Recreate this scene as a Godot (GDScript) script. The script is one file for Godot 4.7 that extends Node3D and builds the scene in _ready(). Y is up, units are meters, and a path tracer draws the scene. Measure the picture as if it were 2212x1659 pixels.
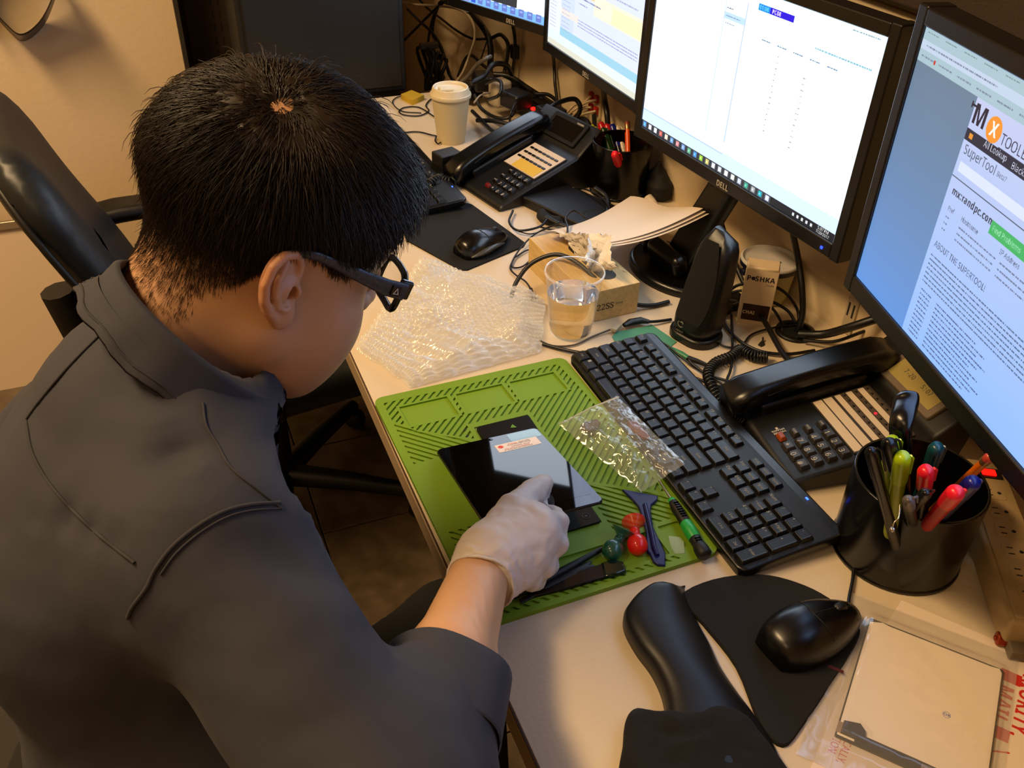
extends Node3D
# A man in a dark blue shirt mends a tablet at a cluttered office desk. x runs across the desk towards the wall, z along the desk, y up; metres.

func _ready() -> void:
	var cam := Camera3D.new()
	cam.name = "camera"
	cam.fov = 46.017
	cam.near = 0.02
	cam.far = 30.0
	cam.position = Vector3(-0.2027, 1.4826, 0.9631)
	cam.rotation_degrees = Vector3(-36.111, -22.854, 1.655)
	add_child(cam)
	cam.current = true
	var env := Environment.new()
	env.background_mode = Environment.BG_COLOR
	env.background_color = Color(0.01, 0.009, 0.008)
	env.tonemap_mode = Environment.TONE_MAPPER_LINEAR
	env.tonemap_exposure = 1.72
	env.sdfgi_enabled = true
	env.ssao_enabled = true
	env.ssil_enabled = true
	var we := WorldEnvironment.new()
	we.name = "world_environment"
	we.environment = env
	add_child(we)
	# the warm ceiling fittings of the office (out of the frame); their light sits just under the glowing panels
	ceiling_light(Vector3(-1.0, 2.62, -0.25), 0.30, 1.2, 4.0)
	ceiling_light(Vector3(-1.3, 2.62, 1.6), 0.30, 1.2, 0.45)
	rng.seed = 11
	build_room()
	build_monitors()
	build_near()
	build_far()
	build_person()

func ceiling_light(at: Vector3, w: float, l: float, energy: float) -> void:
	var t := thing("ceiling_lamp", "long warm fluorescent ceiling fitting over the " + ("desk" if at.z < 1.0 else "room behind the camera"), "lamp", at)
	mk("housing", rbox(Vector3(w + 0.06, 0.05, l + 0.06), 0.008, 1, Vector3(0, 0.055, 0)), mat("lamp_housing", Color(0.8, 0.78, 0.72), 0.5), t)
	mk("diffuser", rbox(Vector3(w, 0.03, l), 0.006, 1, Vector3(0, 0.017, 0)), glow("lamp_diffuser", Color(1.0, 0.84, 0.62), 2.0), t)
	var a := AreaLight3D.new()
	a.name = "lamp_light"
	a.area_size = Vector2(w, l)
	a.light_color = Color(1.0, 0.84, 0.62)
	a.light_energy = energy
	a.area_range = 8.0
	a.area_attenuation = 2.0
	a.shadow_enabled = true
	a.position = Vector3(0, -0.004, 0)
	a.rotation_degrees = Vector3(-90, 0, 0)
	t.add_child(a)

# ---------- helpers ----------
const DY := 0.74
const WALL := 0.722
var mats := {}
var fonts := {}
var rng := RandomNumberGenerator.new()

func V(x: float, y: float, z: float) -> Vector3:
	return Vector3(x, y, z)

func mat(key: String, col := Color(0.5, 0.5, 0.5), rough := 0.6, metal := 0.0) -> StandardMaterial3D:
	if mats.has(key):
		return mats[key]
	var m := StandardMaterial3D.new()
	m.resource_name = key
	m.albedo_color = col
	m.roughness = rough
	m.metallic = metal
	m.cull_mode = BaseMaterial3D.CULL_DISABLED
	mats[key] = m
	return m

func glow(key: String, col: Color, energy: float) -> StandardMaterial3D:
	var m := mat(key, col * 0.3, 0.4)
	m.emission_enabled = true
	m.emission = col
	m.emission_energy_multiplier = energy
	return m

func clear(key: String, col: Color, a: float, rough := 0.05) -> StandardMaterial3D:
	var m := mat(key, Color(col.r, col.g, col.b, a), rough)
	m.transparency = BaseMaterial3D.TRANSPARENCY_ALPHA
	return m

func noise_tex(freq: float, size := 256, normal := false, bump := 2.0, ramp: Gradient = null, oct := 3, type := FastNoiseLite.TYPE_SIMPLEX_SMOOTH) -> NoiseTexture2D:
	var n := FastNoiseLite.new()
	n.seed = 7
	n.noise_type = type
	n.frequency = freq
	n.fractal_octaves = oct
	var t := NoiseTexture2D.new()
	t.width = size
	t.height = size
	t.seamless = true
	t.noise = n
	t.as_normal_map = normal
	t.bump_strength = bump
	if ramp:
		t.color_ramp = ramp
	return t

func grain(m: StandardMaterial3D, scale: float, freq := 0.05, bump := 2.0, nscale := 1.0) -> StandardMaterial3D:
	m.normal_enabled = true
	m.normal_texture = noise_tex(freq, 256, true, bump)
	m.normal_scale = nscale
	m.uv1_triplanar = true
	m.uv1_world_triplanar = false
	m.uv1_scale = Vector3.ONE * scale
	return m

func mottle(m: StandardMaterial3D, a: Color, b: Color, scale: float, freq := 0.02) -> StandardMaterial3D:
	var g := Gradient.new()
	g.set_color(0, a)
	g.set_color(1, b)
	m.albedo_color = Color.WHITE
	m.albedo_texture = noise_tex(freq, 256, false, 1.0, g, 4)
	m.uv1_triplanar = true
	m.uv1_scale = Vector3.ONE * scale
	return m

func named(o: Node, called: String, parent: Node) -> void:
	o.name = called
	if parent == self:
		var n := 1
		var s := called
		while has_node(NodePath(s)):
			s = "%s_%03d" % [called, n]
			n += 1
		o.name = s
		add_child(o)
	else:
		var n := 1
		var s := called
		while parent.has_node(NodePath(s)):
			s = "%s_%03d" % [called, n]
			n += 1
		o.name = s
		parent.add_child(o)

func mk(called: String, mesh: Mesh, m: Material, parent: Node = self, pos := Vector3.ZERO, rot := Vector3.ZERO) -> MeshInstance3D:
	var o := MeshInstance3D.new()
	o.mesh = mesh
	o.material_override = m
	o.position = pos
	o.rotation_degrees = rot
	named(o, called, parent)
	return o

func thing(called: String, label: String, category: String, pos := Vector3.ZERO, yaw := 0.0, group := "") -> Node3D:
	var o := Node3D.new()
	named(o, called, self)
	o.position = pos
	o.rotation_degrees.y = yaw
	return tag(o, label, category, group)

func tag(o: Node3D, label: String, category: String, group := "") -> Node3D:
	o.set_meta("label", label)
	o.set_meta("category", category)
	if group != "":
		o.set_meta("group", group)
	return o

func structure(o: Node3D) -> Node3D:
	o.set_meta("kind", "structure")
	return o

func stuff(o: Node3D) -> Node3D:
	o.set_meta("kind", "stuff")
	return o

# collects triangles; every strip keeps its own smooth normals
class MB:
	var v := PackedVector3Array()
	var n := PackedVector3Array()
	var uv := PackedVector2Array()
	var col := PackedColorArray()
	var idx := PackedInt32Array()

	func rows(r: Array, close_u := false, close_v := false, flip := false, c = null) -> MB:
		# r: rows of equal length; null starts a new strip from the row before it
		var strip := []
		var last = null
		for row in r:
			if row == null:
				_strip(strip, close_u, false, flip, c)
				strip = [last]
			else:
				strip.append(row)
				last = row
		_strip(strip, close_u, close_v, flip, c)
		return self

	func _strip(r: Array, cu: bool, cv: bool, flip: bool, c) -> void:
		var a := r.size()
		if a < 2:
			return
		var b: int = r[0].size()
		var s := v.size()
		var nn := PackedVector3Array()
		nn.resize(a * b)
		for i in a:
			var row = r[i]
			for j in b:
				v.push_back(row[j])
				uv.push_back(Vector2(float(j) / (b if cu else b - 1), float(i) / (a if cv else a - 1)))
				if c != null:
					col.push_back(c)
		for i in (a if cv else a - 1):
			var i2 := (i + 1) % a
			for j in (b if cu else b - 1):
				var j2 := (j + 1) % b
				var p := i * b + j
				var q := i * b + j2
				var t := i2 * b + j
				var u := i2 * b + j2
				var fn := (v[s + u] - v[s + p]).cross(v[s + t] - v[s + q])
				if flip:
					idx.append_array([s + p, s + t, s + q, s + q, s + t, s + u])
					fn = -fn
				else:
					idx.append_array([s + p, s + q, s + t, s + q, s + u, s + t])
				nn[p] += fn
				nn[q] += fn
				nn[t] += fn
				nn[u] += fn
		for k in a * b:
			n.push_back(-nn[k].normalized() if nn[k].length_squared() > 0 else Vector3.UP)

	func poly(pts: Array, normal: Vector3, c = null) -> MB:
		# a flat polygon (any shape), fan-cut with Geometry2D in its own plane
		var ax := normal.cross(Vector3.UP if absf(normal.y) < 0.9 else Vector3.RIGHT).normalized()
		var ay := normal.cross(ax)
		var flat := PackedVector2Array()
		for p in pts:
			flat.push_back(Vector2(ax.dot(p), ay.dot(p)))
		var t := Geometry2D.triangulate_polygon(flat)
		var s := v.size()
		for p in pts:
			v.push_back(p)
			n.push_back(normal)
			uv.push_back(Vector2.ZERO)
			if c != null:
				col.push_back(c)
		for k in range(0, t.size(), 3):
			var a := v[s + t[k]]
			if (v[s + t[k + 1]] - a).cross(v[s + t[k + 2]] - a).dot(normal) > 0:
				idx.append_array([s + t[k], s + t[k + 2], s + t[k + 1]])
			else:
				idx.append_array([s + t[k], s + t[k + 1], s + t[k + 2]])
		return self

	func box(c: Vector3, size: Vector3, b := Basis(), r := 0.0, k := 1) -> MB:
		var h := size * 0.5
		r = minf(r, minf(h.x, minf(h.y, h.z)) * 0.99)
		for ax in 3:
			var ua := (ax + 1) % 3
			var va := (ax + 2) % 3
			var lu := _lines(h[ua], r, k)
			var lv := _lines(h[va], r, k)
			for sg in [-1.0, 1.0]:
				var s := v.size()
				for i in lu.size():
					for j in lv.size():
						var p := Vector3()
						p[ax] = h[ax] * sg
						p[ua] = lu[i]
						p[va] = lv[j]
						var inner := Vector3(clampf(p.x, -h.x + r, h.x - r), clampf(p.y, -h.y + r, h.y - r), clampf(p.z, -h.z + r, h.z - r))
						var nn := Vector3()
						nn[ax] = sg
						if r > 0.0:
							nn = (p - inner).normalized()
							p = inner + nn * r
						v.push_back(c + b * p)
						n.push_back((b * nn).normalized())
						uv.push_back(Vector2(lu[i] / (2 * h[ua]) + 0.5, lv[j] / (2 * h[va]) + 0.5))
				for i in lu.size() - 1:
					for j in lv.size() - 1:
						var p := s + i * lv.size() + j
						var q := p + lv.size()
						if sg > 0:
							idx.append_array([p, p + 1, q, q, p + 1, q + 1])
						else:
							idx.append_array([p, q, p + 1, q, q + 1, p + 1])
		return self

	func _lines(h: float, r: float, k: int) -> Array:
		if r <= 0.0:
			return [-h, h]
		var a := []
		for i in k + 1:
			a.append(-h + r * (1.0 - tan(PI / 4 * (1.0 - float(i) / k))))
		for i in k + 1:
			a.append(-a[k - i])
		return a

	func tube(pts: Array, rad, sides := 8, closed := false, c = null, squash := 1.0) -> MB:
		var m := pts.size()
		var up := Vector3.UP
		var d0: Vector3 = (pts[1] - pts[0]).normalized()
		if absf(d0.y) > 0.95:
			up = Vector3.RIGHT
		var x := d0.cross(up).normalized()
		var rr := []
		for i in m:
			var d: Vector3
			if closed:
				d = pts[(i + 1) % m] - pts[(i - 1 + m) % m]
			else:
				d = pts[mini(i + 1, m - 1)] - pts[maxi(i - 1, 0)]
			d = d.normalized()
			x = (x - d * x.dot(d)).normalized()
			var y := x.cross(d)
			var r0: float = rad[i] if rad is Array or rad is PackedFloat32Array else rad
			var ring := []
			for s in sides:
				var a := TAU * s / sides
				ring.append(pts[i] + (x * cos(a) + y * (sin(a) * squash)) * r0)
			rr.append(ring)
		if not closed:
			var e0 := []
			var e1 := []
			for s in sides:
				e0.append(pts[0])
				e1.append(pts[m - 1])
			_strip([e0, rr[0]], true, false, false, c)
			_strip([rr[m - 1], e1], true, false, false, c)
		_strip(rr, true, closed, false, c)
		return self

	func lathe(prof: Array, o := Vector3.ZERO, b := Basis(), seg := 32) -> MB:
		# prof: Vector2(radius, height) or null for a crease
		var rr := []
		for p in prof:
			if p == null:
				rr.append(null)
				continue
			var ring := []
			for s in seg:
				var a := TAU * s / seg
				ring.append(o + b * Vector3(cos(a) * p.x, p.y, sin(a) * p.x))
			rr.append(ring)
		return rows(rr, true)

	func prism(pl: Array, y0: float, y1: float, bev := 0.0, k := 1, bot := 0.0) -> MB:
		# pl: Vector2(x, z) outline; stands on y0, top at y1 with a rounded edge
		var a := pl.duplicate()
		var area := 0.0
		for i in a.size():
			var p: Vector2 = a[i]
			var q: Vector2 = a[(i + 1) % a.size()]
			area += p.x * q.y - q.x * p.y
		if area < 0:
			a.reverse()
		var ins := func(d: float, y: float) -> Array:
			var o := []
			var m := a.size()
			for i in m:
				var p: Vector2 = a[i]
				var e1: Vector2 = (p - a[(i - 1 + m) % m]).normalized()
				var e2: Vector2 = (a[(i + 1) % m] - p).normalized()
				var nn := Vector2(-e1.y - e2.y, e1.x + e2.x)
				nn = nn / maxf(0.3, 1.0 + e1.dot(e2))
				o.append(Vector3(p.x + nn.x * d, y, p.y + nn.y * d))
			return o
		var rr := []
		if bot > 0.0:
			rr.append(ins.call(bot, y0))
			rr.append(ins.call(0.0, y0 + bot))
		else:
			rr.append(ins.call(0.0, y0))
		if bev > 0.0:
			for i in k + 1:
				var t := PI / 2 * i / k
				rr.append(ins.call(bev * (1.0 - cos(t)), y1 - bev + bev * sin(t)))
		else:
			rr.append(ins.call(0.0, y1))
		rows(rr, true)
		_flat(rr[rr.size() - 1], Vector3.UP)
		_flat(rr[0], Vector3.DOWN)
		return self

	func _flat(pts: Array, normal: Vector3) -> void:
		var s := v.size()
		poly(pts, normal)
		var lo := Vector2(1e9, 1e9)
		var hi := -lo
		for p in pts:
			lo = lo.min(Vector2(p.x, p.z))
			hi = hi.max(Vector2(p.x, p.z))
		var d := (hi - lo).max(Vector2(1e-6, 1e-6))
		for i in range(s, v.size()):
			uv[i] = (Vector2(v[i].x, v[i].z) - lo) / d

	func done() -> ArrayMesh:
		var arr := []
		arr.resize(Mesh.ARRAY_MAX)
		arr[Mesh.ARRAY_VERTEX] = v
		arr[Mesh.ARRAY_NORMAL] = n
		arr[Mesh.ARRAY_TEX_UV] = uv
		if col.size() == v.size() and col.size() > 0:
			arr[Mesh.ARRAY_COLOR] = col
		arr[Mesh.ARRAY_INDEX] = idx
		var m := ArrayMesh.new()
		m.add_surface_from_arrays(Mesh.PRIMITIVE_TRIANGLES, arr)
		return m

func rbox(size: Vector3, r: float, k := 1, c := Vector3.ZERO) -> ArrayMesh:
	return MB.new().box(c, size, Basis(), r, k).done()

# outline of a rounded rectangle, centred
func rrect(w: float, d: float, r: float, k := 4, o := Vector2.ZERO) -> Array:
	var a := []
	for q in 4:
		var cx := (w / 2 - r) * (1 if q == 0 or q == 3 else -1)
		var cy := (d / 2 - r) * (1 if q < 2 else -1)
		for i in k + 1:
			var t := PI / 2 * (q + float(i) / k)
			a.append(o + Vector2(cx + cos(t) * r, cy + sin(t) * r))
	return a

func spline(pts: Array, per := 6, closed := false) -> Array:
	var o := []
	var m := pts.size()
	var last := m if closed else m - 1
	for i in last:
		var p0 = pts[(i - 1 + m) % m] if closed or i > 0 else pts[0] * 2.0 - pts[1]
		var p1 = pts[i]
		var p2 = pts[(i + 1) % m]
		var p3 = pts[(i + 2) % m] if closed or i < m - 2 else pts[m - 1] * 2.0 - pts[m - 2]
		for k in per:
			o.append(p1.cubic_interpolate(p2, p0, p3, float(k) / per))
	if not closed:
		o.append(pts[m - 1])
	return o

func cable(pts: Array, r: float, per := 6, sides := 7) -> ArrayMesh:
	return MB.new().tube(spline(pts, per), r, sides).done()

func coil(pts: Array, r: float, R: float, turns: int) -> ArrayMesh:
	var path := spline(pts, 12)
	var o := []
	var n := turns * 9
	var x := Vector3.UP
	for i in n + 1:
		var f := float(i) / n * (path.size() - 1)
		var a := mini(int(f), path.size() - 2)
		var p: Vector3 = path[a].lerp(path[a + 1], f - a)
		var d: Vector3 = (path[a + 1] - path[a]).normalized()
		x = (x - d * x.dot(d)).normalized()
		var y := d.cross(x)
		var t := TAU * i / 9.0
		o.append(p + (x * cos(t) + y * sin(t)) * R)
	return MB.new().tube(o, r, 5).done()

# a bent sheet with thickness: f(u, v) -> Vector3
func sheet(f: Callable, nu: int, nv: int, thick: float) -> ArrayMesh:
	var top := []
	for i in nu + 1:
		var row := []
		for j in nv + 1:
			row.append(f.call(float(i) / nu, float(j) / nv))
		top.append(row)
	var mb := MB.new().rows(top)
	if thick > 0.0:
		var nn := mb.n.duplicate()
		var bot := []
		for i in nu + 1:
			var row := []
			for j in nv + 1:
				row.append(top[i][j] - nn[i * (nv + 1) + j] * thick)
			bot.append(row)
		mb.rows(bot, false, false, true)
		var rim_a := []
		var rim_b := []
		for j in nv + 1:
			rim_a.append(top[0][j])
			rim_b.append(bot[0][j])
		for i in range(1, nu + 1):
			rim_a.append(top[i][nv])
			rim_b.append(bot[i][nv])
		for j in range(nv - 1, -1, -1):
			rim_a.append(top[nu][j])
			rim_b.append(bot[nu][j])
		for i in range(nu - 1, 0, -1):
			rim_a.append(top[i][0])
			rim_b.append(bot[i][0])
		mb.rows([rim_a, rim_b], true)
	return mb.done()

# ---------- lettering ----------
func font(kind := "sans", bold := false) -> SystemFont:
	var key := kind + str(bold)
	if not fonts.has(key):
		var f := SystemFont.new()
		f.font_names = PackedStringArray(["Droid Sans" if kind == "sans" else "Droid Serif" if kind == "serif" else "Droid Sans Mono"])
		f.font_weight = 700 if bold else 400
		fonts[key] = f
	return fonts[key]

func text_mesh(s: String, size: float, bold := false, depth := 0.0004, kind := "sans") -> TextMesh:
	var t := TextMesh.new()
	t.text = s
	t.font = font(kind, bold)
	t.font_size = 32
	t.pixel_size = size / 32.0
	t.depth = depth
	t.curve_step = 2.0
	return t

# raised lettering on a part; lies in the part's x-z plane facing up (y), reading along x
func letter(called: String, s: String, size: float, m: Material, parent: Node, pos: Vector3, yaw := 0.0, bold := false, kind := "sans") -> MeshInstance3D:
	return mk(called, text_mesh(s, size, bold, 0.0003, kind), m, parent, pos, Vector3(-90, yaw, 0))

# print text into an image (x, y is the left end of the base line)
func draw_text(img: Image, s: String, x: float, y: float, px: float, c: Color, bold := false, kind := "sans", squeeze := 1.0) -> void:
	var t := text_mesh(s, px, bold, 0.0, kind)
	t.horizontal_alignment = HORIZONTAL_ALIGNMENT_LEFT
	var arr := t.get_mesh_arrays()
	var p: PackedVector3Array = arr[Mesh.ARRAY_VERTEX]
	var id: PackedInt32Array = arr[Mesh.ARRAY_INDEX]
	var lo := Vector3(1e9, 1e9, 0)
	for q in p:
		lo = lo.min(q)
	for k in range(0, id.size(), 3):
		var a := Vector2((p[id[k]].x - lo.x) * squeeze + x, y - (p[id[k]].y - lo.y))
		var b := Vector2((p[id[k + 1]].x - lo.x) * squeeze + x, y - (p[id[k + 1]].y - lo.y))
		var d := Vector2((p[id[k + 2]].x - lo.x) * squeeze + x, y - (p[id[k + 2]].y - lo.y))
		var x0 := maxi(0, int(floor(minf(a.x, minf(b.x, d.x)))))
		var x1 := mini(img.get_width() - 1, int(ceil(maxf(a.x, maxf(b.x, d.x)))))
		var y0 := maxi(0, int(floor(minf(a.y, minf(b.y, d.y)))))
		var y1 := mini(img.get_height() - 1, int(ceil(maxf(a.y, maxf(b.y, d.y)))))
		var ar := (b - a).cross(d - a)
		if absf(ar) < 1e-6:
			continue
		for yy in range(y0, y1 + 1):
			for xx in range(x0, x1 + 1):
				var q := Vector2(xx + 0.5, yy + 0.5)
				var w0 := (b - q).cross(d - q) / ar
				var w1 := (d - q).cross(a - q) / ar
				var w2 := (a - q).cross(b - q) / ar
				if w0 >= -0.01 and w1 >= -0.01 and w2 >= -0.01:
					img.set_pixel(xx, yy, c)

# small print that cannot be read: broken dark dashes
func scribble(img: Image, x: int, y: int, w: int, h: int, c: Color) -> void:
	var at := x
	while at < x + w:
		var l := rng.randi_range(2, 9)
		img.fill_rect(Rect2i(at, y, mini(l, x + w - at), h), c)
		at += l + rng.randi_range(1, 3)

func img_new(w: int, h: int, c: Color) -> Image:
	var im := Image.create(w, h, false, Image.FORMAT_RGB8)
	im.fill(c)
	return im

func img_mat(key: String, im: Image, rough := 0.7) -> StandardMaterial3D:
	var m := mat(key, Color.WHITE, rough)
	m.albedo_texture = ImageTexture.create_from_image(im)
	m.texture_repeat = false
	return m

# ---------- surfaces from distance fields (surface nets) ----------
func nets(f: Callable, lo: Vector3, hi: Vector3, cell: float) -> Array:
	const B := 4
	var nx := int(ceil((hi.x - lo.x) / cell / B)) * B
	var ny := int(ceil((hi.y - lo.y) / cell / B)) * B
	var nz := int(ceil((hi.z - lo.z) / cell / B)) * B
	var sx := nx + 1
	var sxy := sx * (ny + 1)
	var val := PackedFloat32Array()
	val.resize(sxy * (nz + 1))
	val.fill(1e9)
	var active := []
	var reach := B * cell * 0.5 * 1.75 * 1.25
	for k in range(0, nz, B):
		for j in range(0, ny, B):
			for i in range(0, nx, B):
				var c := lo + Vector3(i + B * 0.5, j + B * 0.5, k + B * 0.5) * cell
				if absf(f.call(c)) < reach:
					active.append(Vector3i(i, j, k))
	for a in active:
		for k in range(a.z, a.z + B + 1):
			for j in range(a.y, a.y + B + 1):
				var at: int = k * sxy + j * sx + a.x
				for i in B + 1:
					if val[at + i] == 1e9:
						val[at + i] = f.call(lo + Vector3(a.x + i, j, k) * cell)
	var vid := {}
	var vs := PackedVector3Array()
	var off := PackedInt32Array([0, 1, sx, sx + 1, sxy, sxy + 1, sxy + sx, sxy + sx + 1])
	var edges := [[0, 1], [2, 3], [4, 5], [6, 7], [0, 2], [1, 3], [4, 6], [5, 7], [0, 4], [1, 5], [2, 6], [3, 7]]
	var pos := [Vector3(0, 0, 0), Vector3(1, 0, 0), Vector3(0, 1, 0), Vector3(1, 1, 0), Vector3(0, 0, 1), Vector3(1, 0, 1), Vector3(0, 1, 1), Vector3(1, 1, 1)]
	var cells := []
	for a in active:
		for k in range(a.z, a.z + B):
			for j in range(a.y, a.y + B):
				for i in range(a.x, a.x + B):
					var at: int = k * sxy + j * sx + i
					var mask := 0
					for c in 8:
						if val[at + off[c]] < 0.0:
							mask |= 1 << c
					if mask == 0 or mask == 255:
						continue
					var sum := Vector3.ZERO
					var cnt := 0
					for e in edges:
						var e0: int = e[0]
						var e1: int = e[1]
						if ((mask >> e0) & 1) != ((mask >> e1) & 1):
							var va := val[at + off[e0]]
							var vb := val[at + off[e1]]
							sum += pos[e0].lerp(pos[e1], va / (va - vb))
							cnt += 1
					vid[at] = vs.size()
					vs.push_back(lo + (Vector3(i, j, k) + sum / cnt) * cell)
					cells.append(at)
	var id := PackedInt32Array()
	var steps := [1, sx, sxy]
	for at in cells:
		for ax in 3:
			var s0: int = steps[ax]
			var u: int = steps[(ax + 1) % 3]
			var w: int = steps[(ax + 2) % 3]
			var in0 := val[at] < 0.0
			if in0 == (val[at + s0] < 0.0):
				continue
			if not (vid.has(at - u) and vid.has(at - w) and vid.has(at - u - w)):
				continue
			var p0: int = vid[at]
			var p1: int = vid[at - u]
			var p2: int = vid[at - u - w]
			var p3: int = vid[at - w]
			if in0:
				id.append_array([p0, p2, p1, p0, p3, p2])
			else:
				id.append_array([p0, p1, p2, p0, p2, p3])
	return [vs, id]

# adds such a surface to a builder; shade(p) -> Color, place moves it
func add_net(mb: MB, net: Array, place := Transform3D(), shade = null) -> void:
	var vs: PackedVector3Array = net[0]
	var id: PackedInt32Array = net[1]
	var nn := PackedVector3Array()
	nn.resize(vs.size())
	for k in range(0, id.size(), 3):
		var fn := (vs[id[k + 2]] - vs[id[k]]).cross(vs[id[k + 1]] - vs[id[k]])
		nn[id[k]] += fn
		nn[id[k + 1]] += fn
		nn[id[k + 2]] += fn
	var s := mb.v.size()
	for i in vs.size():
		mb.v.push_back(place * vs[i])
		mb.n.push_back((place.basis * nn[i]).normalized())
		mb.uv.push_back(Vector2.ZERO)
		if shade != null:
			mb.col.push_back(shade.call(vs[i]))
	if place.basis.determinant() < 0.0:
		for k in range(0, id.size(), 3):
			mb.idx.append_array([s + id[k], s + id[k + 2], s + id[k + 1]])
	else:
		for k in id.size():
			mb.idx.push_back(s + id[k])

func smin(a: float, b: float, k: float) -> float:
	var h := maxf(k - absf(a - b), 0.0) / k
	return minf(a, b) - h * h * k * 0.25

func smax(a: float, b: float, k: float) -> float:
	return -smin(-a, -b, k)

func cap(p: Vector3, a: Vector3, b: Vector3, ra: float, rb: float) -> float:
	var ab := b - a
	var t := clampf((p - a).dot(ab) / ab.length_squared(), 0.0, 1.0)
	return (p - a - ab * t).length() - lerpf(ra, rb, t)

func ell(p: Vector3, c: Vector3, r: Vector3) -> float:
	var q := (p - c) / r
	var l := q.length()
	return l * (l - 1.0) / maxf((q / r).length(), 1e-6)

# ---------- the room ----------
func build_room() -> void:
	var wallm := grain(mat("wall_paint", Color(0.80, 0.72, 0.60), 0.75), 6.0, 0.06, 0.6)
	var brown := grain(mat("brown_panel", Color(0.20, 0.145, 0.11), 0.8), 10.0, 0.08, 1.0)
	# floor of square tiles
	var fl := mk("floor", MB.new().box(V(-1.0, -0.055, 0.2), V(3.6, 0.1, 5.2)).done(), mat("floor_joint", Color(0.13, 0.10, 0.075), 0.9))
	structure(fl)
	var tiles := []
	for k in 3:
		var c: Color = [Color(0.36, 0.29, 0.20), Color(0.33, 0.27, 0.19), Color(0.38, 0.31, 0.22)][k]
		tiles.append(mottle(mat("floor_tile_%d" % k, c, 0.45), c.darkened(0.18), c.lightened(0.08), 3.0))
	var tm := rbox(Vector3(0.302, 0.008, 0.302), 0.0015)
	for i in 11:
		for j in 16:
			mk("tile", tm, tiles[(i * 7 + j * 3 + i * j) % 3], fl, V(-2.62 + i * 0.305, -0.001, -2.2 + j * 0.305))
	structure(mk("wall_right", MB.new().box(V(WALL + 0.05, 1.35, 0.2), V(0.1, 2.7, 5.2)).done(), wallm))
	structure(mk("wall_left", MB.new().box(V(-2.75, 1.35, 0.2), V(0.1, 2.7, 5.2)).done(), wallm))
	structure(mk("wall_back", MB.new().box(V(-1.0, 1.35, -2.35), V(3.5, 2.7, 0.1)).done(), wallm))
	structure(mk("wall_front", MB.new().box(V(-1.0, 1.35, 2.75), V(3.5, 2.7, 0.1)).done(), wallm))
	structure(mk("ceiling", MB.new().box(V(-1.0, 2.78, 0.2), V(3.6, 0.1, 5.2)).done(), mat("ceiling_paint", Color(0.75, 0.7, 0.62), 0.9)))
	# the panels of the low partition behind the screens: joints between them, a dark board above
	var pan := grain(mat("partition_laminate", Color(0.78, 0.70, 0.57), 0.55), 7.0, 0.05, 0.5)
	var jt := mat("panel_joint", Color(0.12, 0.09, 0.06), 0.9)
	for k in 5:
		var z0: float = [-2.3, -1.228, -0.49, 0.30, 1.1][k]
		var z1: float = [-1.232, -0.494, 0.296, 1.096, 2.7][k]
		structure(mk("trim_%d" % (k + 1), MB.new().box(V(WALL - 0.004, 0.60, (z0 + z1) / 2), V(0.010, 1.20, z1 - z0), Basis(), 0.0015).done(), pan))
	structure(mk("trim_6", MB.new().box(V(WALL - 0.015, 1.49, 0.2), V(0.034, 0.56, 5.0), Basis(), 0.006).done(), brown))
	# slotted upright standards on the partition
	for q in [[Vector3(0.715, 0.7784, -0.5846), 0.44], [Vector3(0.715, 0.8051, 0.0885), 0.5]]:
		var p: Vector3 = q[0]
		var s := mk("trim_7", MB.new().box(V(WALL - 0.0105, 0.97, p.z), V(0.004, 0.44, 0.022), Basis(), 0.001).done(), mat("standard_paint", Color(0.66, 0.60, 0.5), 0.5))
		structure(s)
		var sl := MB.new()
		for k in 9:
			for e in [-0.005, 0.005]:
				sl.box(V(WALL - 0.0127, 0.79 + k * 0.045, p.z + e), V(0.001, 0.022, 0.003))
		mk("slots", sl.done(), jt, s).set_meta("kind", "stuff")
	# ---- desk
	var t := thing("desk", "long cream laminate desk with a dark seam along its front edge", "desk")
	var lam := grain(mat("desk_laminate", Color(0.80, 0.735, 0.63), 0.42), 9.0, 0.06, 0.35)
	mk("worktop", MB.new().box(V(0.3595, DY - 0.015, 0.075), V(0.716, 0.03, 2.52), Basis(), 0.0012).done(), lam, t)
	mk("edge_band", MB.new().box(V(0.0, DY - 0.0158, 0.075), V(0.0035, 0.0285, 2.52), Basis(), 0.001).done(), mat("edge_band", Color(0.58, 0.50, 0.40), 0.5), t)
	mk("seam", MB.new().box(V(0.0006, DY - 0.0006, 0.075), V(0.0016, 0.0012, 2.518)).done(), mat("seam_brown", Color(0.22, 0.13, 0.05), 0.7), t)
	for z in [-1.1, 0.95]:
		mk("support_panel", MB.new().box(V(0.38, 0.355, z), V(0.6, 0.71, 0.025), Basis(), 0.002).done(), mat("support_dark", Color(0.10, 0.08, 0.07), 0.7), t)
	mk("modesty_panel", MB.new().box(V(0.66, 0.45, -0.07), V(0.018, 0.5, 2.0)).done(), mat("support_dark"), t)
	# ---- far end: pale partition with its strap, dark niche, black case
	var pz := -1.5
	var part := thing("partition", "large cream office partition panel at the far left with a looped strap", "partition")
	var pe := Vector3(-0.0882, 0.8283, -1.5)
	var cream := grain(mat("partition_cream", Color(0.83, 0.74, 0.60), 0.6), 5.0, 0.04, 0.4)
	mk("panel", MB.new().box(V((pe.x - 2.7) / 2, 0.72, pz - 0.02), V(pe.x + 2.7, 1.43, 0.04), Basis(), 0.004).done(), cream, part)
	mk("edge_cap", MB.new().box(V(pe.x + 0.004, 0.72, pz - 0.02), V(0.012, 1.43, 0.044), Basis(), 0.002).done(), mat("edge_cap", Color(0.16, 0.13, 0.1), 0.6), part)
	var st := []
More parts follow.
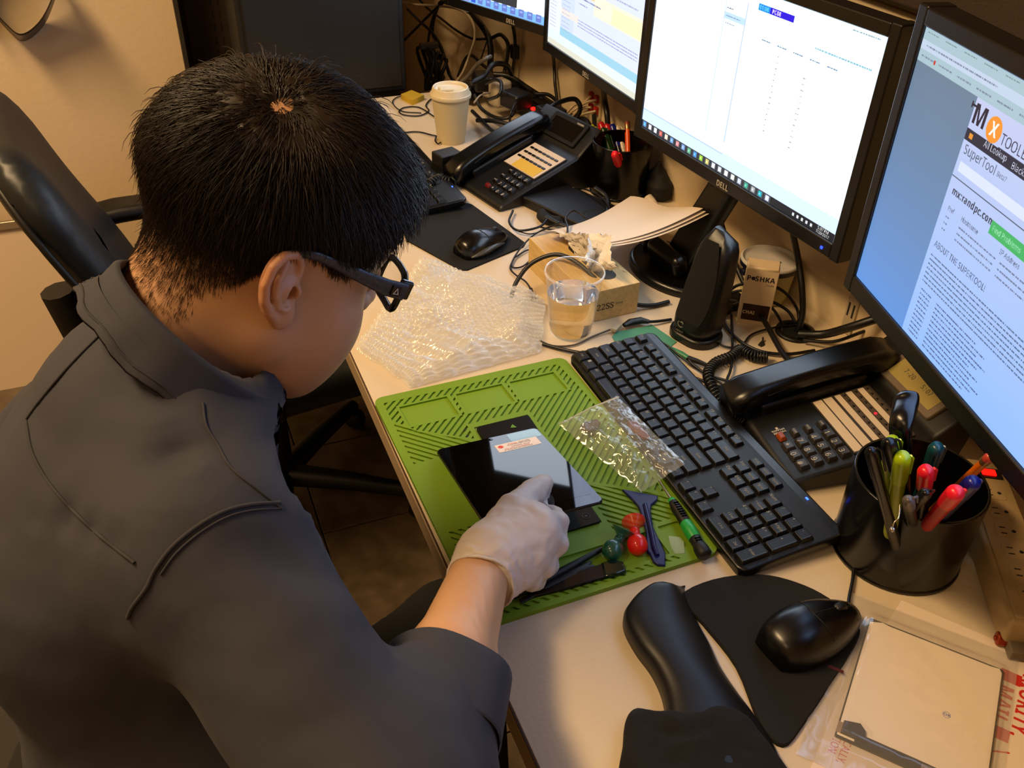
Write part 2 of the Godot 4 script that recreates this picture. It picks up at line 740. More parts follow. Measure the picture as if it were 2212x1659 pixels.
	for q in [Vector3(-0.5214, 0.9346, -1.478), Vector3(-0.4843, 1.012, -1.47), Vector3(-0.4269, 1.067, -1.462), Vector3(-0.3725, 1.06, -1.434), Vector3(-0.3336, 0.9992, -1.396), Vector3(-0.3526, 0.9472, -1.417), Vector3(-0.3939, 0.8902, -1.456), Vector3(-0.4372, 0.8648, -1.468), Vector3(-0.4638, 0.8868, -1.483), Vector3(-0.4873, 0.9302, -1.487)]:
		st.append(q)
	var sp := spline(st, 8)
	var ra := []
	var rb2 := []
	var rc := []
	var rd := []
	for p in sp:
		ra.append(p + V(0.006, 0.022, 0.055))
		rb2.append(p + V(-0.006, -0.022, -0.055))
		rc.append(p + V(-0.006, -0.018, -0.055))
		rd.append(p + V(0.006, 0.026, 0.055))
	mk("strap", MB.new().rows([ra, rb2, null, rc, null, rd, null, ra]).done(), mat("strap_steel", Color(0.11, 0.085, 0.075), 0.35, 0.3), part)
	# aluminium framed board leaning on the partition
	var bd := thing("framed_board", "aluminium framed white board leaning on the partition behind the chair", "board")
	var tl := Vector3(-0.5418, 0.4276, -1.46)
	var tr := Vector3(-0.4287, 0.4268, -1.46)
	var brp := Vector3(-0.4172, 0.1939, -1.4)
	var alu := mat("aluminium", Color(0.62, 0.57, 0.5), 0.35, 0.8)
	var dn := (brp - tr).normalized()
	var lf := (tl - tr).normalized()
	mk("board_face", MB.new().poly([tr + dn * 0.02, tr + dn * 0.6, tr + dn * 0.6 + lf * 0.45, tr + dn * 0.02 + lf * 0.45], dn.cross(lf).normalized()).done(), mat("board_white", Color(0.8, 0.72, 0.62), 0.3), bd)
	mk("rail", MB.new().box(tr + lf * 0.24 + dn * 0.008, V(0.5, 0.022, 0.02), Basis(-lf, -dn, lf.cross(dn)).orthonormalized(), 0.003).done(), alu, bd)
	mk("rail", MB.new().box(tr + dn * 0.3, V(0.026, 0.6, 0.02), Basis(-lf, -dn, lf.cross(dn)).orthonormalized(), 0.003).done(), alu, bd)
	# brown wooden block standing behind the board
	var wb := Vector3(-0.3883, 0.2373, -1.47)
	var wood := mat("wood_block", Color(0.42, 0.24, 0.11), 0.5)
	wood = mottle(wood, Color(0.33, 0.18, 0.08), Color(0.48, 0.28, 0.13), 4.0)
	wood.uv1_scale = V(3, 18, 3)
	tag(mk("wooden_board", MB.new().box(wb + V(0, -0.05, 0), V(0.105, 0.26, 0.02), Basis(Vector3.BACK, 0.04), 0.003).done(), wood), "brown wooden board leaning on the partition behind the armrest", "board")
	# black equipment case at the far end of the desk
	var cs := thing("equipment_case", "large black equipment case standing on the far end of the desk", "case")
	var blk := grain(mat("case_black", Color(0.022, 0.020, 0.018), 0.6), 12.0, 0.08, 1.0)
	mk("case_body", MB.new().box(V(0.215, DY + 0.22, -1.31), V(0.385, 0.44, 0.2), Basis(), 0.008, 2).done(), blk, cs)
	mk("front_panel", MB.new().box(V(0.215, DY + 0.215, -1.207), V(0.36, 0.40, 0.01), Basis(), 0.004, 2).done(), mat("case_front", Color(0.028, 0.026, 0.022), 0.45), cs)
	# dark niche with a slotted rack upright between partition and case
	var nich := mk("wall_niche", MB.new().box(V(0.15, 0.95, -1.72), V(0.75, 1.9, 0.03)).done(), mat("niche_paint", Color(0.17, 0.125, 0.08), 0.8))
	structure(nich)
	var up := thing("rack_upright", "dim slotted steel rack upright between the partition and the black case", "rack")
	var u0 := Vector3(0.0089, 0.8086, -1.66)
	mk("upright", MB.new().box(V(u0.x, 0.85, -1.68), V(0.13, 1.7, 0.03), Basis(), 0.003).done(), mat("rack_steel", Color(0.20, 0.15, 0.10), 0.6), up)
	for k in 26:
		for e in [-0.008, 0.010]:
			mk("slot", rbox(V(0.004, 0.022, 0.003), 0.0008), jt, up, V(u0.x + 0.01 + e, 0.4 + k * 0.034, -1.6645))
	var br := Vector3(0.0633, 0.8493, -1.55)
	mk("bracket", MB.new().box(V(br.x + 0.006, 0.9, -1.6), V(0.030, 0.62, 0.06), Basis(Vector3.FORWARD, 0.03), 0.006).done(), mat("rack_bracket", Color(0.27, 0.21, 0.14), 0.55), up)
	# dark tray lid behind the head
	tag(mk("cable_tray", MB.new().box(Vector3(-0.0277, 0.7195, -1.6) + V(0.03, -0.03, 0), V(0.25, 0.03, 0.08), Basis(), 0.006).done(), mat("tray_black", Color(0.05, 0.04, 0.035), 0.5)), "dark cable tray across the foot of the rack upright", "tray")

# ---------- screens ----------
func screen_near() -> Image:
	var im := img_new(1024, 576, Color(0.62, 0.70, 0.80))
	for y in 576:
		im.fill_rect(Rect2i(0, y, 1024, 1), Color(0.40, 0.47, 0.54).lerp(Color(0.36, 0.55, 0.82), pow(y / 575.0, 1.3)))
	im.fill_rect(Rect2i(0, 0, 1024, 66), Color(0.62, 0.72, 0.76))
	im.fill_rect(Rect2i(0, 24, 1024, 18), Color(0.72, 0.78, 0.86))
	for k in 14:
		scribble(im, 12 + k * 70, 7, 44, 2, Color(0.45, 0.52, 0.55))
		scribble(im, 12 + k * 70, 52, 50, 3, Color(0.45, 0.5, 0.58))
	scribble(im, 20, 31, 260, 3, Color(0.45, 0.5, 0.58))
	im.fill_rect(Rect2i(62, 50, 6, 8), Color(0.75, 0.2, 0.12))
	for y in range(66, 576):
		im.fill_rect(Rect2i(234, y, 700, 1), Color(0.72, 0.75, 0.88).lerp(Color(0.55, 0.70, 0.93), (y - 66) / 510.0))
	draw_text(im, "M", 240, 112, 52, Color(0.15, 0.14, 0.2), true)
	im.fill_rect(Rect2i(226, 80, 18, 4), Color(0.15, 0.14, 0.2))
	im.fill_rect(Rect2i(224, 76, 4, 12), Color(0.15, 0.14, 0.2))
	for y in range(-26, 27):
		for x in range(-26, 27):
			if x * x + y * y < 560:
				im.set_pixel(310 + x, 100 + y, Color(0.9, 0.55, 0.2))
	draw_text(im, "X", 299, 113, 36, Color(0.95, 0.93, 0.95), true)
	draw_text(im, "TOOLBOX", 338, 116, 26, Color(0.2, 0.2, 0.28))
	im.fill_rect(Rect2i(338, 122, 110, 2), Color(0.2, 0.2, 0.28))
	im.fill_rect(Rect2i(234, 124, 700, 22), Color(0.16, 0.17, 0.23))
	im.fill_rect(Rect2i(246, 130, 12, 10), Color(0.85, 0.55, 0.2))
	draw_text(im, "All Lookup", 296, 141, 16, Color(0.8, 0.82, 0.9))
	draw_text(im, "Blacklists", 390, 141, 16, Color(0.8, 0.82, 0.9))
	draw_text(im, "SuperTool", 246, 176, 24, Color(0.3, 0.34, 0.42))
	draw_text(im, "Beta7", 360, 168, 12, Color(0.35, 0.4, 0.5))
	im.fill_rect(Rect2i(246, 186, 500, 20), Color(0.80, 0.84, 0.95))
	im.fill_rect(Rect2i(234, 218, 700, 2), Color(0.3, 0.33, 0.4))
	draw_text(im, "mx:randpc.com", 252, 256, 20, Color(0.2, 0.22, 0.3), true)
	im.fill_rect(Rect2i(392, 240, 118, 26), Color(0.25, 0.66, 0.38))
	draw_text(im, "Find Problems", 400, 258, 14, Color(0.6, 0.85, 0.7))
	draw_text(im, "Pref", 256, 284, 12, Color(0.3, 0.34, 0.44))
	draw_text(im, "Hostname", 306, 284, 13, Color(0.3, 0.34, 0.44))
	draw_text(im, "IP Address", 440, 284, 13, Color(0.3, 0.34, 0.44))
	for k in 3:
		scribble(im, 256, 296 + k * 13, 12, 3, Color(0.4, 0.45, 0.58))
		scribble(im, 306, 296 + k * 13, 130, 3, Color(0.4, 0.45, 0.58))
		scribble(im, 450, 296 + k * 13, 90, 3, Color(0.4, 0.45, 0.58))
	draw_text(im, "ABOUT THE SUPERTOOL!", 250, 366, 17, Color(0.22, 0.27, 0.4))
	for k in 7:
		scribble(im, 250, 384 + k * 10, 560 - 60 * (k % 2), 3, Color(0.32, 0.4, 0.55))
	for k in 11:
		scribble(im, 256, 462 + k * 10, 40, 3, Color(0.3, 0.38, 0.55))
		scribble(im, 318, 462 + k * 10, 150 + (k * 37) % 60, 3, Color(0.3, 0.38, 0.55))
	return im

func screen_middle() -> Image:
	var im := img_new(1024, 576, Color(0.90, 0.95, 1.0))
	for y in 560:
		im.fill_rect(Rect2i(0, y, 1024, 1), Color(0.95, 0.96, 1.0).lerp(Color(0.80, 0.88, 1.0), y / 560.0))
	im.fill_rect(Rect2i(0, 505, 1024, 45), Color(0.74, 0.83, 0.97))
	im.fill_rect(Rect2i(500, 0, 524, 126), Color(0.82, 0.94, 0.97))
	im.fill_rect(Rect2i(0, 0, 500, 30), Color(0.86, 0.9, 0.98))
	im.fill_rect(Rect2i(560, 126, 464, 330), Color(0.98, 0.99, 1.0))
	im.fill_rect(Rect2i(0, 40, 370, 430), Color(0.93, 0.96, 1.0))
	im.fill_rect(Rect2i(368, 40, 3, 440), Color(0.66, 0.74, 0.84))
	im.fill_rect(Rect2i(470, 40, 4, 470), Color(0.62, 0.70, 0.82))
	im.fill_rect(Rect2i(0, 470, 474, 40), Color(0.82, 0.85, 0.95))
	im.fill_rect(Rect2i(0, 508, 474, 3), Color(0.6, 0.68, 0.8))
	im.fill_rect(Rect2i(150, 40, 3, 430), Color(0.80, 0.85, 0.93))
	im.fill_rect(Rect2i(371, 86, 99, 20), Color(0.66, 0.77, 0.92))
	scribble(im, 378, 72, 30, 3, Color(0.3, 0.35, 0.42))
	scribble(im, 378, 95, 70, 3, Color(0.4, 0.5, 0.6))
	scribble(im, 380, 116, 46, 3, Color(0.5, 0.55, 0.6))
	im.fill_rect(Rect2i(520, 30, 52, 18), Color(0.0, 0.45, 0.80))
	im.fill_rect(Rect2i(572, 30, 104, 18), Color(0.13, 0.05, 0.75))
	draw_text(im, "01:08", 524, 45, 17, Color(0.35, 0.75, 0.95), true)
	draw_text(im, "PC08", 582, 45, 17, Color(0.85, 0.8, 0.97), true)
	for k in 5:
		scribble(im, 560 + k * 70, 122, 40, 3, Color(0.4, 0.45, 0.55))
	scribble(im, 780, 88, 220, 4, Color(0.45, 0.62, 0.7))
	for k in 14:
		scribble(im, 640, 150 + k * 17, 8, 3, Color(0.45, 0.47, 0.52))
		if k > 0:
			scribble(im, 760, 160 + k * 17, 12, 3, Color(0.5, 0.52, 0.57))
	for k in 6:
		scribble(im, 8, 60 + k * 12, 40, 2, Color(0.6, 0.65, 0.72))
	scribble(im, 900, 10, 100, 3, Color(0.5, 0.55, 0.6))
	# task bar with its icons
	im.fill_rect(Rect2i(0, 550, 1024, 26), Color(0.10, 0.11, 0.13))
	var cols := [Color(0.3, 0.6, 0.9), Color(0.85, 0.85, 0.85), Color(0.9, 0.9, 0.92), Color(0.8, 0.35, 0.3), Color(0.95, 0.8, 0.7), Color(0.4, 0.6, 0.85), Color(0.85, 0.5, 0.5), Color(0.45, 0.6, 0.9), Color(0.35, 0.65, 0.5), Color(0.25, 0.55, 0.85), Color(0.55, 0.75, 0.2), Color(0.75, 0.7, 0.4), Color(0.8, 0.82, 0.84), Color(0.75, 0.78, 0.8), Color(0.95, 0.95, 0.95), Color(0.85, 0.85, 0.8), Color(0.7, 0.74, 0.8), Color(0.2, 0.6, 0.5), Color(0.6, 0.62, 0.62), Color(0.1, 0.62, 0.68), Color(0.75, 0.78, 0.95)]
	for k in cols.size():
		im.fill_rect(Rect2i(4 + k * 35, 551, 31, 24), Color(0.24, 0.26, 0.29))
		im.fill_rect(Rect2i(11 + k * 35, 554, 17, 17), cols[k])
		im.fill_rect(Rect2i(14 + k * 35, 560, 7, 6), cols[k].lightened(0.4))
	for k in 5:
		im.fill_rect(Rect2i(838 + k * 20, 558, 9, 10), Color(0.75, 0.77, 0.78))
	draw_text(im, "5:07 PM", 950, 562, 13, Color(0.9, 0.9, 0.9))
	draw_text(im, "7/20/2017", 946, 574, 12, Color(0.9, 0.9, 0.9))
	return im

func screen_square() -> Image:
	var im := img_new(640, 512, Color(0.80, 0.83, 0.95))
	im.fill_rect(Rect2i(0, 0, 640, 120), Color(0.86, 0.90, 1.0))
	im.fill_rect(Rect2i(95, 150, 100, 330), Color(0.76, 0.80, 0.93))
	im.fill_rect(Rect2i(0, 0, 95, 490), Color(0.84, 0.87, 0.96))
	im.fill_rect(Rect2i(220, 250, 110, 60), Color(0.93, 0.76, 0.52))
	im.fill_rect(Rect2i(330, 290, 310, 60), Color(0.90, 0.86, 0.78))
	im.fill_rect(Rect2i(450, 300, 190, 46), Color(0.93, 0.87, 0.70))
	im.fill_rect(Rect2i(95, 378, 130, 22), Color(0.88, 0.83, 0.80))
	im.fill_rect(Rect2i(95, 440, 545, 26), Color(0.58, 0.76, 0.84))
	im.fill_rect(Rect2i(0, 466, 640, 30), Color(0.82, 0.86, 0.93))
	im.fill_rect(Rect2i(0, 494, 640, 18), Color(0.80, 0.80, 0.74))
	for k in 40:
		scribble(im, 10, 20 + k * 11, 50, 2, Color(0.6, 0.63, 0.75))
	for k in 12:
		scribble(im, 105, 300 + k * 13, 60, 2, Color(0.6, 0.63, 0.75))
	scribble(im, 225, 318, 150, 4, Color(0.45, 0.45, 0.6))
	for k in 3:
		scribble(im, 225, 386 + k * 9, 400, 3, Color(0.55, 0.57, 0.72))
	scribble(im, 225, 336, 60, 3, Color(0.5, 0.52, 0.66))
	scribble(im, 400, 270, 200, 4, Color(0.6, 0.6, 0.7))
	return im

func screen_far() -> Image:
	var im := img_new(640, 360, Color(0.93, 0.96, 1.0))
	im.fill_rect(Rect2i(0, 336, 640, 24), Color(0.42, 0.62, 0.85))
	im.fill_rect(Rect2i(190, 300, 150, 34), Color(0.18, 0.19, 0.2))
	for k in 12:
		im.fill_rect(Rect2i(150 + k * 40, 334, 24, 22), Color(0.35, 0.42, 0.68))
		im.fill_rect(Rect2i(155 + k * 40, 339, 14, 6), Color(0.5, 0.58, 0.8))
	for k in 4:
		im.fill_rect(Rect2i(8 + k * 36, 335, 22, 22), [Color(0.2, 0.75, 0.7), Color(0.3, 0.4, 0.75), Color(0.65, 0.3, 0.55), Color(0.2, 0.3, 0.7)][k])
	return im

func monitor(label: String, at: Vector3, yaw: float, tilt: float, w: float, h: float, im: Image, key: String, lum: float, light: float, tint: Color) -> Node3D:
	# at: bottom middle of the visible screen
	var t := thing("monitor", label, "monitor", at, -90.0 + yaw, "")
	var b := Basis(Vector3.RIGHT, deg_to_rad(-tilt))
	var black := grain(mat("monitor_black", Color(0.036, 0.031, 0.028), 0.38), 30.0, 0.08, 0.6)
	var bz := 0.017
	# local: x right, y up, z to the viewer
	var fr := MB.new()
	for s in [[V(-w / 2 - bz / 2, h / 2 - 0.002, 0), V(bz, h + 2 * bz + 0.006, 0.03)], [V(w / 2 + bz / 2, h / 2 - 0.002, 0), V(bz, h + 2 * bz + 0.006, 0.03)]]:
		fr.box(b * s[0], s[1], b, 0.0025, 2)
	fr.box(b * V(0, h + bz / 2, 0), V(w + 0.002, bz, 0.03), b, 0.0025, 2)
	mk("bezel", fr.done(), black, t)
	mk("chin", MB.new().box(b * V(0, -bz / 2 - 0.002, 0.0), V(w + 0.002, bz + 0.004, 0.03), b, 0.0025, 2).done(), black, t)
	mk("back_shell", MB.new().box(b * V(0, h / 2, -0.022), V(w + 0.02, h + 0.02, 0.026), b, 0.01, 2).box(b * V(0, h / 2, -0.036), V(w * 0.6, h * 0.66, 0.014), b, 0.006, 2).done(), mat("monitor_shell", Color(0.03, 0.028, 0.026), 0.6), t)
	var m := mat("screen_" + key, Color(0.02, 0.02, 0.02), 0.35)
	m.emission_enabled = true
	m.emission = Color.BLACK
	m.emission_texture = ImageTexture.create_from_image(im)
	m.emission_energy_multiplier = lum
	m.texture_repeat = false
	var q := MB.new()
	var hw := w / 2
	q.v = PackedVector3Array([b * V(-hw, h, 0.0115), b * V(hw, h, 0.0115), b * V(hw, 0, 0.0115), b * V(-hw, 0, 0.0115)])
	q.n = PackedVector3Array([b.z, b.z, b.z, b.z])
	q.uv = PackedVector2Array([Vector2(0, 0), Vector2(1, 0), Vector2(1, 1), Vector2(0, 1)])
	q.idx = PackedInt32Array([0, 1, 2, 0, 2, 3])
	mk("screen", q.done(), m, t)
	if key != "near":
		mk("brand_lettering", text_mesh("DELL", 0.0125, true), mat("logo_silver", Color(0.75, 0.72, 0.66), 0.35, 0.3), t, b * V(0, -0.0125, 0.0155), Vector3(-tilt, 0, 0))
	var a := AreaLight3D.new()
	a.name = "screen_light"
	a.area_size = Vector2(w, h)
	a.light_color = tint
	a.light_energy = light
	a.area_range = 6.0
	a.area_attenuation = 2.0
	a.shadow_enabled = true
	a.position = b * V(0, h / 2, 0.013)
	a.basis = b * Basis(Vector3.UP, PI)
	t.add_child(a)
	return t

func stand(t: Node3D, foot: Vector3, lean: float) -> void:
	# foot: middle of the base in the monitor's own axes
	var dark := mat("stand_black", Color(0.02, 0.019, 0.018), 0.3)
	var base := []
	for k in 40:
		var a := TAU * k / 40
		base.append(Vector2(foot.x + cos(a) * 0.098, foot.z + sin(a) * 0.07))
	mk("stand_base", MB.new().prism(base, foot.y, foot.y + 0.014, 0.006, 2).done(), dark, t)
	var top := V(0, 0.07, -0.045)
	var bot := V(foot.x, foot.y + 0.012, foot.z - lean)
	var rr := []
	for k in 7:
		var f := k / 6.0
		var c := bot.lerp(top, f)
		var w := 0.036 - 0.006 * f
		var ring := []
		for q in rrect(w * 2, 0.03, 0.012):
			ring.append(c + V(q.x, 0, q.y))
		rr.append(ring)
	mk("stand_column", MB.new().rows(rr, true).done(), mat("stand_column", Color(0.03, 0.028, 0.026), 0.35), t)
	mk("cable_hook", MB.new().box(bot + V(0, 0.02, 0.02), V(0.09, 0.04, 0.03), Basis(Vector3.RIGHT, 0.3), 0.012, 2).done(), dark, t)

func wall_arm(t: Node3D) -> void:
	# short bracket from the back of the screen to the partition
	var dark := mat("stand_black", Color(0.02, 0.019, 0.018), 0.3)
	var w := t.transform.affine_inverse() * V(WALL - 0.012, t.position.y + 0.14, t.position.z)
	mk("mount_plate", MB.new().box(V(0, 0.14, -0.047), V(0.11, 0.11, 0.008), Basis(), 0.002).done(), dark, t)
	mk("mount_arm", MB.new().tube([V(0, 0.14, -0.045), w], 0.018, 10).done(), dark, t)

func build_monitors() -> void:
	var m4 := monitor("nearest of the four black monitors, showing a web page with an orange X logo", Vector3(0.4463, 0.9936, 0.5199), -14.86, 0.0, 0.477, 0.268, screen_near(), "near", 0.72, 0.05, Color(0.62, 0.76, 1.0))
	wall_arm(m4)
	var m3 := monitor("wide black monitor on a slanted stand, showing a bright white window", Vector3(0.597, 0.939, -0.1033), 4.185, 0.76, 0.4675, 0.2626, screen_middle(), "middle", 0.92, 0.07, Color(0.80, 0.90, 1.0))
	stand(m3, m3.transform.affine_inverse() * V(0.573, DY, -0.18), 0.0)
	mk("power_light", rbox(V(0.004, 0.004, 0.002), 0.0005), glow("blue_led", Color(0.1, 0.2, 1.0), 3.0), m3, V(0.2185, -0.012, 0.0152))
	var m2 := monitor("squarish black monitor between its two neighbours, showing a lilac mail window", Vector3(0.6131, 0.951, -0.614), 0.0, 0.16, 0.3873, 0.31, screen_square(), "square", 0.82, 0.05, Color(0.78, 0.85, 1.0))
	wall_arm(m2)
	var m1 := monitor("farthest black monitor, with a row of blue icons along its lower edge", Vector3(0.6, 0.962, -0.98), 20.0, 2.0, 0.443, 0.25, screen_far(), "far", 1.0, 0.05, Color(0.85, 0.92, 1.0))
	wall_arm(m1)

# ---------- the green mat and what lies on it ----------
func build_mat() -> Transform3D:
	var t := thing("repair_mat", "bright green silicone repair mat with hatched ridges and tray pockets, under the tablet", "mat", Vector3(0.001, DY, 0.0), 0.9)
	var gm := grain(mat("mat_green", Color(0.42, 0.56, 0.05), 0.62), 25.0, 0.1, 0.5)
	var W := 0.2835
	var L := 0.4090
	var out := PackedVector2Array(rrect(W, L, 0.013, 5, Vector2(W / 2, L / 2)))
	mk("base", MB.new().prism(Array(out), 0.0, 0.0036, 0.0).done(), gm, t)
	# zones cut down into the mat
	var zones := []
	var pockets := []
	for x0 in [0.0275, 0.1075, 0.1865]:
		pockets.append(PackedVector2Array([Vector2(x0, 0.030), Vector2(x0 + 0.067, 0.030), Vector2(x0 + 0.069, 0.073), Vector2(x0 + 0.001, 0.073)]))
	pockets.append(PackedVector2Array([Vector2(0.022, 0.352), Vector2(0.228, 0.352), Vector2(0.228, 0.391), Vector2(0.022, 0.391)]))
	pockets.append(PackedVector2Array([Vector2(0.236, 0.350), Vector2(0.262, 0.350), Vector2(0.264, 0.388), Vector2(0.238, 0.388)]))
	pockets.append(PackedVector2Array([Vector2(0.105, 0.106), Vector2(0.1805, 0.106), Vector2(0.1805, 0.32), Vector2(0.105, 0.32)]))
	var hatch := [
		[PackedVector2Array([Vector2(0.0105, 0.0145), Vector2(0.268, 0.0145), Vector2(0.274, 0.10), Vector2(0.274, 0.302), Vector2(0.188, 0.247), Vector2(0.186, 0.0965), Vector2(0.098, 0.0965), Vector2(0.098, 0.128), Vector2(0.034, 0.084), Vector2(0.0105, 0.054)]), -1.0],
		[PackedVector2Array([Vector2(0.0105, 0.060), Vector2(0.036, 0.089), Vector2(0.094, 0.130), Vector2(0.094, 0.144), Vector2(0.0105, 0.146)]), 1.0],
		[PackedVector2Array([Vector2(0.187, 0.252), Vector2(0.273, 0.307), Vector2(0.273, 0.344), Vector2(0.187, 0.344)]), 1.0],
		[PackedVector2Array([Vector2(0.0115, 0.271), Vector2(0.096, 0.271), Vector2(0.096, 0.344), Vector2(0.0115, 0.344)]), 1.0],
		[PackedVector2Array([Vector2(0.0115, 0.3955), Vector2(0.235, 0.3955), Vector2(0.235, 0.4015), Vector2(0.0115, 0.4015)]), 1.0]]
	for p in pockets:
		zones.append(p)
	for h in hatch:
		var polys := [h[0]]
		for p in pockets.slice(0, 3):
			var lo: Vector2 = p[0] - Vector2(0.0035, 0.0035)
			var hi: Vector2 = p[2] + Vector2(0.0035, 0.0035)
			h.append(PackedVector2Array([lo, Vector2(hi.x, lo.y), hi, Vector2(lo.x, hi.y)]))
		zones.append(h[0])
	var skin := MB.new()
	var z := 0.0
	while z < L:
		var z1 := minf(z + 0.0051, L)
		var polys := []
		for q in Geometry2D.intersect_polygons(out, PackedVector2Array([Vector2(-1, z), Vector2(1, z), Vector2(1, z1), Vector2(-1, z1)])):
			polys.append(q)
		for k in zones.size():
			var nxt := []
			for q in polys:
				for r in Geometry2D.clip_polygons(q, zones[k]):
					nxt.append(r)
			polys = nxt
		for q in polys:
			skin.prism(Array(q), 0.0035, 0.0060)
		# the solid borders round the pockets
		for p in hatch[0].slice(2):
			var band := Geometry2D.intersect_polygons(p, PackedVector2Array([Vector2(-1, z), Vector2(1, z), Vector2(1, z1), Vector2(-1, z1)]))
			for b in band:
				for h in Geometry2D.intersect_polygons(b, hatch[0][0]):
					var keep := [h]
					for k in 3:
						var nx := []
						for q in keep:
							for r in Geometry2D.clip_polygons(q, pockets[k]):
								nx.append(r)
						keep = nx
					for q in keep:
						skin.prism(Array(q), 0.0035, 0.0060)
		z = z1
	mk("top_skin", skin.done(), gm, t)
	var rid := MB.new()
	for h in hatch:
		var d := Vector2(1, h[1]).normalized()
		var n := Vector2(-d.y, d.x)
		for k in range(-70, 70):
			var c: Vector2 = Vector2(0.14, 0.2) + n * (k * 0.0080)
			var bar := PackedVector2Array([c - d * 0.5 - n * 0.0023, c + d * 0.5 - n * 0.0023, c + d * 0.5 + n * 0.0023, c - d * 0.5 + n * 0.0023])
			for q in Geometry2D.intersect_polygons(bar, h[0]):
				var keep := [q]
				for p in h.slice(2):
					var nx := []
					for r in keep:
						for s in Geometry2D.clip_polygons(r, p):
							nx.append(s)
					keep = nx
				for r in keep:
					if r.size() > 2:
						rid.prism(Array(r), 0.0035, 0.0059)
	stuff(mk("ridges", rid.done(), gm, t))
	var dk := mat("mat_lettering", Color(0.06, 0.11, 0.012), 0.8)
	letter("lettering", "P", 0.011, dk, t, V(0.0915, 0.0053, 0.106), -90, true)
	letter("lettering", "L", 0.011, dk, t, V(0.0915, 0.0053, 0.119), -90, true)
	return t.transform

func build_tablet() -> void:
	# the black backing that stays in the mat's slot
	var t := thing("tablet_backing", "black tablet backing plate with a round mark, under the lifted panel", "tablet", Vector3(0.147, DY + 0.0036, 0.213), 0.5)
	var bk := mat("tablet_black", Color(0.014, 0.013, 0.014), 0.25)
	var body := rrect(0.0735, 0.2115, 0.003, 3)
	mk("plate", MB.new().prism(body, 0, 0.0055, 0.0008).done(), bk, t)
	mk("arrow_mark", MB.new().prism([Vector2(0.004, -0.088), Vector2(0.012, -0.086), Vector2(0.009, -0.094)], 0.0054, 0.0058).done(), mat("arrow_green", Color(0.36, 0.55, 0.06), 0.5), t)
	var rg := MB.new()
	rg.lathe([Vector2(0.0048, 0.0054), Vector2(0.0048, 0.0059), Vector2(0.0041, 0.0059), Vector2(0.0041, 0.0054)], V(0.024, 0, 0.092))
	rg.box(V(0.024, 0.0056, 0.092), V(0.003, 0.0006, 0.003))
	mk("round_mark", rg.done(), mat("mark_grey", Color(0.16, 0.16, 0.15), 0.5), t)
	mk("clear_rim", MB.new().prism(rrect(0.079, 0.2165, 0.004, 3), 0.0, 0.0012, 0.0).done(), clear("clear_plastic", Color(0.8, 0.85, 0.8), 0.12), t)
	# the glass panel, hinged up at the near edge by the gloved hand
	var fl := V(0.0445, 0.7535, 0.1385)
	var fr := V(0.1795, 0.7535, 0.1410)
	var nl := V(0.0285, 0.7985, 0.3322)
	var x := (fr - fl).normalized()
	var zz := (nl - fl)
	zz = (zz - x * zz.dot(x)).normalized()
	var y := zz.cross(x)
	var p := thing("touch_panel", "black glass tablet panel with a white sticker, held by the gloved hand", "tablet")
	p.transform = Transform3D(Basis(x, y, zz), (fl + fr) / 2)
	mk("panel", MB.new().prism(rrect(0.1350, 0.2, 0.008, 5, Vector2(0, 0.1)), -0.0025, 0.0, 0.0006).done(), mat("panel_frame", Color(0.012, 0.011, 0.012), 0.3), p)
	mk("glass", MB.new().prism(rrect(0.1336, 0.1986, 0.0075, 5, Vector2(0, 0.1)), 0.0, 0.0007, 0.0003).done(), mat("panel_glass", Color(0.017, 0.015, 0.015), 0.025), p)
	mk("display_area", MB.new().prism(rrect(0.1195, 0.1605, 0.0005, 2, Vector2(0, 0.1)), 0.0007, 0.0008).done(), mat("panel_display", Color(0.022, 0.019, 0.018), 0.03), p)
	mk("camera_hole", MB.new().lathe([Vector2(0, 0.0007), Vector2(0.003, 0.0008), Vector2(0.0025, 0.001), Vector2(0, 0.001)], V(0.003, 0, 0.006)).done(), mat("camera_dark", Color(0.03, 0.03, 0.035), 0.15), p)
	var im := img_new(560, 200, Color(0.93, 0.89, 0.86))
	for yy in range(-36, 37):
		for xx in range(-36, 37):
			if xx * xx + yy * yy < 1250:
				im.set_pixel(62 + xx, 66 + yy, Color(0.86, 0.2, 0.1))
	draw_text(im, "STOP", 38, 74, 24, Color(0.95, 0.6, 0.5), true)
	var red := Color(0.82, 0.25, 0.18)
	draw_text(im, "Please", 170, 52, 38, red, true)
	draw_text(im, "test this", 310, 52, 38, Color(0.22, 0.16, 0.2), true)
	draw_text(im, "item BEFORE being", 150, 88, 34, Color(0.35, 0.18, 0.2), true)
	draw_text(im, "installed. Once", 190, 122, 34, Color(0.3, 0.18, 0.2), true)
	draw_text(im, "the item is installed", 90, 156, 34, Color(0.75, 0.3, 0.25), true)
	draw_text(im, "it may not be returned", 80, 190, 34, Color(0.35, 0.2, 0.2), true)
	var s := mk("sticker", MB.new().prism(rrect(0.0555, 0.0205, 0.001, 2, Vector2(0.029, 0.0345)), 0.0008, 0.0010).done(), img_mat("sticker_print", im, 0.55), p)
	s.set_meta("label", "white sticker with red and black print")
	mk("pull_tab", MB.new().prism(rrect(0.04, 0.022, 0.003, 3, Vector2(0.045, 0.014)), 0.0008, 0.0009).done(), clear("film", Color(0.35, 0.62, 0.6), 0.35, 0.15), p)

func lathed(called: String, prof: Array, m: Material, parent: Node, a: Vector3, dir: Vector3, seg := 24) -> MeshInstance3D:
	# turned part whose axis starts at a and runs along dir
	var y := dir.normalized()
	var x := y.cross(Vector3.UP if absf(y.y) < 0.9 else Vector3.RIGHT).normalized()
	return mk(called, MB.new().lathe(prof, a, Basis(x, y, x.cross(y)), seg).done(), m, parent)

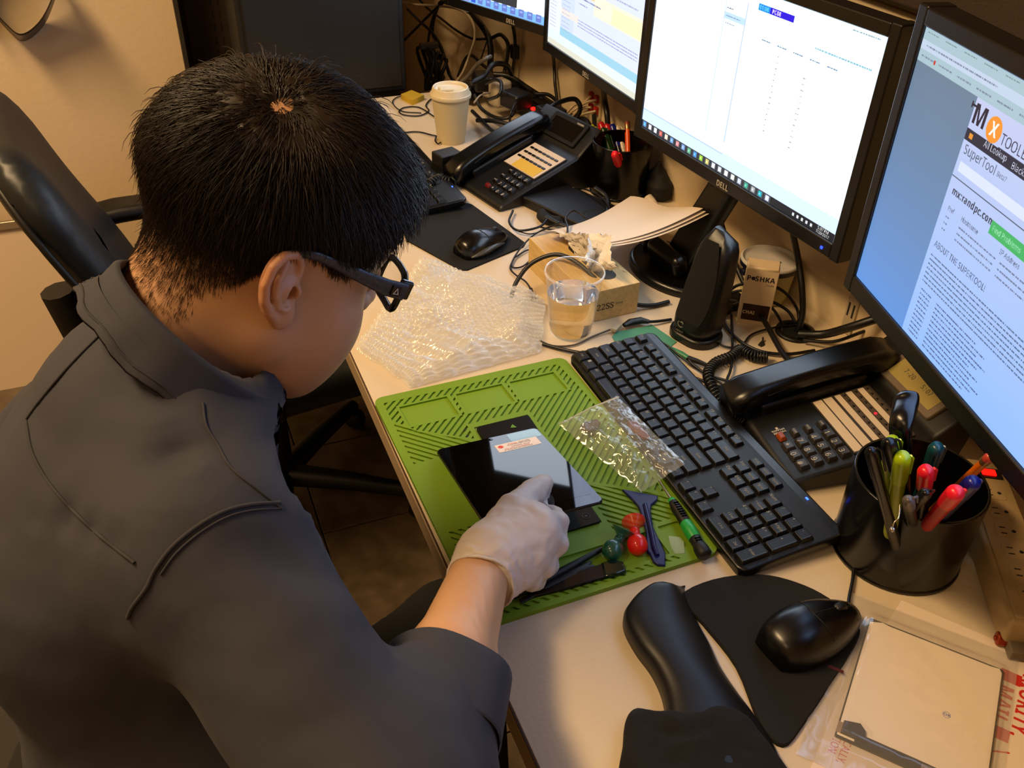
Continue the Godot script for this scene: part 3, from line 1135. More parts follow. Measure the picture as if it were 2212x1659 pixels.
func build_tools() -> void:
	# blue pry tool
	var t := thing("pry_tool", "blue plastic pry tool with a flared blade, lying on the mat", "tool", Vector3.ZERO)
	var blue := mat("tool_blue", Color(0.03, 0.06, 0.32), 0.38)
	var pl := [Vector2(0.2322, 0.2789), Vector2(0.2668, 0.3037), Vector2(0.2618, 0.3103), Vector2(0.2518, 0.3149), Vector2(0.2459, 0.3234), Vector2(0.2361, 0.3477), Vector2(0.2323, 0.3694), Vector2(0.2290, 0.3875), Vector2(0.2201, 0.4031), Vector2(0.2129, 0.3996), Vector2(0.2105, 0.3937), Vector2(0.2125, 0.3828), Vector2(0.2116, 0.3781), Vector2(0.2246, 0.3512), Vector2(0.2305, 0.3338), Vector2(0.2362, 0.3132), Vector2(0.2363, 0.3050)]
	mk("body", MB.new().prism(pl, DY + 0.0055, DY + 0.0095, 0.0012, 2).done(), blue, t)
	mk("spine", MB.new().tube([Vector3(0.2445, 0.7495, 0.3122), Vector3(0.2342, 0.7505, 0.3418), Vector3(0.2215, 0.7505, 0.3754), Vector3(0.2186, 0.7495, 0.3881)], 0.0028, 8).done(), blue, t)
	# screwdriver
	var a := Vector3(0.2798, 0.751, 0.2809)
	var h0 := Vector3(0.2766, 0.7515, 0.3173)
	var e := Vector3(0.2658, 0.7525, 0.4103)
	t = thing("screwdriver", "small screwdriver with a black and mint green grip beside the keyboard", "screwdriver")
	lathed("shaft", [Vector2(0, 0), Vector2(0.0012, 0.001), Vector2(0.0014, (h0 - a).length())], mat("tool_steel", Color(0.65, 0.6, 0.52), 0.25, 0.9), t, a, h0 - a, 12)
	var ax := (e - h0).normalized()
	var ln := (e - h0).length()
	var mint := mat("mint", Color(0.10, 0.62, 0.25), 0.4)
	var gb := mat("grip_black", Color(0.022, 0.022, 0.02), 0.55)
	lathed("ferrule", [Vector2(0, 0), Vector2(0.004, 0), Vector2(0.0052, 0.004), Vector2(0.005, 0.006), Vector2(0, 0.006)], mint, t, h0, ax)
	lathed("grip", [Vector2(0, 0.005), Vector2(0.0052, 0.005), Vector2(0.0068, 0.016), Vector2(0.0062, 0.030), Vector2(0.0066, 0.042), Vector2(0, 0.042)], gb, t, h0, ax)
	lathed("middle_band", [Vector2(0, 0.041), Vector2(0.0070, 0.041), Vector2(0.0076, 0.052), Vector2(0.0072, 0.066), Vector2(0, 0.066)], mint, t, h0, ax)
	lathed("grip", [Vector2(0, 0.065), Vector2(0.0069, 0.065), Vector2(0.0062, 0.085), Vector2(0.0068, ln - 0.018), Vector2(0, ln - 0.018)], gb, t, h0, ax)
	lathed("swivel_cap", [Vector2(0, ln - 0.019), Vector2(0.0070, ln - 0.018), Vector2(0.0085, ln - 0.012), Vector2(0.0085, ln - 0.003), Vector2(0.006, ln), Vector2(0, ln)], gb, t, h0, ax)
	var sd := ax.cross(Vector3.UP).normalized()
	var upv := sd.cross(ax).normalized()
	for k in 7:
		mk("grip_slot", MB.new().box(h0 + ax * (0.012 + k * 0.0038) + upv * 0.0061, V(0.006, 0.0016, 0.0012), Basis(sd, upv, ax).orthonormalized()).done(), mat("mint_dim", Color(0.3, 0.5, 0.34), 0.5), t)
	for k in 5:
		mk("grip_slot", MB.new().box(h0 + ax * (0.071 + k * 0.0034) + upv * 0.0061, V(0.007, 0.0016, 0.0012), Basis(sd, upv, ax).orthonormalized()).done(), mint, t)
	# suction cups, see-through coloured plastic
	for q in [["red", Vector3(0.2087, 0.756, 0.3536), Vector3(0.2027, 0.754, 0.3719), Color(0.95, 0.10, 0.03)], ["teal", Vector3(0.1868, 0.756, 0.3568), Vector3(0.1692, 0.754, 0.3703), Color(0.0, 0.30, 0.22)]]:
		var c: Vector3 = q[1]
		var b: Vector3 = q[2]
		var red: bool = q[0] == "red"
		t = thing("suction_cup", "orange red translucent suction cup with a round knob, on the mat" if red else "teal translucent suction cup lying beside the red one", "suction cup")
		var sm := mat("suction_" + q[0], q[3], 0.12)
		sm.clearcoat_enabled = true
		sm.clearcoat = 0.8
		sm.backlight_enabled = true
		sm.backlight = Color(q[3]) * 0.8
		var dir := (b - c).normalized()
		lathed("knob", [Vector2(0, -0.002), Vector2(0.004, -0.003), Vector2(0.0058, 0.0), Vector2(0.0058, 0.004), Vector2(0.0052, 0.007), Vector2(0.0075, 0.010), Vector2(0.0108, 0.015), Vector2(0.0115, 0.021), Vector2(0.0102, 0.027), Vector2(0.006, 0.031), Vector2(0, 0.0322)], sm, t, c - dir * 0.004 - V(0, 0.001, 0), dir)
		var fm := clear("suction_film_" + q[0], Color(q[3]).lightened(0.1), 0.55, 0.2)
		var fd := (dir * -0.75 + V(0, -0.1 if red else 0.5, 0)).normalized()
		lathed("cup", [Vector2(0.003, 0), Vector2(0.008, 0.004), Vector2(0.0128, 0.009), Vector2(0.0138, 0.0095), Vector2(0.0125, 0.0102), Vector2(0.007, 0.0052), Vector2(0, 0.003)], fm, t, c - dir * 0.003 + (V(0, 0.004, 0) if red else Vector3.ZERO), fd)
	# translucent pick
	tag(mk("pick", MB.new().prism([Vector2(0.2469, 0.3629), Vector2(0.2582, 0.3694), Vector2(0.2594, 0.3775), Vector2(0.2509, 0.3938), Vector2(0.2399, 0.3904), Vector2(0.2404, 0.3794)], DY + 0.004, DY + 0.0066, 0.0006).done(), clear("pick_clear", Color(0.75, 0.82, 0.62), 0.45, 0.3)), "small milky plastic pick in the corner pocket of the mat", "pick")
	# two black nylon spudgers and the purple one
	t = thing("spudger", "thin black nylon spudger pointing at the teal suction cup", "tool")
	mk("shaft", MB.new().tube([Vector3(0.0498, 0.748, 0.3855), Vector3(0.0786, 0.75, 0.3794), Vector3(0.1208, 0.75, 0.3697), Vector3(0.1664, 0.748, 0.3566)], [0.0028, 0.0042, 0.0042, 0.0030], 8).done(), gb, t)
	t = thing("tweezers", "black curved tweezers with a notched tip beside the black spudger", "tool")
	mk("arm", MB.new().tube([Vector3(0.0544, 0.7475, 0.3933), Vector3(0.0868, 0.7485, 0.3852), Vector3(0.123, 0.7485, 0.3768), Vector3(0.137, 0.748, 0.3731), Vector3(0.147, 0.7475, 0.3686)], [0.003, 0.005, 0.0055, 0.004, 0.0018], 8, false, null, 0.4).done(), gb, t)
	mk("tip", MB.new().tube([Vector3(0.1291, 0.7478, 0.3757), Vector3(0.1396, 0.7478, 0.3746), Vector3(0.1478, 0.7472, 0.375)], [0.004, 0.003, 0.0016], 8, false, null, 0.5).done(), gb, t)
	t = thing("case_opener", "dark purple plastic case opener with a clear teal end, nearest tool on the mat", "tool")
	mk("body", MB.new().prism([Vector2(0.0655, 0.3856), Vector2(0.1006, 0.3785), Vector2(0.1564, 0.3771), Vector2(0.1698, 0.3785), Vector2(0.1777, 0.3851), Vector2(0.1751, 0.3955), Vector2(0.1528, 0.3954), Vector2(0.1040, 0.3948), Vector2(0.0679, 0.3925)], DY + 0.0055, DY + 0.010, 0.0012, 2).done(), mat("opener_plum", Color(0.055, 0.018, 0.028), 0.25), t)
	mk("clear_end", MB.new().prism([Vector2(0.1555, 0.3767), Vector2(0.1693, 0.3762), Vector2(0.1788, 0.3841), Vector2(0.1754, 0.3970), Vector2(0.1630, 0.3972), Vector2(0.1499, 0.3957)], DY + 0.0053, DY + 0.0115, 0.002, 2).done(), clear("opener_teal", Color(0.02, 0.14, 0.12), 0.7, 0.1), t)
	# zip bag with two small brown parts
	t = thing("zip_bag", "clear crumpled zip bag lying across the mat and the keyboard", "bag")
	var c0 := Vector3(0.209, 0.752, 0.14)
	var c1 := Vector3(0.2953, 0.772, 0.1372)
	var c2 := Vector3(0.3116, 0.77, 0.2853)
	var c3 := Vector3(0.2494, 0.751, 0.2939)
	var fn := FastNoiseLite.new()
	fn.seed = 3
	fn.frequency = 30.0
	fn.fractal_octaves = 3
	var film := clear("bag_film", Color(0.86, 0.88, 0.84), 0.10, 0.06)
	for k in 2:
		var lift := 0.004 + 0.007 * k
		var f := func(u: float, v: float) -> Vector3:
			var p := c0.lerp(c1, u).lerp(c3.lerp(c2, u), v)
			var edge := minf(minf(u, 1 - u), minf(v, 1 - v)) * 4.0
			p.y = maxf(p.y, DY + 0.012 + 0.013 * smoothstep(0.42, 0.62, u))
			p.y += minf(edge, 1.0) * lift + fn.get_noise_3d(p.x * 1.6, k * 3.0, p.z * 1.6) * 0.007 * minf(1.0, 0.25 + edge)
			p.x += fn.get_noise_2d(p.z * 2.0, 5.0 + k) * 0.003
			return p
		mk("film", sheet(f, 44, 44, 0.0), film, t)
	mk("zip_seal", MB.new().tube([c0.lerp(c1, 0.02).lerp(c3.lerp(c2, 0.02), 0.05) + V(0, 0.004, 0), c0.lerp(c1, 0.5).lerp(c3.lerp(c2, 0.5), 0.05) + V(0, 0.008, 0), c0.lerp(c1, 0.98).lerp(c3.lerp(c2, 0.98), 0.05) + V(0, 0.004, 0)], 0.0011, 6).done(), clear("zip", Color(0.85, 0.85, 0.8), 0.4, 0.2), t)
	var tan1 := mat("adhesive_tan", Color(0.42, 0.22, 0.11), 0.5)
	tag(mk("adhesive_piece", MB.new().prism([Vector2(0.2841, 0.1887), Vector2(0.2945, 0.1905), Vector2(0.2964, 0.2257), Vector2(0.2916, 0.2297), Vector2(0.2858, 0.2237), Vector2(0.2803, 0.2022)], DY + 0.0285, DY + 0.0315, 0.0006).done(), tan1), "tan strip of adhesive inside the bag over the keyboard", "adhesive")
	tag(mk("adhesive_piece", MB.new().prism([Vector2(0.2310, 0.1620), Vector2(0.2411, 0.1545), Vector2(0.2592, 0.1530), Vector2(0.2609, 0.1618), Vector2(0.2530, 0.1711), Vector2(0.2385, 0.1737)], DY + 0.0125, DY + 0.016, 0.0008).done(), mat("adhesive_brown", Color(0.20, 0.11, 0.07), 0.5)), "dark brown folded piece inside the bag over the mat", "adhesive")

# ---------- keyboards ----------
var cap_meshes := {}
func key_mesh(w: float, d: float) -> ArrayMesh:
	var k := "%.4f_%.4f" % [w, d]
	if cap_meshes.has(k):
		return cap_meshes[k]
	var rr := []
	for s in [[0.0, 0.0, 0.0005], [0.0038, 0.0015, 0.0], [0.0047, 0.0019, 0.0], [0.0050, 0.0026, 0.0]]:
		var ring := []
		for q in rrect(w - 2 * s[1], d - 2 * s[1], 0.0016, 2):
			ring.append(V(q.x, s[0], q.y))
		rr.append(ring)
	var dish := []
	for q in rrect(w - 0.0075, d - 0.0075, 0.0012, 2):
		dish.append(V(q.x, 0.0047, q.y))
	rr.append(dish)
	var mb := MB.new().rows([rr[0], rr[1], null, rr[2], rr[3], rr[4]], true)
	mb.poly(dish, Vector3.UP)
	cap_meshes[k] = mb.done()
	return cap_meshes[k]

var legend_meshes := {}
func legend(s: String, size: float) -> Mesh:
	if not legend_meshes.has(s):
		legend_meshes[s] = text_mesh(s, size, false, 0.0002)
	return legend_meshes[s]

func build_keyboard(label: String, pos: Vector3, yaw: float) -> Node3D:
	var t := thing("keyboard", label, "keyboard", pos, yaw)
	var deck := grain(mat("keyboard_black", Color(0.022, 0.020, 0.019), 0.32), 40.0, 0.1, 0.3)
	var keym := mat("key_black", Color(0.026, 0.024, 0.023), 0.38)
	var leg := mat("key_print", Color(0.55, 0.55, 0.52), 0.6)
	var W := 0.442
	var D := 0.138
	# local: x to the right, z to the typist; the deck slopes up to the back
	var tilt := deg_to_rad(4.2)
	var b := Basis(Vector3.RIGHT, tilt)
	var mb := MB.new()
	mb.prism(rrect(W, D, 0.012, 5), 0.0, 0.0128, 0.003, 3, 0.002)
	var body := mk("case", mb.done(), deck, t, V(0, 0.0015 + D * 0.5 * sin(tilt), 0))
	body.basis = b
	var top := Node3D.new()
	var y0 := 0.0128
	mk("key_well", MB.new().prism(rrect(0.4365, 0.118, 0.003, 2, Vector2(0, 0.0035)), y0 - 0.0004, y0 + 0.0002).done(), mat("key_well", Color(0.012, 0.011, 0.011), 0.5), t, V(0, 0.0015 + D * 0.5 * sin(tilt), 0)).basis = b
	top.free()
	var u := 0.01905
	var x0 := -0.217
	var zf := 0.0545
	var rows := [
		["Ctrl:1.25", "⊞:1.25", "Alt:1.25", " :6.25", "Alt:1.25", "⊞:1.25", "☰:1.25", "Ctrl:1.25"],
		["Shift:2.25", "Z", "X", "C", "V", "B", "N", "M", "< ,", "> .", "? /", "Shift:2.75"],
		["Caps:1.75", "A", "S", "D", "F", "G", "H", "J", "K", "L", ": ;", "\" '", "Enter:2.25"],
		["Tab:1.5", "Q", "W", "E", "R", "T", "Y", "U", "I", "O", "P", "{ [", "} ]", "| \\:1.5"],
		["~ `", "! 1", "@ 2", "# 3", "$ 4", "% 5", "^ 6", "& 7", "* 8", "( 9", ") 0", "_ -", "+ =", "Bksp:2"],
		["Esc", "_:0.4", "F1", "F2", "F3", "F4", "_:0.3", "F5", "F6", "F7", "F8", "_:0.3", "F9", "F10", "F11", "F12:1"]]
	var nav := [[0, ["<", "v", ">"]], [1, ["_", "^", "_"]], [3, ["Del", "End", "PgDn"]], [4, ["Ins", "Home", "PgUp"]], [5, ["PrtSc", "ScrLk", "Pause"]]]
	var pad := [[0, ["0 Ins:2", ". Del"]], [1, ["1 End", "2 v", "3 PgDn"]], [2, ["4 <", "5", "6 >"]], [3, ["7 Home", "8 ^", "9 PgUp"]], [4, ["Num", "/", "*", "-"]]]
	var place := func(s: String, x: float, w: float, row: float, d: float) -> void:
		var z := zf - row * u - (0.003 if row >= 5.0 else 0.0)
		if s == "_":
			return
		var k := mk("key", key_mesh(w * u - 0.0011, d), keym, t)
		k.basis = b
		k.position = V(0, 0.0015 + D * 0.5 * sin(tilt), 0) + b * V(x + w * u / 2, y0, z - (d - u + 0.0011) / 2)
		if s.strip_edges() != "":
			var long := s.length() > 3
			var l := mk("legend", legend(s, 0.0042 if long else 0.0056), leg, k, V(-(w * u) / 2 + (0.0058 if not long else w * u / 2), 0.0049, -0.0028 if not long else 0.0), Vector3(-90, 0, 0))
			l.name = "legend"
	for r in rows.size():
		var x := x0
		for s in rows[r]:
			var p: PackedStringArray = s.rsplit(":", true, 1) if s.length() > 2 and s.rsplit(":", true, 1).size() == 2 and s.rsplit(":", true, 1)[1].is_valid_float() else PackedStringArray([s, "1"])
			place.call(p[0], x, p[1].to_float(), float(r), u - 0.0011 if r < 5 else 0.0145)
			x += p[1].to_float() * u
	for q in nav:
		for i in 3:
			place.call(q[1][i], x0 + 15 * u + 0.0062 + i * u, 1.0, float(q[0]), u - 0.0011 if q[0] < 5 else 0.0145)
	for q in pad:
		var x := x0 + 18 * u + 0.0124
		for s in q[1]:
			var p: PackedStringArray = s.split(":")
			var w := p[1].to_float() if p.size() > 1 else 1.0
			place.call(p[0], x, w, float(q[0]), u - 0.0011)
			x += w * u
	place.call("+", x0 + 21 * u + 0.0124, 1.0, 2.0, 2 * u - 0.0011)
	place.call("Enter", x0 + 21 * u + 0.0124, 1.0, 0.0, 2 * u - 0.0011)
	mk("lock_light", MB.new().box(V(0, 0.0015 + D * 0.5 * sin(tilt), 0) + b * V(0.158, y0 + 0.0002, -0.0615), V(0.0042, 0.0008, 0.0022), b).done(), glow("lock_led", Color(0.12, 0.25, 1.0), 6.0), t)
	return t

func build_mouse(label: String, pos: Vector3, yaw: float, sc: float, m: Material, two_tone: bool) -> Node3D:
	# local: front towards -z
	var t := thing("mouse", label, "computer mouse", pos, yaw)
	var rr := []
	var n := 14
	for i in n + 1:
		var f := float(i) / n
		var z := (0.056 - 0.112 * f) * sc
		var w := 0.0385 * pow(sin(PI * clampf(0.06 + f * 0.88, 0, 1)), 0.42) * (1.0 - 0.34 * f) * sc
		var h := (0.043 * pow(sin(PI * clampf(0.10 + f * 0.80, 0, 1)), 0.55) * (1.0 - 0.42 * f) + 0.004) * sc
		var ring := []
		for k in 24:
			var a := TAU * k / 24
			var cx := signf(cos(a)) * pow(absf(cos(a)), 0.75)
			var sy := sin(a)
			ring.append(V(cx * w, (0.003 + maxf(0.0, sy) * (h - 0.003)) if sy > 0 else 0.003 * (1.0 + sy), z))
		rr.append(ring)
	var e0 := []
	var e1 := []
	for k in 24:
		e0.append(V(0, 0.010 * sc, 0.0575 * sc))
		e1.append(V(0, 0.008 * sc, -0.0575 * sc))
	rr.insert(0, e0)
	rr.append(e1)
	mk("shell", MB.new().rows(rr, true).done(), m, t)
	var dark := mat("mouse_seam", Color(0.006, 0.006, 0.006), 0.6)
	var top := func(x: float, z: float) -> float:
		var f: float = (0.056 * sc - z) / (0.112 * sc)
		var w: float = 0.0385 * pow(sin(PI * clampf(0.06 + f * 0.88, 0, 1)), 0.42) * (1.0 - 0.34 * f) * sc
		var h: float = (0.043 * pow(sin(PI * clampf(0.10 + f * 0.80, 0, 1)), 0.55) * (1.0 - 0.42 * f) + 0.004) * sc
		var c := clampf(absf(x) / w, 0, 0.98)
		c = pow(c, 1.0 / 0.75)
		return 0.003 + sqrt(1.0 - c * c) * (h - 0.003)
	var seam := []
	for k in 10:
		var z := (-0.050 + 0.055 * k / 9.0) * sc
		seam.append(V(0, top.call(0.0, z) - 0.0002, z))
	mk("button_seam", MB.new().tube(seam, 0.0007, 5).done(), dark, t)
	var cr := []
	for k in 13:
		var x := (-0.027 + 0.054 * k / 12.0) * sc
		cr.append(V(x, top.call(x, (0.006 - x * x * 8.0) * sc), (0.006 - x * x * 8.0) * sc))
	mk("palm_seam", MB.new().tube(cr, 0.0006, 5).done(), dark, t)
	var wz := -0.031 * sc
	mk("wheel", MB.new().lathe([Vector2(0, -0.004), Vector2(0.009, -0.004), Vector2(0.010, -0.002), Vector2(0.010, 0.002), Vector2(0.009, 0.004), Vector2(0, 0.004)], V(0, top.call(0.0, wz) - 0.0062, wz), Basis(Vector3.FORWARD, PI / 2)).done(), mat("wheel_rubber", Color(0.05, 0.048, 0.045), 0.5), t)
	if two_tone:
		for s in [-1.0, 1.0]:
			var band := []
			for k in 12:
				var z := (0.048 - 0.085 * k / 11.0) * sc
				var f: float = (0.056 * sc - z) / (0.112 * sc)
				var w: float = 0.0385 * pow(sin(PI * clampf(0.06 + f * 0.88, 0, 1)), 0.42) * (1.0 - 0.34 * f) * sc
				band.append(V(s * w * 0.965, (0.006 + 0.008 * sin(PI * k / 11.0)) * sc, z))
			mk("side_grip", MB.new().tube(band, [0.002, 0.004, 0.0052, 0.0056, 0.0056, 0.0052, 0.005, 0.005, 0.0046, 0.004, 0.003, 0.002], 8, false, null, 0.8).done(), mat("mouse_silver", Color(0.30, 0.30, 0.29), 0.35, 0.4), t)
	return t

func build_pad_and_mouse() -> void:
	# dark mouse mat with its gel wrist rest
	var t := thing("mouse_mat", "black mouse mat with a thick leathery gel wrist rest, under the nearest mouse", "mouse pad")
	var pl := spline([Vector2(0.2160, 0.4438), Vector2(0.2614, 0.4350), Vector2(0.3127, 0.4466), Vector2(0.3439, 0.4703), Vector2(0.3630, 0.5008), Vector2(0.3693, 0.5378), Vector2(0.3548, 0.5572), Vector2(0.3019, 0.5868), Vector2(0.2486, 0.6147), Vector2(0.2146, 0.6277), Vector2(0.2083, 0.5992), Vector2(0.2224, 0.5393), Vector2(0.2196, 0.4841)], 4, true)
	mk("cloth_mat", MB.new().prism(pl, DY, DY + 0.0045, 0.0012).done(), grain(mat("mat_cloth", Color(0.040, 0.036, 0.032), 0.9), 60.0, 0.15, 1.6), t)
	var oa := spline([Vector3(0.229, 0.741, 0.432), Vector3(0.1868, 0.741, 0.4269), Vector3(0.1528, 0.741, 0.4411), Vector3(0.1404, 0.741, 0.4598), Vector3(0.1379, 0.741, 0.4892), Vector3(0.1402, 0.741, 0.5189), Vector3(0.1355, 0.741, 0.5489), Vector3(0.1195, 0.741, 0.5839), Vector3(0.101, 0.741, 0.6242)], 6)
	var ob := spline([Vector3(0.2288, 0.741, 0.4305), Vector3(0.2195, 0.741, 0.45), Vector3(0.214, 0.741, 0.4803), Vector3(0.2112, 0.741, 0.507), Vector3(0.2063, 0.741, 0.5345), Vector3(0.2059, 0.741, 0.5651), Vector3(0.2069, 0.741, 0.5869), Vector3(0.2064, 0.741, 0.6173), Vector3(0.2006, 0.741, 0.6535)], 6)
	var rr := []
	var prof := [[0.0, 0.0], [0.0, 0.45], [0.03, 0.72], [0.10, 0.90], [0.22, 1.0], [0.45, 1.0], [0.65, 0.88], [0.82, 0.62], [0.94, 0.36], [1.0, 0.22], [1.0, 0.0]]
	for i in oa.size():
		var f := float(i) / (oa.size() - 1)
		var h := 0.021 * smoothstep(0.0, 0.14, f) + 0.003
		var row := []
		for q in prof:
			var p: Vector3 = oa[i].lerp(ob[i], q[0])
			p.y = DY + q[1] * h
			row.append(p)
		rr.append(row)
	var gel := grain(mat("gel_leather", Color(0.030, 0.027, 0.024), 0.42), 70.0, 0.12, 0.9)
	mk("wrist_rest", MB.new().rows(rr, true).poly(rr[rr.size() - 1], Vector3.BACK).done(), gel, t)
	var m := mat("mouse_black", Color(0.013, 0.012, 0.012), 0.3)
	var mo := build_mouse("plain black corded mouse on the mouse mat nearest the viewer", Vector3(0.312, DY + 0.0045, 0.5365), -84.0, 1.0, m, false)
	tag(mk("mouse_cable", cable([mo.transform * V(0, 0.010, -0.0555), Vector3(0.3773, 0.746, 0.5143), Vector3(0.409, 0.744, 0.4832), Vector3(0.4291, 0.744, 0.4543), Vector3(0.4474, 0.743, 0.4295), Vector3(0.501, 0.743, 0.4008)], 0.0019, 8), mat("cord_black", Color(0.018, 0.016, 0.015), 0.45)), "thin black mouse cord running up past the big pencil cup", "cable")
	# crumpled black cloth
	var fn := FastNoiseLite.new()
	fn.seed = 21
	fn.frequency = 16.0
	var o := [Vector2(0.0794, 0.5746), Vector2(0.0912, 0.5567), Vector2(0.1058, 0.5499), Vector2(0.1217, 0.5607), Vector2(0.1437, 0.5732), Vector2(0.1754, 0.5781), Vector2(0.1925, 0.5904), Vector2(0.1975, 0.6200), Vector2(0.2009, 0.6500), Vector2(0.1954, 0.6838), Vector2(0.1306, 0.6841), Vector2(0.0683, 0.6559), Vector2(0.0565, 0.6125)]
	var cl := spline(o, 4, true)
	var cen := Vector2.ZERO
	for q in cl:
		cen += q / cl.size()
	var rows := []
	for k in 13:
		var f := float(k) / 12
		var ring := []
		for q in cl:
			var e: Vector2 = cen.lerp(q, cos(maxf(0.0, (f - 0.12) / 0.88) * PI / 2) if f > 0.12 else 1.0)
			var h := 0.0 if k == 0 else 0.010 + 0.020 * sin((f - 0.08) * PI / 2)
			h += fn.get_noise_2d(e.x, e.y) * 0.010 * minf(1.0, f * 3.0) * (1.0 if k > 0 else 0.0)
			ring.append(V(e.x, DY + maxf(0.0, h), e.y))
		rows.append(ring)
	tag(mk("black_cloth", MB.new().rows(rows, true).done(), grain(mat("cloth_black", Color(0.013, 0.012, 0.012), 0.95), 90.0, 0.2, 1.5)), "folded black cloth at the near edge of the desk beside the wrist rest", "cloth")

func build_parcel() -> void:
	# printed mailing envelope under the display panel
	var im := img_new(900, 724, Color(0.87, 0.80, 0.73))
	var red := Color(0.75, 0.13, 0.10)
	var t := thing("envelope", "white mailing envelope with large red print under the display panel", "envelope")
	var a := Vector3(0.4354, 0.741, 0.5291)
	var b := Vector3(0.5269, 0.741, 0.658)
	var c := Vector3(0.1827, 0.741, 0.6372)
	var ux := (b - a)
	var uz := (c - a)
	draw_text(im, "★ MAIL ★", 112, 312, 66, red, true)
	draw_text(im, "PRIORITY.", 60, 250, 66, red, true)
	im.fill_rect(Rect2i(440, 306, 400, 9), red)
	for k in 30:
		im.fill_rect(Rect2i(440 + k, 240 + k * 2, 5, 6), red)
	draw_text(im, "DOMESTICALLY,", 560, 672, 30, red)
	draw_text(im, "INTERNATION.", 560, 700, 30, red)
	im.rotate_90(CLOCKWISE)
	var em := img_mat("envelope_print", im, 0.7)
	# lies with its print running down the picture, x along the long way
	var ex := ux.normalized()
	var ez := (uz - ex * uz.dot(ex)).normalized()
	t.transform = Transform3D(Basis(ex, Vector3.UP, ez), a)
	t.position.y = DY
	mk("paper", MB.new().prism([Vector2(0, 0), Vector2(0.20, 0), Vector2(0.20, 0.262), Vector2(-0.02, 0.262), Vector2(-0.02, 0.17)], 0.0002, 0.0016, 0.0004).done(), em, t)
	# display panel, white back up
	var p0 := Vector3(0.3861, 0.746, 0.5379)
	var p1 := Vector3(0.4668, 0.746, 0.6379)
	var p3 := Vector3(0.2631, 0.746, 0.6254)
	var x := (p1 - p0).normalized()
	var z := (p3 - p0)
	z = (z - x * z.dot(x)).normalized()
	t = thing("display_panel", "white backed tablet display panel with a black ribbon, on the envelope", "display panel")
	t.transform = Transform3D(Basis(x, Vector3.UP, z), V(p0.x, DY + 0.0020, p0.z))
	var w := (p1 - p0).length()
	var l := 0.156
	mk("frame", MB.new().prism(rrect(w, l, 0.002, 2, Vector2(w / 2, l / 2)), 0, 0.0024, 0.0003).done(), mat("panel_edge", Color(0.06, 0.05, 0.045), 0.4), t)
	var back := img_new(512, 600, Color(0.93, 0.875, 0.81))
	for k in 40:
		var ox := 62 + k * 1.4
		for j in 3:
			back.set_pixel(int(ox), 500 + j * 9 + int(k * 0.8), Color(0.7, 0.68, 0.66))
			back.set_pixel(int(ox), 502 + j * 9 + int(k * 0.8), Color(0.74, 0.72, 0.70))
	for k in 3:
		scribble(back, 190, 560 + k * 8, 130, 3, Color(0.5, 0.44, 0.40))
	for q in 62:
		var an := TAU * q / 62
		back.fill_rect(Rect2i(345 + int(cos(an) * 14), 318 + int(sin(an) * 14), 2, 2), Color(0.4, 0.45, 0.75))
	draw_text(back, "OK", 336, 325, 18, Color(0.3, 0.36, 0.7), true)
	mk("reflector_sheet", MB.new().prism([Vector2(0.0015, 0.006), Vector2(0.013, 0.001), Vector2(0.020, 0.0022), Vector2(w - 0.012, 0.0022), Vector2(w - 0.004, 0.001), Vector2(w - 0.0012, 0.006), Vector2(w - 0.0012, l - 0.002), Vector2(0.0015, l - 0.002)], 0.0020, 0.0030, 0.0004).done(), img_mat("panel_back", back, 0.5), t)
	var rb := mat("ribbon_black", Color(0.012, 0.011, 0.013), 0.35)
	mk("circuit_strip", MB.new().prism(rrect(w * 0.86, 0.011, 0.0015, 2, Vector2(w * 0.56, l - 0.006)), 0.0029, 0.0042, 0.0003).done(), rb, t)
	mk("connector", MB.new().prism([Vector2(0.004, l - 0.004), Vector2(0.004, l - 0.018), Vector2(0.018, l - 0.022), Vector2(0.024, l - 0.016), Vector2(0.026, l - 0.004)], 0.0029, 0.0058, 0.0008).done(), rb, t)
	mk("label_patch", MB.new().prism(rrect(0.018, 0.0065, 0.0006, 2, Vector2(0.083, l - 0.006)), 0.0042, 0.0045).done(), mat("label_grey", Color(0.45, 0.43, 0.42), 0.5), t)
	mk("gold_contacts", MB.new().prism(rrect(0.006, 0.012, 0.0006, 2, Vector2(0.003, l - 0.010)), 0.0029, 0.0036).done(), mat("contact_tan", Color(0.6, 0.48, 0.36), 0.35, 0.3), t)
	# its clear bag
	t = thing("panel_bag", "clear flat plastic bag with a red seal line round the display panel", "bag")
	t.transform = Transform3D(Basis(x, Vector3.UP, z), V(p0.x, DY + 0.0016, p0.z))
	var film := clear("panel_bag_film", Color(0.82, 0.80, 0.76), 0.16, 0.08)
	var fn := FastNoiseLite.new()
	fn.seed = 5
	fn.frequency = 22.0
	for k in 2:
		var f := func(u: float, v: float) -> Vector3:
			var xx := lerpf(-0.026, w + 0.012, u)
			var zz := lerpf(-0.026, l + 0.035, v)
			var ins := 1.0 if xx > -0.002 and xx < w + 0.002 and zz > -0.002 and zz < l + 0.002 else 0.0
			return V(xx, (0.0002 if k == 0 else 0.0064 * ins + 0.0014 + 0.0022 * absf(fn.get_noise_2d(xx, zz))), zz)
		mk("film", sheet(f, 36, 36, 0.0), film, t)
	mk("red_seal", MB.new().prism(rrect(0.015, 0.0035, 0.0005, 2, Vector2(-0.016, 0.083)), 0.003, 0.0033).done(), mat("seal_red", Color(0.30, 0.09, 0.05), 0.5), t)

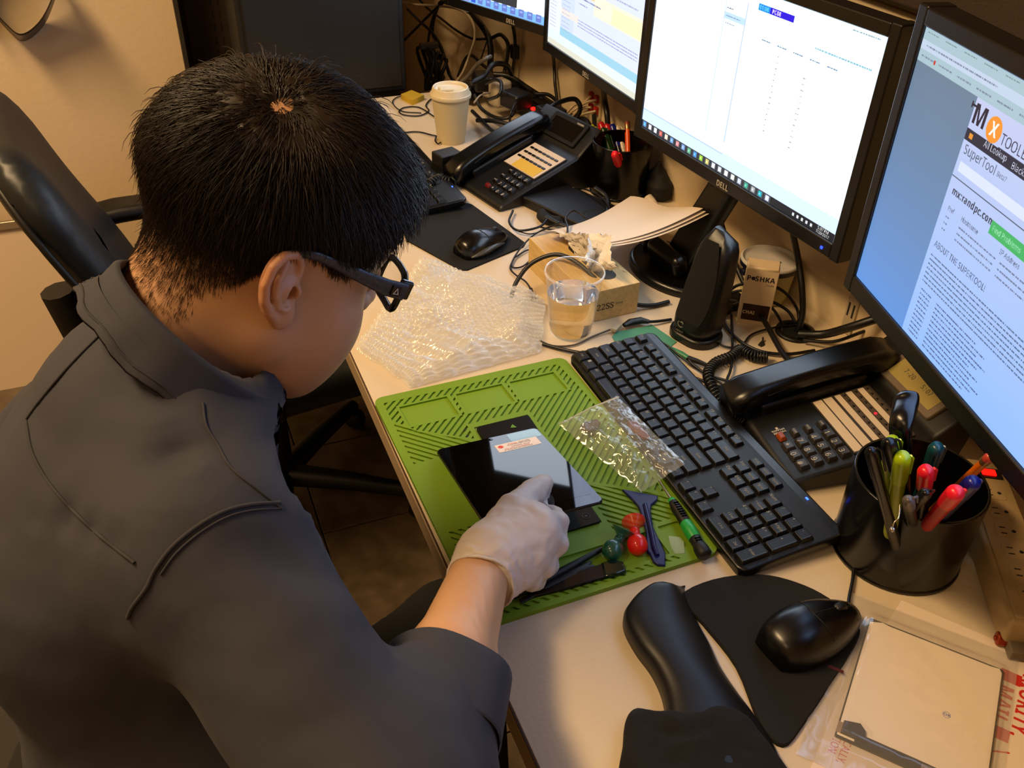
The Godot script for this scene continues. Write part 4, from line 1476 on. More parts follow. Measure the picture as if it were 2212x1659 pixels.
# ---------- pens ----------
func pen(parent_label: String, foot: Vector3, tip: Vector3, r: float, body: Color, cap_c: Color, kind: String) -> void:
	var t := thing("pencil" if kind == "pencil" else "marker" if kind == "marker" else "scissors" if kind == "scissors" else "pen", parent_label, "pencil" if kind == "pencil" else "marker" if kind == "marker" else "pen")
	var d := tip - foot
	var l := d.length()
	var bm := mat("pen_%s" % body.to_html(false), body, 0.3)
	var cm := mat("pen_%s" % cap_c.to_html(false), cap_c, 0.3)
	var ax := d.normalized()
	var sd := ax.cross(V(-0.3, 0, 1)).normalized()
	if kind == "pencil":
		lathed("shaft", [Vector2(0, 0), Vector2(r, 0.012), Vector2(r, l - 0.016), Vector2(0, l - 0.016)], bm, t, foot, ax, 6)
		lathed("ferrule", [Vector2(r, l - 0.017), Vector2(r * 1.06, l - 0.012), Vector2(r * 1.0, l - 0.008)], mat("ferrule", Color(0.6, 0.45, 0.3), 0.3, 0.7), t, foot, ax)
		lathed("eraser", [Vector2(r * 0.98, l - 0.009), Vector2(r * 0.98, l - 0.002), Vector2(r * 0.6, l), Vector2(0, l)], cm, t, foot, ax)
	elif kind == "marker":
		lathed("barrel", [Vector2(0, 0), Vector2(r * 0.85, 0), Vector2(r * 0.9, l - 0.045), Vector2(0, l - 0.045)], bm, t, foot, ax)
		lathed("cap", [Vector2(r, l - 0.047), Vector2(r, l - 0.006), Vector2(r * 0.8, l), Vector2(0, l)], cm, t, foot, ax)
		mk("clip", MB.new().tube([foot + ax * (l - 0.005) + sd * r, foot + ax * (l - 0.012) + sd * (r + 0.0025), foot + ax * (l - 0.04) + sd * (r + 0.0018)], 0.0016, 6).done(), cm, t)
	else:
		lathed("barrel", [Vector2(0, 0), Vector2(r * 0.5, 0), Vector2(r, 0.012), Vector2(r, l - 0.03), Vector2(0, l - 0.03)], bm, t, foot, ax)
		lathed("cap", [Vector2(r * 1.1, l - 0.05), Vector2(r * 1.1, l - 0.006), Vector2(r * 0.5, l), Vector2(0, l)], cm, t, foot, ax)
		mk("clip", MB.new().tube([foot + ax * (l - 0.003) + sd * r, foot + ax * (l - 0.008) + sd * (r + 0.003), foot + ax * (l - 0.045) + sd * (r + 0.0025)], 0.0012, 6).done(), cm, t)

func pencil_cup(label: String, pos: Vector3, rb: float, rt: float, h: float) -> void:
	var t := thing("pencil_cup", label, "cup", pos)
	var m := mat("cup_black", Color(0.011, 0.010, 0.010), 0.22)
	mk("wall", MB.new().lathe([Vector2(0, 0), Vector2(rb - 0.002, 0), Vector2(rb, 0.002), null, Vector2(lerpf(rb, rt, 0.25) - 0.0005, h * 0.25), Vector2(rt, h - 0.002), Vector2(rt - 0.0012, h), Vector2(rt - 0.0032, h - 0.001), null, Vector2(rb - 0.004, 0.004), Vector2(0, 0.004)], Vector3.ZERO, Basis(), 48).done(), m, t)
	mk("base_ring", MB.new().lathe([Vector2(rb - 0.001, 0.0), Vector2(rb + 0.0016, 0.0008), Vector2(rb + 0.0016, 0.004), Vector2(rb - 0.0004, 0.006)], Vector3.ZERO, Basis(), 48).done(), m, t)

func build_cup_near() -> void:
	pencil_cup("big glossy black pencil cup by the nearest phone", Vector3(0.481, DY, 0.466), 0.068, 0.069, 0.108)
	var f := DY + 0.006
	pen("yellow highlighter with a clip in the big pencil cup, right of the black pens", V(0.455, f, 0.48), Vector3(0.3561, 0.9678, 0.5316), 0.0075, Color(0.55, 0.6, 0.02), Color(0.62, 0.72, 0.03), "marker")
	pen("yellow highlighter partly behind the black pens in the big pencil cup", V(0.47, f, 0.45), Vector3(0.3714, 0.9602, 0.5037), 0.007, Color(0.55, 0.6, 0.02), Color(0.62, 0.72, 0.03), "marker")
	pen("glossy black pen with a silver ring, leftmost in the big pencil cup", V(0.462, f, 0.50), Vector3(0.3308, 0.9721, 0.5175), 0.0055, Color(0.012, 0.012, 0.013), Color(0.014, 0.014, 0.015), "pen")
	pen("black pen with a grey clip between the silver ringed pen and the highlighters", V(0.49, f, 0.50), Vector3(0.3467, 0.9784, 0.5192), 0.0065, Color(0.012, 0.012, 0.013), Color(0.02, 0.02, 0.021), "pen")
	pen("teal capped marker standing upright in the big pencil cup", V(0.50, f, 0.46), Vector3(0.4006, 0.9624, 0.5277), 0.007, Color(0.02, 0.2, 0.22), Color(0.02, 0.24, 0.27), "marker")
	pen("bright pink capped marker in the middle of the big pencil cup", V(0.505, f, 0.475), Vector3(0.3655, 0.9649, 0.5513), 0.0072, Color(0.02, 0.02, 0.02), Color(0.85, 0.08, 0.15), "marker")
	pen("black retractable pen with a coiled silver grip leaning over the front rim", V(0.515, f, 0.46), Vector3(0.3077, 0.9808, 0.5881), 0.0045, Color(0.02, 0.02, 0.022), Color(0.35, 0.32, 0.3), "pen")
	pen("black pen with a metal clip hanging over the front rim of the big cup", V(0.51, f, 0.44), Vector3(0.3364, 0.9722, 0.5802), 0.0048, Color(0.014, 0.014, 0.014), Color(0.016, 0.016, 0.017), "pen")
	pen("pink pen with its clip hooked over the right rim of the big cup", V(0.50, f, 0.470), Vector3(0.3677, 0.967, 0.5841), 0.0078, Color(0.7, 0.05, 0.1), Color(0.9, 0.10, 0.18), "marker")
	pen("blue capped pen leaning on the right rim of the big pencil cup", V(0.515, f, 0.468), Vector3(0.3944, 0.9643, 0.5773), 0.0072, Color(0.03, 0.06, 0.3), Color(0.04, 0.09, 0.45), "marker")
	pen("orange yellow pencil with a pink eraser leaning over the right rim", V(0.512, f, 0.455), Vector3(0.4204, 0.976, 0.5656), 0.0045, Color(0.85, 0.42, 0.03), Color(0.7, 0.25, 0.2), "pencil")
	var silver := mat("pin_silver", Color(0.7, 0.66, 0.6), 0.2, 0.9)
	var w := thing("wire_hook", "thin silver wire with a ball end hanging outside the big pencil cup", "wire")
	mk("wire", cable([Vector3(0.3075, 0.9708, 0.5826), Vector3(0.3022, 0.9642, 0.5896), Vector3(0.2983, 0.9611, 0.5904), Vector3(0.296, 0.9573, 0.5924)], 0.0006, 5, 6), silver, w)
	var sp := SphereMesh.new()
	sp.radius = 0.0022
	sp.height = 0.0044
	mk("ball", sp, silver, w, Vector3(0.2953, 0.9561, 0.5931))
	# scissors: long black handle
	w = thing("scissors", "black scissors handle standing tall at the back of the big pencil cup", "scissors")
	var p0 := V(0.515, f + 0.02, 0.44)
	var p1 := Vector3(0.3869, 0.9611, 0.4961)
	var p2 := Vector3(0.4126, 0.979, 0.4659)
	mk("handle", MB.new().tube(spline([p0, p0.lerp(p1, 0.6), p1, Vector3(0.4076, 0.9731, 0.4752), p2]), [0.006, 0.0065, 0.007, 0.0075, 0.008, 0.0085, 0.009, 0.0095, 0.010, 0.0102, 0.0104, 0.0106, 0.0108, 0.011, 0.0112, 0.0114, 0.0115, 0.0116, 0.0117, 0.0117, 0.0116, 0.0112, 0.010, 0.0075, 0.003], 12, false, null, 0.7).done(), mat("handle_black", Color(0.012, 0.011, 0.011), 0.25), w)
	mk("blade", MB.new().box(p0 + V(0.002, -0.01, 0), V(0.012, 0.03, 0.002)).done(), silver, w)

func build_strip_near() -> void:
	# beige power strip
	var a := V(0.625, DY, 0.40)
	var b := V(0.498, DY, 0.604)
	var d := (b - a).normalized()
	var t := thing("power_strip", "beige multi outlet power strip with a lit red switch beside the big pencil cup", "power strip")
	t.transform = Transform3D(Basis(Vector3.UP.cross(d).normalized(), Vector3.UP, d), a)
	var bg := mat("strip_beige", Color(0.62, 0.53, 0.38), 0.5)
	var l := 0.255
	mk("case", MB.new().box(V(0.022, 0.022, l / 2), V(0.056, 0.038, l), Basis(), 0.005, 2).done(), bg, t)
	mk("lid", MB.new().box(V(0.022, 0.041, l / 2 + 0.002), V(0.046, 0.005, l - 0.014), Basis(), 0.0015, 1).done(), bg, t)
	mk("foot", MB.new().box(V(0.022, 0.007, l + 0.004), V(0.044, 0.014, 0.022), Basis(), 0.002).done(), mat("strip_foot", Color(0.40, 0.35, 0.28), 0.6), t)
	mk("switch_plate", MB.new().box(V(0.022, 0.0438, 0.030), V(0.034, 0.002, 0.018), Basis(), 0.0008).done(), mat("switch_black", Color(0.02, 0.014, 0.012), 0.4), t)
	mk("switch_light", MB.new().box(V(0.024, 0.0455, 0.030), V(0.016, 0.003, 0.010), Basis(), 0.001).done(), glow("red_switch", Color(1.0, 0.06, 0.03), 1.2), t)
	var hole := mat("socket_hole", Color(0.05, 0.035, 0.02), 0.8)
	for k in 6:
		var o := V(0.022, 0.0436, 0.064 + k * 0.031)
		var s := mk("socket", MB.new().prism(rrect(0.026, 0.023, 0.005, 3, Vector2(o.x, o.z)), o.y - 0.001, o.y + 0.0004, 0.0003).done(), bg, t)
		for q in [V(-0.005, 0, -0.0045), V(-0.005, 0, 0.0045)]:
			mk("slot", rbox(V(0.0065, 0.0006, 0.0018), 0.0003), hole, s, o + q + V(0, 0.0003, 0))
		mk("pin_hole", MB.new().lathe([Vector2(0, 0.0), Vector2(0.0024, 0.0), Vector2(0.0022, 0.0007), Vector2(0, 0.0007)], o + V(0.006, 0, 0), Basis(), 12).done(), hole, s)
	# battery
	t = thing("battery", "copper topped black battery lying in front of the power strip", "battery")
	var p := Vector3(0.4861, 0.7473, 0.6065)
	var q := Vector3(0.5257, 0.7473, 0.6337)
	var dr := (q - p).normalized()
	lathed("copper_end", [Vector2(0, -0.001), Vector2(0.0027, -0.001), Vector2(0.0027, 0.0008), Vector2(0.0062, 0.001), Vector2(0.0072, 0.002), Vector2(0.0072, 0.0145)], mat("copper", Color(0.58, 0.22, 0.10), 0.3, 0.75), t, p, dr)
	lathed("grey_ring", [Vector2(0.00725, 0.0145), Vector2(0.00725, 0.017)], mat("ring_grey", Color(0.32, 0.28, 0.25), 0.4, 0.5), t, p, dr)
	lathed("black_end", [Vector2(0.0072, 0.017), Vector2(0.0072, 0.0485), Vector2(0.006, 0.0495), Vector2(0, 0.0495)], mat("battery_black", Color(0.03, 0.026, 0.024), 0.35, 0.4), t, p, dr)
	var sdv := dr.cross(Vector3.UP).normalized()
	var b2 := Basis(sdv, dr.cross(sdv) * -1.0, dr)
	var tm := mk("print", text_mesh("AA 1.5V", 0.005, true), mat("battery_print", Color(0.7, 0.66, 0.6), 0.5), t)
	tm.transform = Transform3D(Basis(dr, sdv * -1.0, dr.cross(sdv * -1.0)), p + dr * 0.033 + V(0, 0.0072, 0))
	# red seal behind the cup
	tag(mk("wax_eraser", MB.new().tube(spline([Vector3(0.5781, 0.746, 0.4698), Vector3(0.5644, 0.75, 0.4885), Vector3(0.5646, 0.748, 0.5003)]), [0.003, 0.005, 0.007, 0.0085, 0.0095, 0.010, 0.0102, 0.010, 0.0098, 0.009, 0.008, 0.006, 0.003], 12, false, null, 0.6).done(), mat("red_plastic", Color(0.40, 0.02, 0.015), 0.25)), "dark red rounded plastic piece between the pencil cup and the power strip", "toy")

func build_near() -> void:
	build_mat()
	build_tablet()
	build_tools()
	var k := build_keyboard("wide black keyboard along the green mat, a small plastic bag on it", Vector3(0.3575, DY, 0.2245), -90.0)
	build_pad_and_mouse()
	build_parcel()
	build_cup_near()
	build_strip_near()

# ---------- the man ----------
const HS := 1.04
var head := Transform3D(Basis(Vector3(0.1117, -0.0123, 0.9937), Vector3(0.4750, 0.8790, -0.0426), Vector3(0.8728, -0.4766, -0.1040)).scaled_local(Vector3.ONE * HS), Vector3(-0.111, 1.135, 0.227))
var wrist := V(0.008, 0.815, 0.398)
var elbow := V(-0.145, 0.845, 0.63)
var shoulder_r := V(-0.225, 0.955, 0.425)
var shoulder_l := V(-0.335, 0.885, 0.165)
var neck_c := V(-0.194, 1.062, 0.274)
var folds := []
var fold_noise := FastNoiseLite.new()

func mirror(p: Vector3, c: Vector3) -> Vector3:
	return V(absf(p.x), p.y, p.z) if c.x >= 0.0 else p

# skull and face, in the head's own axes: x to the right ear, y to the crown, z to the nose
func skull(p: Vector3) -> float:
	var d := ell(p, V(0, 0.020, -0.012), V(0.079, 0.088, 0.099))
	return smin(d, ell(p, V(0, 0.022, 0.026), V(0.065, 0.062, 0.064)), 0.02)

func head_field(p: Vector3) -> float:
	var q := V(absf(p.x), p.y, p.z)
	var d := skull(p)
	d = smin(d, ell(p, V(0, -0.052, 0.020), V(0.067, 0.085, 0.066)), 0.03)
	d = smin(d, cap(q, V(0.052, -0.085, -0.002), V(0.014, -0.132, 0.054), 0.027, 0.022), 0.03)
	d = smin(d, (p - V(0, -0.134, 0.062)).length() - 0.020, 0.025)
	d = smin(d, (q - V(0.034, -0.098, 0.046)).length() - 0.032, 0.03)
	d = smin(d, (q - V(0.040, -0.066, 0.050)).length() - 0.027, 0.03)
	d = smin(d, ell(p, V(0, -0.122, 0.022), V(0.050, 0.034, 0.050)), 0.03)
	if p.z > 0.03:
		d = smin(d, cap(q, V(0, 0.006, 0.080), V(0.038, 0.004, 0.068), 0.012, 0.010), 0.015)
		d = smax(d, -((q - V(0.032, -0.018, 0.100)).length() - 0.017), 0.012)
		d = smin(d, (q - V(0.031, -0.018, 0.075)).length() - 0.0125, 0.004)
		d = smax(d, -(cap(q, V(0.022, -0.0195, 0.0885), V(0.040, -0.0195, 0.084), 0.0012, 0.001)), 0.002)
		d = smin(d, cap(p, V(0, -0.012, 0.084), V(0, -0.050, 0.100), 0.008, 0.011), 0.012)
		d = smin(d, (q - V(0.011, -0.055, 0.093)).length() - 0.0085, 0.008)
		d = smin(d, cap(q, V(0, -0.090, 0.083), V(0.020, -0.093, 0.073), 0.0065, 0.004), 0.008)
		d = smin(d, cap(q, V(0, -0.102, 0.080), V(0.018, -0.099, 0.073), 0.0075, 0.004), 0.008)
		d = smax(d, -cap(q, V(0, -0.0962, 0.0905), V(0.022, -0.0955, 0.078), 0.0014, 0.001), 0.003)
	# neck
	d = smin(d, cap(p, V(0, -0.055, -0.034), V(0.004, -0.160, -0.064), 0.060, 0.060), 0.035)
	return d

# the right ear, in axes u forward, v up, w outward
func ear_field(p: Vector3) -> float:
	var d := ell(p, V(-0.004, 0.003, 0.0), V(0.0195, 0.031, 0.0042))
	d = smin(d, ell(p, V(-0.001, -0.026, 0.001), V(0.0100, 0.0105, 0.0048)), 0.008)
	var hx := [V(0.004, 0.002, 0.001), V(0.012, 0.010, 0.002), V(0.0135, 0.021, 0.003), V(0.007, 0.031, 0.005), V(-0.005, 0.034, 0.006), V(-0.016, 0.028, 0.007), V(-0.0225, 0.015, 0.007), V(-0.022, 0.000, 0.006), V(-0.017, -0.013, 0.005), V(-0.010, -0.023, 0.003)]
	var h := 1.0
	for i in hx.size() - 1:
		h = minf(h, cap(p, hx[i], hx[i + 1], 0.0038, 0.0038))
	d = smin(d, h, 0.003)
	var ax := [V(-0.001, 0.024, 0.003), V(-0.010, 0.014, 0.0055), V(-0.0125, 0.002, 0.006), V(-0.009, -0.010, 0.0055), V(-0.001, -0.0165, 0.004)]
	var a := 1.0
	for i in ax.size() - 1:
		a = minf(a, cap(p, ax[i], ax[i + 1], 0.0032, 0.0036))
	d = smin(d, a, 0.003)
	d = smin(d, (p - V(0.0095, -0.005, 0.003)).length() - 0.0048, 0.004)
	d = smax(d, -ell(p, V(0.0005, -0.002, 0.007), V(0.0092, 0.0125, 0.0095)), 0.003)
	d = smin(d, cap(p, V(0.004, -0.002, -0.014), V(0.0, 0.0, -0.003), 0.018, 0.012), 0.006)
	d = smax(d, -ell(p, V(0.0035, -0.003, 0.002), V(0.0050, 0.0065, 0.010)), 0.003)
	return d

func arm_field(p: Vector3) -> float:
	var m := wrist.lerp(elbow, 0.45)
	var d := cap(p, wrist, m, 0.0285, 0.0385)
	d = smin(d, cap(p, m, elbow, 0.0385, 0.046), 0.02)
	# wrists are flatter than they are wide
	return d

var fingers := [
	[V(0.086, 0.822, 0.358), V(0.113, 0.803, 0.351), V(0.121, 0.788, 0.329), V(0.119, 0.7785, 0.306), 0.0120, 0.0098, 0.0088, 0.0080],
	[V(0.082, 0.819, 0.376), V(0.102, 0.796, 0.375), V(0.113, 0.777, 0.357), V(0.112, 0.768, 0.339), 0.0120, 0.0100, 0.0088, 0.0080],
	[V(0.068, 0.811, 0.390), V(0.082, 0.785, 0.389), V(0.094, 0.767, 0.375), V(0.095, 0.760, 0.359), 0.0115, 0.0095, 0.0084, 0.0076],
	[V(0.050, 0.803, 0.398), V(0.062, 0.779, 0.397), V(0.074, 0.763, 0.387), V(0.076, 0.758, 0.374), 0.0105, 0.0086, 0.0076, 0.0070],
	[V(0.026, 0.818, 0.372), V(0.066, 0.826, 0.338), V(0.101, 0.810, 0.306), V(0.1235, 0.8005, 0.288), 0.0185, 0.0150, 0.0122, 0.0100]]

func hand_field(p: Vector3) -> float:
	var d := cap(p, wrist + V(-0.012, 0.002, 0.018), wrist + V(0.012, 0.001, -0.008), 0.0300, 0.0290)
	d = smin(d, cap(p, V(0.018, 0.818, 0.384), V(0.078, 0.823, 0.362), 0.025, 0.0165), 0.018)
	d = smin(d, cap(p, V(0.016, 0.812, 0.394), V(0.072, 0.815, 0.380), 0.025, 0.0165), 0.015)
	d = smin(d, cap(p, V(0.014, 0.808, 0.400), V(0.060, 0.807, 0.395), 0.024, 0.0150), 0.015)
	d = smin(d, cap(p, V(0.012, 0.806, 0.402), V(0.046, 0.800, 0.402), 0.022, 0.0130), 0.015)
	for i in 5:
		var f: Array = fingers[i]
		var e := cap(p, f[0], f[1], f[4], f[5])
		e = smin(e, cap(p, f[1], f[2], f[5], f[6]), 0.004)
		e = smin(e, cap(p, f[2], f[3], f[6], f[7]), 0.004)
		d = smin(d, e, 0.012 if i < 4 else 0.020)
	d = smin(d, cap(p, V(0.026, 0.824, 0.386), V(0.080, 0.823, 0.372), 0.021, 0.0165), 0.02)
	# the web between thumb and palm
	d = smin(d, cap(p, V(0.050, 0.823, 0.352), V(0.076, 0.816, 0.350), 0.012, 0.010), 0.014)
	return d

# soft creases: [a, b, width, depth] (a ridge where depth is below zero)
func crease(p: Vector3) -> float:
	var s := 0.0
	for f in folds:
		var ab: Vector3 = f[1] - f[0]
		var t := clampf((p - f[0]).dot(ab) / ab.length_squared(), 0.0, 1.0)
		var e: float = (p - f[0] - ab * t).length() / f[2]
		if e < 2.5:
			s += f[3] * 1.5 * exp(-e * e) * sin(PI * (0.12 + 0.76 * t))
	return s

func shirt_field(p: Vector3) -> float:
	# trunk, leaning over the desk
	var d := cap(p, V(-0.275, 0.900, 0.275), V(-0.275, 0.66, 0.365), 0.118, 0.160)
	d = smin(d, cap(p, V(-0.205, 0.865, 0.30), V(-0.195, 0.70, 0.36), 0.112, 0.142), 0.06)
	d = smin(d, cap(p, shoulder_l + V(0.02, 0, 0.02), shoulder_r + V(-0.015, 0.0, -0.015), 0.070, 0.072), 0.07)
	d = smin(d, cap(p, V(-0.225, 1.005, 0.275), shoulder_r + V(-0.01, 0.005, -0.03), 0.072, 0.064), 0.06)
	d = smin(d, cap(p, V(-0.250, 1.000, 0.265), shoulder_l + V(0.02, 0.0, 0.03), 0.066, 0.062), 0.06)
	d = smin(d, cap(p, V(-0.245, 0.975, 0.29), V(-0.315, 0.86, 0.33), 0.085, 0.12), 0.06)
	# sleeves
	d = smin(d, cap(p, shoulder_r, elbow, 0.070, 0.066), 0.045)
	d = smin(d, cap(p, elbow, wrist.lerp(elbow, 0.50), 0.066, 0.053), 0.05)
	d = smin(d, cap(p, shoulder_l, V(-0.36, 0.70, 0.14), 0.068, 0.062), 0.05)
	d = smin(d, cap(p, V(-0.36, 0.70, 0.14), V(-0.20, 0.68, 0.10), 0.062, 0.05), 0.04)
	# neck hole and the open sleeve end
	d = smax(d, -cap(p, neck_c + V(0.03, 0.03, -0.01), neck_c + V(-0.015, -0.020, 0.004), 0.060, 0.052), 0.01)
	var n := (wrist - elbow).normalized()
	var along := (p - wrist.lerp(elbow, 0.475)).dot(n)
	if (p - wrist).length() < 0.25:
		d = smax(d, along, 0.004)
		d = smax(d, -(cap(p, wrist.lerp(elbow, 0.62), wrist, 0.0465, 0.047)), 0.004)
	if absf(d) < 0.03:
		d += crease(p)
		d += fold_noise.get_noise_3d(p.x, p.y, p.z) * 0.0035
	return d

func onto(f: Callable, p: Vector3, dir: Vector3, lift := 0.0) -> Vector3:
	# first place where a straight line meets the surface
	var q := p
	for i in 90:
		var d: float = f.call(q)
		if d < 0.0006:
			return q - dir * lift
		if d > 0.5:
			break
		q += dir * maxf(d * 0.7, 0.0005)
	return p + dir * 0.4

func seam(called: String, pts: Array, r: float, m: Material, parent: Node) -> void:
	var eye := V(-0.2027, 1.4826, 0.9631)
	var o := []
	for p in spline(pts, 6):
		o.append(onto(shirt_field, p, (p - eye).normalized(), 0.0004))
	mk(called, MB.new().tube(o, r, 6, false, null, 1.0).done(), m, parent)

func build_person() -> void:
	fold_noise.seed = 9
	fold_noise.frequency = 12.0
	fold_noise.fractal_octaves = 3
	# creases of the shirt, where the photograph shows them
	for f in [
		[[Vector3(-0.3218, 0.9818, 0.4765), Vector3(-0.3451, 0.9354, 0.5034)], 0.022, 0.012], [[Vector3(-0.301, 1.003, 0.4951), Vector3(-0.3311, 0.9561, 0.4929)], 0.016, 0.009],
		[[Vector3(-0.297, 0.9884, 0.5355), Vector3(-0.2657, 1.011, 0.5311)], 0.014, 0.007], [[Vector3(-0.2654, 1.012, 0.5303), Vector3(-0.213, 0.9987, 0.5359)], 0.012, 0.006], [[Vector3(-0.3083, 0.9958, 0.5517), Vector3(-0.2962, 0.9935, 0.5721)], 0.010, -0.006],
		[[Vector3(-0.2865, 1.006, 0.539), Vector3(-0.2417, 1.014, 0.5524)], 0.018, -0.005], [[Vector3(-0.2534, 1.054, 0.3408), Vector3(-0.215, 1.024, 0.3538)], 0.016, 0.007], [[Vector3(-0.2486, 1.042, 0.4057), Vector3(-0.2125, 1.038, 0.3979)], 0.016, 0.007],
		[[Vector3(-0.2617, 1.052, 0.3653), Vector3(-0.2222, 1.031, 0.3989)], 0.018, -0.004], [[Vector3(-0.3794, 0.9445, 0.2132), Vector3(-0.3594, 0.964, 0.1927)], 0.010, 0.007], [[Vector3(-0.383, 0.941, 0.2413), Vector3(-0.358, 0.9652, 0.2058)], 0.009, -0.004],
		[[Vector3(-0.3367, 0.9848, 0.3604), Vector3(-0.3249, 0.9858, 0.3378)], 0.007, 0.004], [[Vector3(-0.3418, 0.989, 0.3818), Vector3(-0.3294, 0.9879, 0.3611)], 0.007, 0.004], [[Vector3(-0.3241, 0.9958, 0.4108), Vector3(-0.3099, 1.001, 0.3857)], 0.009, 0.004],
		[[Vector3(-0.3103, 1.003, 0.4379), Vector3(-0.29, 1.008, 0.4159)], 0.009, 0.004], [[Vector3(-0.2928, 1.016, 0.4619), Vector3(-0.2803, 1.014, 0.4416)], 0.008, 0.004], [[Vector3(-0.2873, 1.018, 0.4889), Vector3(-0.268, 1.021, 0.4679)], 0.008, 0.004],
		[[Vector3(-0.2202, 0.9944, 0.6437), Vector3(-0.1808, 0.9986, 0.6302)], 0.012, 0.006], [[Vector3(-0.1808, 0.9986, 0.6302), Vector3(-0.1345, 0.973, 0.5893)], 0.010, 0.006], [[Vector3(-0.2042, 0.9948, 0.6501), Vector3(-0.1484, 0.9907, 0.6232)], 0.012, -0.004],
		[[Vector3(-0.1608, 1.013, 0.4656), Vector3(-0.1257, 0.9805, 0.4796)], 0.014, 0.005], [[Vector3(-0.1904, 1.011, 0.4818), Vector3(-0.1547, 0.9756, 0.4981)], 0.016, 0.006], [[Vector3(-0.2261, 1.025, 0.4827), Vector3(-0.194, 1.013, 0.5057)], 0.020, 0.004],
		[[Vector3(-0.2839, 0.9802, 0.5878), Vector3(-0.275, 0.9785, 0.6064)], 0.02, 0.010], [[Vector3(-0.2797, 1.015, 0.5486), Vector3(-0.2788, 1.001, 0.5737)], 0.010, -0.004], [[Vector3(-0.1236, 0.9435, 0.5904), Vector3(-0.1267, 0.9426, 0.6435)], 0.012, 0.004], [[Vector3(-0.1128, 0.9465, 0.6195), Vector3(-0.1123, 0.9502, 0.657)], 0.010, 0.004],
		[[Vector3(-0.1713, 0.9329, 0.4712), Vector3(-0.1641, 0.8957, 0.5037)], 0.02, 0.006], [[Vector3(-0.2359, 1.006, 0.5874), Vector3(-0.1845, 0.996, 0.5769)], 0.03, -0.004]]:
		folds.append([f[0][0], f[0][1], f[1], f[2]])
	var t := thing("person", "man in a navy shirt and white glove bent over the green mat", "person")
	# --- body: head, neck, ears and forearm as one mesh
	var mb := MB.new()
	var skin := func(p: Vector3) -> Color:
		var c := Color(0.46, 0.25, 0.135)
		var red := clampf(1.0 - (p - V(0, -0.096, 0.085)).length() / 0.022, 0, 1)
		c = c.lerp(Color(0.45, 0.17, 0.12), red * 0.6)
		var lid := clampf(1.0 - (V(absf(p.x), p.y, p.z) - V(0.031, -0.0195, 0.087)).length() / 0.008, 0, 1)
		c = c.lerp(Color(0.05, 0.03, 0.025), lid * 0.6)
		var stub := clampf(1.0 - (V(absf(p.x), p.y, p.z) - V(0.02, -0.12, 0.07)).length() / 0.05, 0, 1)
		c = c.lerp(Color(0.40, 0.25, 0.16), stub * 0.35)
		var brow := absf(p.y - 0.010 - 0.1 * (0.03 - absf(p.x))) < 0.005 and absf(p.x) > 0.012 and absf(p.x) < 0.048 and p.z > 0.05
		if brow:
			c = c.lerp(Color(0.03, 0.02, 0.016), 0.8)
		return c
	var hn := nets(head_field, V(-0.11, -0.19, -0.16), V(0.11, 0.125, 0.135), 0.0034)
	add_net(mb, hn, head, skin)
	for s in [1.0, -1.0]:
		var up := V(0.10 * s, 0.93, -0.36).normalized()
		var fw := V(-0.38 * s, 0.36, 0.90)
		fw = (fw - up * fw.dot(up)).normalized()
		var ot := fw.cross(up) * -1.0
		if ot.x * s < 0:
			ot = -ot
		var ear := Transform3D(Basis(fw, up, ot), V(0.0795 * s, -0.031, -0.014))
		add_net(mb, nets(ear_field, V(-0.030, -0.042, -0.034), V(0.026, 0.042, 0.018), 0.0016), head * ear, func(_p): return Color(0.52, 0.255, 0.14))
	add_net(mb, nets(arm_field, V(-0.21, 0.76, 0.34), V(0.06, 0.91, 0.70), 0.006), Transform3D(), func(p): return Color(0.54, 0.30, 0.155).lerp(Color(0.62, 0.22, 0.13), 0.6 * clampf(1.0 - (p - V(-0.028, 0.862, 0.462)).length() / 0.006, 0, 1)))
	var sm := mat("skin", Color.WHITE, 0.48)
	sm.vertex_color_use_as_albedo = true
	sm.subsurf_scatter_enabled = true
	sm.subsurf_scatter_strength = 0.12
	mk("body", mb.done(), grain(sm, 60.0, 0.1, 0.6), t)
	# --- glove
	mb = MB.new()
	var gl := func(p: Vector3) -> float:
		var d := hand_field(p) - 0.0010
		var n := (wrist - elbow).normalized()
		var a := (p - wrist).dot(n)
		if a < 0.02:
			d += 0.0011 * sin(a * 420.0 + 3.0 * sin(p.x * 160.0)) * smoothstep(0.02, -0.01, a)
		d += fold_noise.get_noise_3d(p.x * 5.0, p.y * 5.0, p.z * 5.0) * 0.0016
		return smax(d, -(a + 0.012), 0.003)
	add_net(mb, nets(gl, V(-0.035, 0.735, 0.265), V(0.155, 0.865, 0.455), 0.0030))
	var gm := mat("glove_white", Color(0.80, 0.75, 0.72), 0.5)
	gm.subsurf_scatter_enabled = true
	gm.subsurf_scatter_strength = 0.1
	var glove := mk("glove", mb.done(), gm, t)
	var nrm := (wrist - elbow).normalized()
	var cuff := []
	for k in 40:
		var a := TAU * k / 40
		var x := nrm.cross(Vector3.UP).normalized()
		var c := wrist - nrm * 0.0118
		var dir := x * cos(a) + x.cross(nrm) * sin(a)
		var q := c + dir * 0.06
		for i in 60:
			if hand_field(q) < 0.0012:
				break
			q -= dir * 0.001
		cuff.append(q + nrm * 0.002 * sin(a * 3.0))
	mk("cuff_bead", MB.new().tube(cuff, 0.0016, 6, true).done(), gm, glove)
	# --- shirt
	var cloth := grain(mat("shirt_navy", Color(0.165, 0.170, 0.215), 0.85), 120.0, 0.2, 0.8)
	cloth.rim_enabled = true
	cloth.rim = 0.12
	mb = MB.new()
	add_net(mb, nets(shirt_field, V(-0.56, 0.47, 0.0), V(0.02, 1.10, 0.74), 0.0075))
	var shirt := mk("shirt", mb.done(), cloth, t)
	var thread := mat("shirt_seam", Color(0.17, 0.17, 0.20), 0.9)
